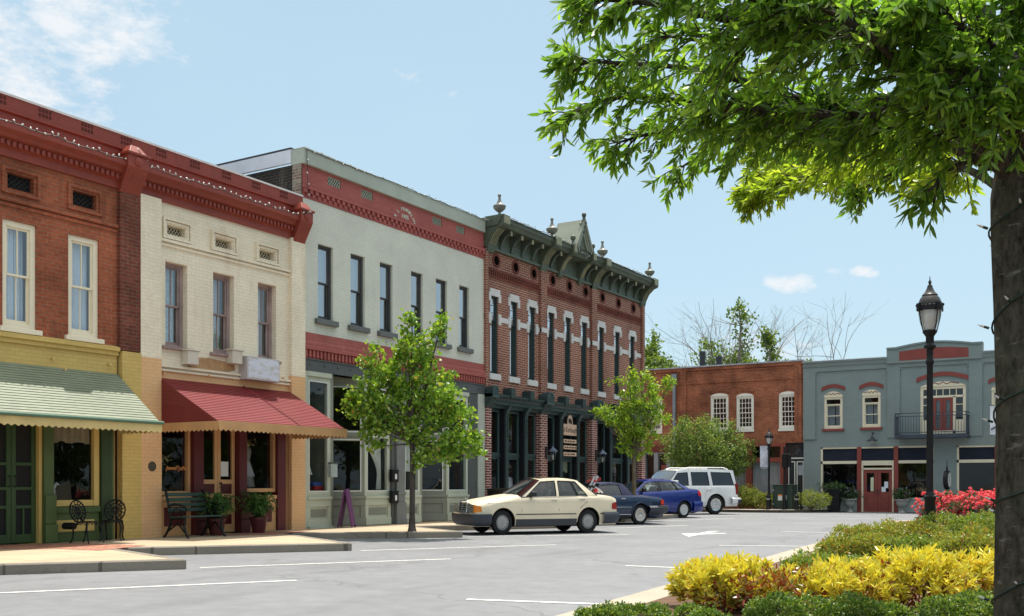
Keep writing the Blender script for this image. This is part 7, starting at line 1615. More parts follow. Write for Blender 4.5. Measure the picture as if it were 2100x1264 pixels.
zr=smooth_interp([(1.5,1.2),(2.12,1.80),(2.6,1.87),(3.8,1.88),(4.75,1.86),(4.94,1.83),(5.05,1.2)])
c.cabin([(1.56,2.12),(1.72,2.24),(2.62,2.64),(2.80,2.80),(3.64,3.60),(3.82,3.76),(4.88,4.72),(5.03,4.94)],['p','w','p','w','p','w','p'],lambda x:1.20,zr,.78,.03,CGD,rail=.07,rearbow=.04)
m=MB()
for pts in ([(1.52,.45),(1.55,.8),(1.60,1.15)],[(2.72,.45),(2.72,.8),(2.70,1.19)],[(3.34,.65),(3.46,.95),(3.70,1.0),(3.74,1.19)]): q=c.seam(pts,w=.014); m.add(q.v,q.f)
m.build('door_seam',paint('seam_grey',(.22,.22,.22),.6),c.b); c.handle(2.54,1.03,WHP,.2,.05); c.handle(3.58,1.05,WHP,.2,.05)
c.mirror(1.82,1.20,WHP,.22,.22,.24)
for sd in (-1,1):
    m=MB(); m.tube([(2.55,sd*.70,1.89),(2.75,sd*.70,1.955),(4.5,sd*.70,1.955),(4.7,sd*.70,1.88)],.024,6); m.build('roof_rail',WHP,c.roof,smooth=60)
    m=MB(); e=c.y(5.04,1.0); m.box(4.93,5.062,sd*(e-.06),sd*(e+.03),.82,1.28); m.build('tail_lamp',paint('deep_red_lens',(.20,.01,.012),.15,.1,20),c.root,bevel=.02)
c.wrap(0,[(-.03,.42),(.10,.45),(.15,.52),(.15,.66),(.06,.70),(-.03,.70)],WHP,'bumper',.40,False); c.wrap(0,[(.09,.44),(.16,.5),(.16,.60),(.152,.61)],BPL,'bumper_pad',.1,False); c.wrap(0,[(-.03,.42),(.08,.45),(.12,.52),(.12,.74),(.05,.78),(-.03,.78)],WHP,'bumper',.5,True)
c.strip(1.5,3.45,.60,.16,.02,WHP,'side_cladding'); m=MB(); m.box(1.52,3.4,-.98,-.86,.36,.40); m.box(1.52,3.4,.86,.98,.36,.40); m.build('running_board',CHR,c.root)
c.seats([2.3,3.4],paint('pale_leather',(.30,.28,.25),.7),hgt=.85,wheelx=2.2)
# ================================================================= planting
def npv(v): return np.array([v[0],v[1],v[2]],float)
def lumpy(rx,ry,h,n,rg,lumps=14,shell=.35,lo=.0,ls=(.32,.5)):
    """points on the outside of a mound made of lumps, plus their outward directions"""
    C=[];R=[]
    for k in range(lumps):
        a=rg.uniform(0,6.283); r=math.sqrt(rg.uniform(0,1))*.72; zz=math.sqrt(max(.05,1-r*r))*rg.uniform(.45,.80)
        C.append((math.cos(a)*r*rx,math.sin(a)*r*ry,h*zz*.78)); R.append(rg.uniform(*ls)*min(rx,ry,h*1.0))
    C=np.array(C);R=np.array(R); out=[];nr=[]; need=n
    while need>0:
        m=need*3+50; k=rg.integers(0,lumps,m); d=norm(rg.normal(size=(m,3))); rr=1-shell*rg.uniform(0,1,m)**2
        p=C[k]+d*(R[k]*rr)[:,None]; 
        dist=np.linalg.norm(p[:,None,:]-C[None,:,:],axis=2)/R[None,:]; dist[np.arange(m),k]=9; keep=(dist.min(axis=1)>.80)&(p[:,2]>lo)&(p[:,2]<h)
        p=p[keep][:need]; d=d[keep][:need]; out.append(p); nr.append(d); need-=len(p)
    A_=np.concatenate(out); A_[:,2]*=h/max(1e-3,np.quantile(A_[:,2],.985)); A_[:,0]*=rx/max(1e-3,np.quantile(np.abs(A_[:,0]),.985)); A_[:,1]*=ry/max(1e-3,np.quantile(np.abs(A_[:,1]),.985)); return A_,np.concatenate(nr)
def stems(o,rx,ry,h,n,mat,rg,r=.008):
    m=MB()
    for k in range(n):
        a=rg.uniform(0,6.283); q=rg.uniform(.1,.75); m.tube([(.1*rx*math.cos(a),.1*ry*math.sin(a),0),(.5*q*rx*math.cos(a),.5*q*ry*math.sin(a),h*.4),(q*rx*math.cos(a),q*ry*math.sin(a),h*.72)],[r,r*.8,r*.4],5)
    m.build('stems',mat,o)
TWIG=paint('twig_brown',(.10,.06,.035),.9,.25,6)
NAND=leafmat('nandina_young',[(0,(.68,.62,.07)),(.45,(.74,.64,.07)),(.8,(.56,.58,.09)),(1,(.68,.46,.05))],.30,.4,.45,1.15)
NOLD=leafmat('nandina_old',[(0,(.20,.022,.012)),(.35,(.30,.05,.02)),(.6,(.22,.16,.03)),(.85,(.16,.20,.04)),(1,(.40,.10,.02))],.25,.35,.5,1.2)
AZA=leafmat('azalea_leaf',[(0,(.15,.22,.035)),(.4,(.25,.32,.05)),(.7,(.36,.37,.06)),(.9,(.32,.22,.04)),(1,(.40,.15,.04))],.33,.42,.4,1.2)
AZG=leafmat('azalea_green',[(0,(.12,.20,.035)),(.5,(.20,.29,.045)),(.9,(.29,.34,.06)),(1,(.33,.24,.05))],.33,.42,.4,1.2)
BOX=leafmat('boxwood_leaf',[(0,(.045,.10,.022)),(.45,(.105,.19,.035)),(.8,(.21,.30,.05)),(1,(.33,.38,.09))],.33,.42,.35,1.3)
def nandina(label,c,rx,ry,h,seed,tips=210):
    rg=np.random.default_rng(seed); o=thing('golden_nandina',label,'shrub',c,0,'golden shrubs at the front of the bed'); 
    T,Nn=lumpy(rx,ry,h,tips,rg,9,.25,.10,(.38,.55)); P=[];Dv=[];Ln=[];P2=[];D2=[];L2=[]
    for t,nn in zip(T,Nn):
        up=nn*.55+np.array([0,0,.75]); up/=np.linalg.norm(up); hi=t[2]/h
        k=rg.integers(16,26); 
        for q in range(k):
            d=rg.normal(size=3); d-=up*d.dot(up); d/=np.linalg.norm(d); e=rg.uniform(.15,1.1); v=d*e+up*(.75-.25*e); b=t-up*rg.uniform(-.03,.11)
            if hi+rg.normal()*.14>.27: P.append(b); Dv.append(v); Ln.append(rg.uniform(.055,.10))
            else: P2.append(b); D2.append(v); L2.append(rg.uniform(.05,.08))
    T2,N2=lumpy(rx*.95,ry*.95,h*.85,1700,rg,9,.9,.02,(.35,.5)); P2+=list(T2); D2+=list(N2*.6+rg.normal(size=T2.shape)*.7+np.array([0,0,.2])); L2+=list(rg.uniform(.045,.075,len(T2)))
    leaves('young_leaves',NAND,np.array(P),np.array(Dv),np.array(Ln),np.array(Ln)*.24,o,curl=.22,side=rg.normal(size=(len(P),3))*.5+np.array([0,0,.0]))
    leaves('old_leaves',NOLD,np.array(P2),np.array(D2),np.array(L2),np.array(L2)*.30,o,curl=.25); stems(o,rx,ry,h,26,TWIG,rg); return o
def small_shrub(name,label,c,rx,ry,h,seed,mat,n,ln,wd,lumps=16,group=None,cat='shrub',ls=(.26,.42),tuft=5):
    rg=np.random.default_rng(seed); o=thing(name,label,cat,c,0,group); T,Nn=lumpy(rx,ry,h,n//tuft,rg,lumps,.3,.02,ls)
    P=np.repeat(T,tuft,axis=0)+rg.normal(size=(len(T)*tuft,3))*ln*.45; Dv=np.repeat(Nn,tuft,axis=0)*.6+rg.normal(size=P.shape)*.75+np.array([0,0,.35]); Ls=rg.uniform(.65,1.15,len(P))*ln
    leaves('foliage',mat,P,Dv,Ls,Ls*wd,o,curl=.15,fold=.15)
    T2,N2=lumpy(rx*.85,ry*.85,h*.85,n//6,rg,lumps,.95,.0,ls); leaves('inner_foliage',mat,T2,N2+rg.normal(size=T2.shape)*.8,ln,ln*wd,o)
    stems(o,rx,ry,h,30,TWIG,rg); return o
ZB=.12
def at_t(px,t): a,b=ray(px); return a*t,b*t
def bush(px,t,top,wpx):
    x,y=at_t(px,t); return (x,y,ZB),wpx*.5*t,(H-ZB)+(HY-top)*t
for i,(px,t,top,w,lab,tp) in enumerate(((1512,.00440,1152,280,'golden-yellow shrub farthest left in the bed, next to the road kerb',250),(1705,.00450,1158,270,'golden-yellow shrub in the middle of the three in the bed',230),(1925,.00445,1137,280,'golden-yellow shrub in the bed nearest the oak trunk, tallest of them',270),(2105,.0046,1172,150,'golden-yellow shrub half hidden behind the oak trunk',110))):
    c,r,h=bush(px,t,top,w); nandina(lab,c,r,r*.75,h,20+i,tp)
for i,(px,t,top,w,lab,n) in enumerate(((1290,.00400,1246,190,'low clipped bright-green shrub at the bottom edge, beside the road kerb',5200),(1425,.00395,1250,150,'low clipped green shrub below the leftmost golden shrub',4600),(1612,.00375,1222,180,'bright-green clipped shrub below the gap between the first two golden shrubs',5600),(1790,.00365,1232,210,'dark-green clipped shrub below the middle golden shrub',6200),(1965,.00362,1220,210,'dark-green clipped shrub below the golden shrub nearest the oak',6200),(2090,.0034,1215,150,'dark-green clipped shrub at the foot of the oak trunk',3600))):
    c,r,h=bush(px,t,top,w); small_shrub('boxwood',lab,c,r,r*.8,h,40+i,BOX,int(n*1.2),.028,.5,13,'clipped green shrubs at the front edge',ls=(.22,.48))
for i,(px,t,top,w,lab,mt,n) in enumerate(((1800,.0089,1074,180,'olive azalea mound left of the lamp post beside the kerb',AZA,6000),(1868,.0080,1072,150,'olive azalea mound touching the lamp post on its left',AZA,5200),(1975,.0084,1056,170,'green azalea mound directly right of the lamp post',AZG,6000),(2070,.0086,1062,150,'green azalea mound behind the oak trunk',AZG,3600),(1778,.0068,1102,190,'rust-tinted azalea mound where the bed narrows to the kerb',AZA,6500),(1868,.0066,1106,140,'dark azalea mound behind the tallest golden shrub',AZG,5200),(1995,.0066,1088,160,'rust-speckled azalea mound beside the oak trunk',AZA,6500),(1668,.0054,1142,140,'small azalea between the kerb and the middle golden shrub',AZG,3200),(1795,.0058,1150,130,'low azalea in the gap behind the golden shrubs',AZG,3600))):
    c,r,h=bush(px,t,top,w); small_shrub('azalea',lab,c,r,r*.8,h,60+i,mt,int(n*1.25),.048,.42,11,'olive azalea mounds in the bed',ls=(.30,.50))
# roses
def rose():
    c,r,h=bush(1992,.0104,1018,195); rg=np.random.default_rng(5); o=thing('rose_bush','tall rose bush covered in red-pink flowers behind the lamp post','shrub',c)
    T,Nn=lumpy(r,r*.7,h,1300,rg,22,.4,.05,(.22,.36)); k=5; P=np.repeat(T,k,axis=0)+rg.normal(size=(len(T)*k,3))*.035; Dv=np.repeat(Nn,k,axis=0)*.5+rg.normal(size=P.shape)*.7+np.array([0,0,.3])
    leaves('foliage',leafmat('rose_leaf',[(0,(.02,.045,.018)),(.6,(.045,.085,.03)),(1,(.09,.13,.05))],.2,.25,.7),P,Dv,.05,.026,o,curl=.1)
    T,Nn=lumpy(r*1.0,r*.72,h*1.03,520,rg,22,.05,h*.2,(.23,.37)); w=(T[:,2]/h)**2.2; keep=rg.uniform(0,1,len(T))<np.clip(w*1.6-.1,.05,1); T=T[keep];Nn=Nn[keep]
    P=[];Dv=[]
    for t,nn in zip(T,Nn):
        for fl in range(rg.integers(2,5)):
            b=t+nn*.03+rg.normal(size=3)*.045
            for q in range(14):
                d=norm(rg.normal(size=(1,3)))[0]; d=d-nn*min(0,d.dot(nn))*1.6; P.append(b+d*.012); Dv.append(d+nn*.35)
    leaves('rose_flowers',leafmat('rose_petal',[(0,(.74,.06,.13)),(.5,(.82,.15,.22)),(.85,(.84,.28,.34)),(1,(.86,.48,.50))],.3,.5,.25,1.1),np.array(P),np.array(Dv),.034,.034,o,curl=.5); stems(o,r,r*.7,h,30,TWIG,rg)
rose()
for i,(px,yy,w,h,lab) in enumerate(((1520,47.9,1.15,1.05,'arching yellow-green shrub behind the white car tail'),(1550,48.0,1.1,.9,'yellow-green shrub left of the far lamp post'),(1592,48.3,.8,.75,'small green shrub between the far lamp and the utility cabinet'),(1663,47.6,1.05,.85,'round light-green shrub at the teal corner'))):
    x=fpt(px,yy); small_shrub('kerb_shrub',lab,(x,yy,.13+gz(yy)),w*.75,w*.6,h,90+i,leafmat('kerb_shrub_leaf',[(0,(.10,.15,.02)),(.5,(.19,.24,.04)),(1,(.28,.30,.07))],.3,.4,.4),3600,.075,.35,14,'light-green shrubs on the far kerb')
# ---------------------------------------------------------------- trees
def limb(m,path,r0,r1,n=7,jit=.0,rg=None):
    k=len(path); m.tube(path,[r0+(r1-r0)*i/(k-1) for i in range(k)],n)
def bez(a,b,c,n=7): 
    a,b,c=map(Vector,(a,b,c)); return [a*(1-t)**2+b*2*t*(1-t)+c*t*t for t in [i/(n-1) for i in range(n)]]
def tree(name,label,base,clumps,fork,mat,barkm,seed,trunk_r,leafn,leafL,leafW,spread=.17,curl=.2,group=None,tuft=26,droop=.0,trunkpts=None,cat='tree',csz=.84):
    """clumps: list of (dx,dy,z,r) ellipsoids relative to base; each gets its limb, twigs and leaves"""
    rg=np.random.default_rng(seed); o=thing(name,label,cat,base,0,group); m=MB()
    tp=trunkpts or [(0,0,0),(.01,.0,fork*.5),(0,0,fork)]
    limb(m,tp,trunk_r,trunk_r*.72,10); m.lathe([(trunk_r*1.5,-.02),(trunk_r*1.1,.1),(trunk_r,.3)],10); top=Vector(tp[-1])
    vol=[c[3]**2.2 for c in clumps]; P=[];Dv=[]
    for c,v in zip(clumps,vol):
        c=(c[0],c[1],c[2],c[3]*csz,*c[4:])
        cc=Vector(c[:3]); ez_=c[4] if len(c)>4 else .8
        mid=top.lerp(cc,.45)+Vector((0,0,(cc.z-top.z)*.0-.15*abs(cc.x)*.3)); pth=bez(top,mid,cc,6); limb(m,pth,trunk_r*.34,trunk_r*.07,6)
        nt=max(3,int(leafn*v/sum(vol)/tuft)); 
        for k in range(nt):
            d=rg.normal(size=3); d/=np.linalg.norm(d); rr=c[3]*rg.uniform(.25,1.0)**.6; q=np.array(c[:3])+d*np.array([1,1,ez_])*rr; 
            a=pth[rg.integers(2,6)]; e=Vector(q); 
            if k%2==0: limb(m,bez(a,a.lerp(e,.5)+Vector((0,0,.05)),e,4),trunk_r*.06,.004,4)
            tw=norm((q-npv(a))[None,:])[0]; n=int(tuft*rg.uniform(.5,1.5)); s=rg.uniform(-.6,1,n)[:,None]
            P.append(q+tw*s*spread*.9+rg.normal(size=(n,3))*spread*.5); Dv.append(tw*.5+rg.normal(size=(n,3))*.7+np.array([0,0,-droop]))
    P=np.concatenate(P);Dv=np.concatenate(Dv); m.build('trunk',barkm,o,smooth=60); Ls=rg.uniform(.7,1.2,len(P))*leafL
    leaves('crown',mat,P,Dv,Ls,Ls*leafW,o,curl=curl,fold=.1); return o
def clump_px(base,t,lst,dep=1.0,seed=0):
    rg=np.random.default_rng(seed); bx_,by_,bz_=base; f=Vector((-SN,CS,0)); r=Vector((CS,SN,0)); px0=None; out=[]
    ca=Vector((bx_,by_,0)); lat0=ca.dot(r); dep0=ca.dot(f)
    for (px,py,rp,*ex) in lst:
        dd=rg.uniform(-dep,dep)*rp*t*.6; dp=dep0+dd; tt=dp/F; lat=(px-1050)*tt; w=r*(lat-lat0)+f*dd; out.append((w.x,w.y,H+(HY-py)*tt-bz_,rp*tt,*(ex or ())))
    return out
MAPLE=leafmat('maple_leaf',[(0,(.085,.175,.02)),(.4,(.145,.275,.03)),(.8,(.24,.38,.045)),(.94,(.32,.42,.07)),(1,(.34,.22,.06))],.40,.4,.4,1.4)
ZELK=leafmat('zelkova_leaf',[(0,(.12,.23,.02)),(.4,(.20,.34,.03)),(.8,(.30,.43,.045)),(1,(.42,.47,.09))],.42,.4,.4,1.35)
BRK=bark('maple_bark',(.045,.036,.03),(.12,.10,.085),9); BRKY=bark('zelkova_bark',(.09,.07,.045),(.21,.17,.11),9)
g=gnd(845,1090,.15); T1=g.length/1.0; t1=(H-.15)/(1090-HY)
lst=[(850,720,46),(835,675,22,1.3),(895,700,24,1.3),(790,765,40),(760,790,34),(885,770,50),(840,810,60),(755,835,46),(730,840,28),(905,830,52),(800,860,52),(860,870,55),(925,860,38),(955,850,22),(945,905,42),(965,900,26),(905,915,42),(770,880,32),(870,930,32),(745,740,14,2.2),(775,725,12,1.8),(905,665,9,2.2),(845,655,9,1.6),(765,915,13,1.3),(828,730,24),(870,745,30),(975,925,14),(720,815,16)]
tree('street_maple','young maple with a full green crown on the kerb before the grey-green shops',(g.x,g.y,.15),clump_px((g.x,g.y,.15),t1,lst,1.0,1),2.05,MAPLE,BRK,11,.075,8800,.10,.76,.15)
a_,b_=ray(1300); x2=-14.75; t2=x2/a_; base=(x2,b_*t2,.15)
lst=[(1290,778,26),(1325,775,22),(1265,780,16),(1360,778,16),(1375,785,10),(1300,808,36),(1345,800,24),(1330,832,38),(1285,835,34),(1240,850,26),(1226,852,12),(1300,862,40),(1345,860,30),(1362,865,16),(1290,890,36),(1320,890,34),(1270,860,28),(1290,920,26),(1320,918,20),(1365,800,10),(1257,868,16),(1308,935,14)]
tree('street_zelkova','bright green sapling with a forked crown before the corner brick building',base,clump_px(base,t2,lst,1.0,2),2.15,ZELK,BRKY,12,.08,5600,.13,.36,.12,droop=.2,csz=.72)
xx=fpt(1450,47.9); base=(xx,47.9,.13+gz(48)); t3=47.9/ray(1450)[1]
lst=[(1445,880,30),(1410,890,34),(1480,885,32),(1385,920,26),(1440,915,48),(1500,915,36),(1420,940,42),(1475,940,44),(1520,935,20),(1395,945,22),(1450,965,34),(1505,955,30),(1372,935,20),(1378,905,18),(1535,940,14),(1530,920,12),(1540,915,8),(1490,970,24),(1425,968,20),(1400,870,12),(1455,866,14)]
tree('crape_myrtle','broad multi-stemmed small tree with dense green crown before the far brick building',base,clump_px(base,t3,lst,1.0,3),.9,leafmat('myrtle_leaf',[(0,(.07,.13,.03)),(.5,(.13,.21,.05)),(.9,(.23,.30,.08)),(1,(.32,.36,.13))],.35,.5,.3),BRKY,13,.09,17000,.11,.5,.2,csz=1.0)
# trees beyond the roofs
def bare(name,label,px,y,top,spread,seed,ivy=0,group='bare trees behind the brick building'):
    rg=np.random.default_rng(seed); x=fpt(px,y); o=thing(name,label,'tree',(x,y,-.2),0,group); m=MB(); tt=y/ray(px)[1]; hh=H+(HY-top)*tt+.2; lv=[]
    def grow(p,d,l,r,dep):
        pts=[p]; q=p.copy(); dd=d.copy()
        for k in range(4):
            dd=(dd+Vector(rg.normal(size=3))*.14+Vector((0,0,.05))).normalized(); q=q+dd*l/4; pts.append(q.copy())
        if q.z>hh: return
        limb(m,pts,r,r*.55,5 if dep>2 else 3); 
        if ivy and dep>=4: lv.extend(pts)
        if dep<=0: return
        for k in range(2 if dep>1 else 3):
            nd=(dd+Vector(rg.normal(size=3))*(.42 if dep>3 else .6)*spread+Vector((0,0,.12))).normalized(); grow(pts[rg.integers(2,5)],nd,l*rg.uniform(.62,.86),r*.52,dep-1)
        if dep>2: grow(q,dd,l*.8,r*.6,dep-1)
    grow(Vector((0,0,0)),Vector((rg.normal()*.06,0,1)).normalized(),hh*.36,.13,5)
    m.build('trunk',paint('bare_bark',(.29,.26,.22),.9,.2,3),o)
    return o,hh
for args in (('bare_tree','bare grey tree farthest left behind the brick roof',1425,66,650,1.0,1),('bare_tree','bare tree between the two vent pipes and the first ivy column',1470,70,630,.9,2),('bare_tree','bare tree whose crown rises highest behind the brick roof',1530,68,615,1.0,3),('bare_tree','bare tree right of the second ivy column',1575,70,640,1.0,6)): bare(*args)
o,hh=bare('bare_tree','bare tree leaning right above the teal roof edge',1600,64,655,1.3,8)
IVY=leafmat('ivy_leaf',[(0,(.05,.095,.02)),(.5,(.10,.16,.03)),(1,(.20,.27,.06))],.35)
def ivycol(label,px,y,top,w,seed,lean=0):
    rg=np.random.default_rng(seed); x=fpt(px,y); tt=y/ray(px)[1]; hh=H+(HY-top)*tt; o=thing('ivy_clad_tree',label,'tree',(x,y,-.2),0,'ivy-clad trunks behind the brick building'); m=MB(); pts=[(lean*hh*f+.25*math.sin(f*9),0,hh*f) for f in [i/10 for i in range(11)]]; limb(m,pts,.22,.05,7)
    for k in range(26):
        f=rg.uniform(.45,1); p=Vector(pts[int(f*10)]); e=p+Vector((rg.normal()*1.3,rg.normal()*.8,abs(rg.normal())*1.2+.3)); limb(m,bez(p,p.lerp(e,.5)+Vector((0,0,-.2)),e,4),.03,.006,4)
    m.build('trunk',MATS['bare_bark'],o); P=[];
    for k in range(62):
        f=rg.uniform(.3,1.0); c=np.array([lean*hh*f+.25*math.sin(f*9)+rg.normal()*w*(1.15-f*.6),rg.normal()*w,hh*f]); P.append(c+rg.normal(size=(24,3))*.22)
    P=np.concatenate(P); leaves('ivy',IVY,P,norm(RNG.normal(size=P.shape))+np.array([0,0,-.4]),.2,.16,o)
ivycol('tall ivy-clad trunk, the higher green column behind the brick roof',1512,67,622,.42,1); ivycol('shorter ivy-clad trunk right of the high green column',1572,66,672,.34,2); ivycol('low ivy mass at the left foot of the bare trees',1455,66,700,.6,3)
for px,y,tp,r,lab,sd in ((1328,75,700,2.2,'light green tree in the gap beside the corner brick building',1),(1372,72,738,1.8,'low green tree just above the far brick roof at the left',2),(1500,80,725,2.0,'low green tree crown behind the vent pipes',3),(1545,78,728,1.7,'low green tree crown between the ivy columns',4),(1620,84,715,1.8,'small green tree crown behind the bare branches at the right',5)):
    x=fpt(px,y); tt=y/ray(px)[1]; hh=H+(HY-tp)*tt; rg=np.random.default_rng(sd); cl=[(rg.normal()*r*.55,rg.normal()*r*.5,hh-r*.9+rg.normal()*r*.4,r*rg.uniform(.3,.55)) for k in range(9)]
    tree('distant_tree',lab,(x,y,-.2),cl,hh-2.6*r*.9,leafmat('distant_leaf',[(0,(.06,.11,.02)),(.6,(.12,.19,.03)),(1,(.20,.27,.05))],.35),BRK,30+sd,.16,2600,.26,.6,.4,group='green trees beyond the roofs')
def oakbark():
    m,nt,b=newmat('oak_bark'); v=objco(nt,(1,1,.45)); n=noise(nt,v,24,8,.7); n2=noise(nt,objco(nt,(1,1,3.2)),9,5,.6); n3=noise(nt,objco(nt),3.2,5,.6)
    c=ramp(nt,n,[(.34,(.014,.012,.009)),(.66,(.125,.11,.082))]); c=mixc(nt,ramp(nt,n3,[(.45,0.0),(.7,.55)]),c,(.10,.105,.072)); c=mixc(nt,ramp(nt,n2,[(.62,0.0),(.70,.8)]),c,(.21,.20,.17))
    L(nt,c,b.inputs['Base Color']); b.inputs['Roughness'].default_value=.92; b.inputs['Specular IOR Level'].default_value=.12; bump(nt,b,n,1.0,.03); return m
# ---------------------------------------------------------------- the big oak on the right
def oak():
    rg=np.random.default_rng(77); base=att(2132,HY,.00238); bx0,by0=base.x,base.y; o=thing('willow_oak','large willow oak whose branches hang over the street at the right','tree',(bx0,by0,.1)); B0=np.array([bx0,by0,.1])
    def W(px,py,t): v=att(px,py,t); return Vector((v.x-bx0,v.y-by0,v.z-.1))
    m=MB(); tk=[W(2112,1500,.00238),W(2113,1264,.00238),W(2113,1000,.00238),W(2110,800,.00238),W(2106,620,.00238),W(2104,480,.00239),W(2106,400,.0024),W(2108,300,.00243),W(2104,150,.00246),W(2098,0,.0025),W(2085,-200,.00255),W(2075,-420,.0026)]
    tk[0].z=-.1
    m.tube(tk,[.20,.165,.155,.148,.150,.158,.165,.135,.12,.105,.085,.06],20)
    limbs=[]
    def lb(pts,r0,r1,dens=1.0,twl=(.15,.36),yl=False):
        p=[W(*q) for q in pts]; s=[]
        for i in range(len(p)-1):   # catmull-rom
            p0=p[max(i-1,0)];p1=p[i];p2=p[i+1];p3=p[min(i+2,len(p)-1)]
            for k in range(4): u=k/4; s.append(.5*((2*p1)+(p2-p0)*u+(2*p0-5*p1+4*p2-p3)*u*u+(3*p1-p0-3*p2+p3)*u**3))
        s.append(p[-1]); limb(m,s,r0,r1,8); limbs.append((s,dens,twl,yl))
    T=.0024
    lb([(2106,395,.00239),(2045,330,.00236),(1990,275,.00232),(1930,215,.00226),(1850,140,.00222),(1740,85,.0022),(1600,60,.0022),(1440,30,.0022),(1320,5,.0022),(1230,0,.0022)],.050,.008,1.0)
    lb([(1985,285,.00232),(1900,235,.0024),(1820,208,.00245),(1740,226,.0025),(1640,205,.00250),(1520,165,.00250),(1400,140,.00250),(1290,130,.00250),(1195,128,.0025)],.036,.006,1.1)
    lb([(1640,205,.0025),(1540,220,.00255),(1440,215,.00258),(1330,200,.0026),(1240,205,.0026),(1175,235,.0026)],.028,.006,.8)
    lb([(1820,208,.00245),(1720,235,.0026),(1600,262,.0027),(1480,270,.0027),(1360,270,.0027),(1270,292,.0027)],.03,.006,.75)
    lb([(1600,262,.0027),(1500,290,.00275),(1420,330,.0028),(1395,345,.0028)],.014,.005,.55)
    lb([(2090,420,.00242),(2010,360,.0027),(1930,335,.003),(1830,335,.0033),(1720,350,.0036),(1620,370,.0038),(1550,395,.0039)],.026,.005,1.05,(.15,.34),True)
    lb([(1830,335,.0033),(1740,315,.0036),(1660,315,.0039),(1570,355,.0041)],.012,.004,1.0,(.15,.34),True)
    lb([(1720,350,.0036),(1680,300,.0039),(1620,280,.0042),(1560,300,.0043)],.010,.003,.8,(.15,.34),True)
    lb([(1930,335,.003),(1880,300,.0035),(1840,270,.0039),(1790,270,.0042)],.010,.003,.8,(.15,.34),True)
    lb([(1930,320,.003),(1880,345,.0031),(1800,365,.0032),(1760,385,.0032)],.015,.005,.6)
    lb([(1930,215,.00226),(1850,215,.0023),(1760,235,.00236),(1660,235,.0024),(1560,225,.0024),(1470,225,.0024)],.03,.006,1.1)
    lb([(2035,340,.00236),(1970,310,.0024),(1890,270,.00245),(1800,255,.0025),(1700,230,.0025),(1600,210,.0025)],.03,.006,1.2)
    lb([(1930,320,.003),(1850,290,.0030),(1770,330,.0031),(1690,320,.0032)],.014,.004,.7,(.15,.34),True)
    lb([(2120,210,.00244),(2060,120,.0022),(1980,60,.00212),(1900,20,.0021)],.03,.006,1.2)
    lb([(2120,335,.0024),(2080,250,.0022),(2030,190,.00212),(1950,150,.0021)],.03,.006,1.2)
    lb([(2125,160,.00245),(2110,60,.0022),(2090,-30,.0021)],.03,.006,1.2)
    lb([(2122,280,.00242),(2150,190,.0022),(2190,120,.0021)],.03,.006,1.2)
    lb([(1740,85,.0022),(1640,30,.00212),(1520,-10,.0021),(1400,-40,.0021)],.02,.005,1.2)
    lb([(1850,140,.00222),(1780,70,.0021),(1690,20,.0021),(1600,-10,.0021)],.02,.005,1.2)
    lb([(1600,60,.0022),(1530,80,.0022),(1450,85,.0022),(1370,75,.0022)],.012,.005,1.0)
    lb([(2095,300,.00243),(2030,200,.0023),(1960,130,.00225),(1860,60,.0022),(1740,20,.0022),(1600,-20,.0022)],.05,.008,1.0)
    lb([(2100,170,.00246),(2020,40,.0025),(1900,-60,.0025),(1720,-120,.0025),(1500,-140,.0025),(1330,-120,.0025)],.06,.01,.9)
    lb([(2100,60,.0025),(2000,-120,.0025),(1850,-200,.0024),(1650,-240,.0023),(1450,-220,.0022)],.05,.01,.8)
    lb([(2108,330,.00243),(2040,255,.0026),(1960,230,.0029),(1860,250,.0032),(1760,250,.0035)],.03,.006,.6)
    lb([(2000,330,.00235),(1960,340,.0023),(1930,360,.00228),(1915,385,.00226)],.012,.004,.45,(.12,.25))
    lb([(2120,380,.00243),(2190,300,.0023),(2280,200,.0022),(2380,100,.0021),(2500,60,.0020)],.06,.01,.8)
    lb([(2115,250,.00246),(2200,120,.0027),(2320,0,.003),(2450,-80,.0033)],.05,.01,.8)
    lb([(2098,0,.0025),(2180,-160,.0026),(2300,-260,.0027)],.05,.01,.8)
    lb([(2104,150,.00246),(2040,90,.0024),(1990,40,.0024),(1940,-20,.0024)],.035,.008,.9)
    P=[];Dv=[];LL=[];PY=[];DY=[];LY=[]
    for s,dens,twl,yl in limbs:
        Ls=sum((s[i+1]-s[i]).length for i in range(len(s)-1)); nt=int(Ls*84*dens)
        for k in range(nt):
            f=rg.uniform(.16,1.0)**.85 if k%8 else 1.0; i=min(len(s)-2,int(f*(len(s)-1))); a=s[i].lerp(s[i+1],f*(len(s)-1)-i); tg=(s[i+1]-s[i]).normalized()
            if f>.5 and dens>.4 and (a.dot(Vector((CS,SN,0)))<-1.35) and rg.uniform()<.42: continue
            d=Vector(rg.normal(size=3)); d=(d-tg*d.dot(tg)).normalized(); out=(tg*rg.uniform(.5,1.1)+d*rg.uniform(.3,1.0)+Vector((0,0,-.12))).normalized(); l=rg.uniform(*twl)*(1.15-.55*f); 
            e=a+out*l+Vector((0,0,-.18*l)); pth=bez(a,a+out*l*.5+Vector((0,0,.05*l)),e,5); m.tube(pth,[.0045,.004,.0035,.0025,.0015],4,cap=False)
            n=int(rg.integers(14,22)*(l/.25)**.5)
            for q in range(n):
                u=rg.uniform(.22,1.0)**.7; j=min(3,int(u*4)); c=pth[j].lerp(pth[j+1],u*4-j); tt_=(pth[j+1]-pth[j]).normalized(); dd=Vector(rg.normal(size=3)); dd=(dd-tt_*dd.dot(tt_)).normalized(); v=tt_*rg.uniform(.35,1.1)+dd*rg.uniform(.4,1.0)+Vector((0,0,-.28))
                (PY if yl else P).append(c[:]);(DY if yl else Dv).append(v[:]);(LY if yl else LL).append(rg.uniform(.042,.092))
    P=np.array(P);Dv=np.array(Dv);LL=np.array(LL); print('oak leaves',len(P))
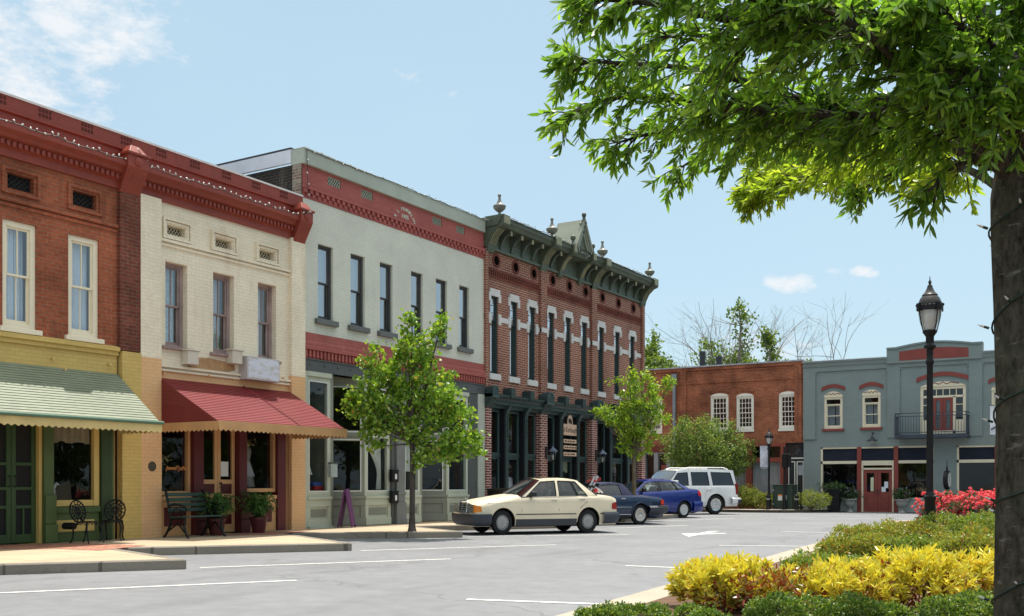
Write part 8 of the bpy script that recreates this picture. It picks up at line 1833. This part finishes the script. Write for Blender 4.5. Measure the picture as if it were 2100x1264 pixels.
    m.build('trunk',oakbark(),o,smooth=60)
    PY=np.array(PY);DY=np.array(DY);LY=np.array(LY); leaves('backlit_tint_foliage',leafmat('oak_backlit_tint_leaf',[(0,(.14,.22,.022)),(.4,(.21,.31,.03)),(.8,(.30,.41,.045)),(1,(.38,.46,.07))],.62,.36,.4,1.6),PY,DY,LY,LY*.25,o,curl=.14,fold=.12)  # yellower leaf colour on the back limbs paints in the sun's backlight
    leaves('crown',leafmat('oak_leaf',[(0,(.06,.135,.02)),(.4,(.095,.19,.027)),(.8,(.14,.25,.036)),(1,(.22,.33,.06))],.55,.36,.45,1.95),P,Dv,LL,LL*.25,o,curl=.14,fold=.12)
    # green wire of unlit bulbs wound round the trunk
    w=thing('string_light','dark green wire of clear bulbs wound round the oak trunk','string light',(bx0,by0,.1)); mw=MB(); pts=[]; bl=[]
    def trad(z): 
        for i in range(len(tk)-1):
            if tk[i].z<=z<=tk[i+1].z: 
                f=(z-tk[i].z)/(tk[i+1].z-tk[i].z); R=[.20,.165,.155,.148,.150,.158,.165,.135,.12,.105,.085,.06]; return tk[i].lerp(tk[i+1],f),R[i]+(R[i+1]-R[i])*f
        return tk[-1],.06
    z=.45;a=1.2; k=0
    while z<2.75:
        c,r=trad(z); pts.append((c.x+(r+.008)*math.cos(a),c.y+(r+.008)*math.sin(a),z)); 
        if k%5==0: bl.append((c.x+(r+.02)*math.cos(a),c.y+(r+.02)*math.sin(a),z,a))
        a+=.22; z+=.022*.72+.006*math.sin(a*1.7); k+=1
    mw.tube(pts,.005,5); mw.build('wire',paint('tree_wire_green',(.012,.035,.025),.5),w)
    for x,y,z,a in bl[:90]:
        s=MB(); d=Vector((math.cos(a),math.sin(a),.4)).normalized(); p=Vector((x,y,z)); s.tube([p,p+d*.025],.007,6); b=s.build('socket',MATS['tree_wire_green'],w); q=MB(); q.tube([p+d*.025,p+d*.04,p+d*.058],[.006,.0055,.001],6); q.build('bulb',BULB,b)
oak()

# trees of the square opposite the shops (they darken the shop-window reflections)
def park():
    rg=np.random.default_rng(9); cl=[(rg.normal()*1.5,rg.normal()*1.5,rg.uniform(1.3,6.2),rg.uniform(.9,1.6)) for k in range(20)]
    first=tree('park_tree','green shade tree in the square opposite the shops',(9,20,0),cl,1.5,leafmat('park_leaf',[(0,(.04,.08,.015)),(1,(.10,.16,.03))],.3),BRK,55,.16,3200,.30,.5,.5,group='shade trees across the square',csz=1.0)
    for x,y,s,r in ((11,27,1.0,1),(13,34,1.1,3),(8,40,.95,4),(14,46,1.15,5),(10.5,46.5,.9,.4),(17,41,1.2,2.2),(20,36,1.2,1.2)):
        c=copy_tree(first); c.location=(x,y,0); c.scale=(s,s,s); c.rotation_euler=(0,0,r)
park()
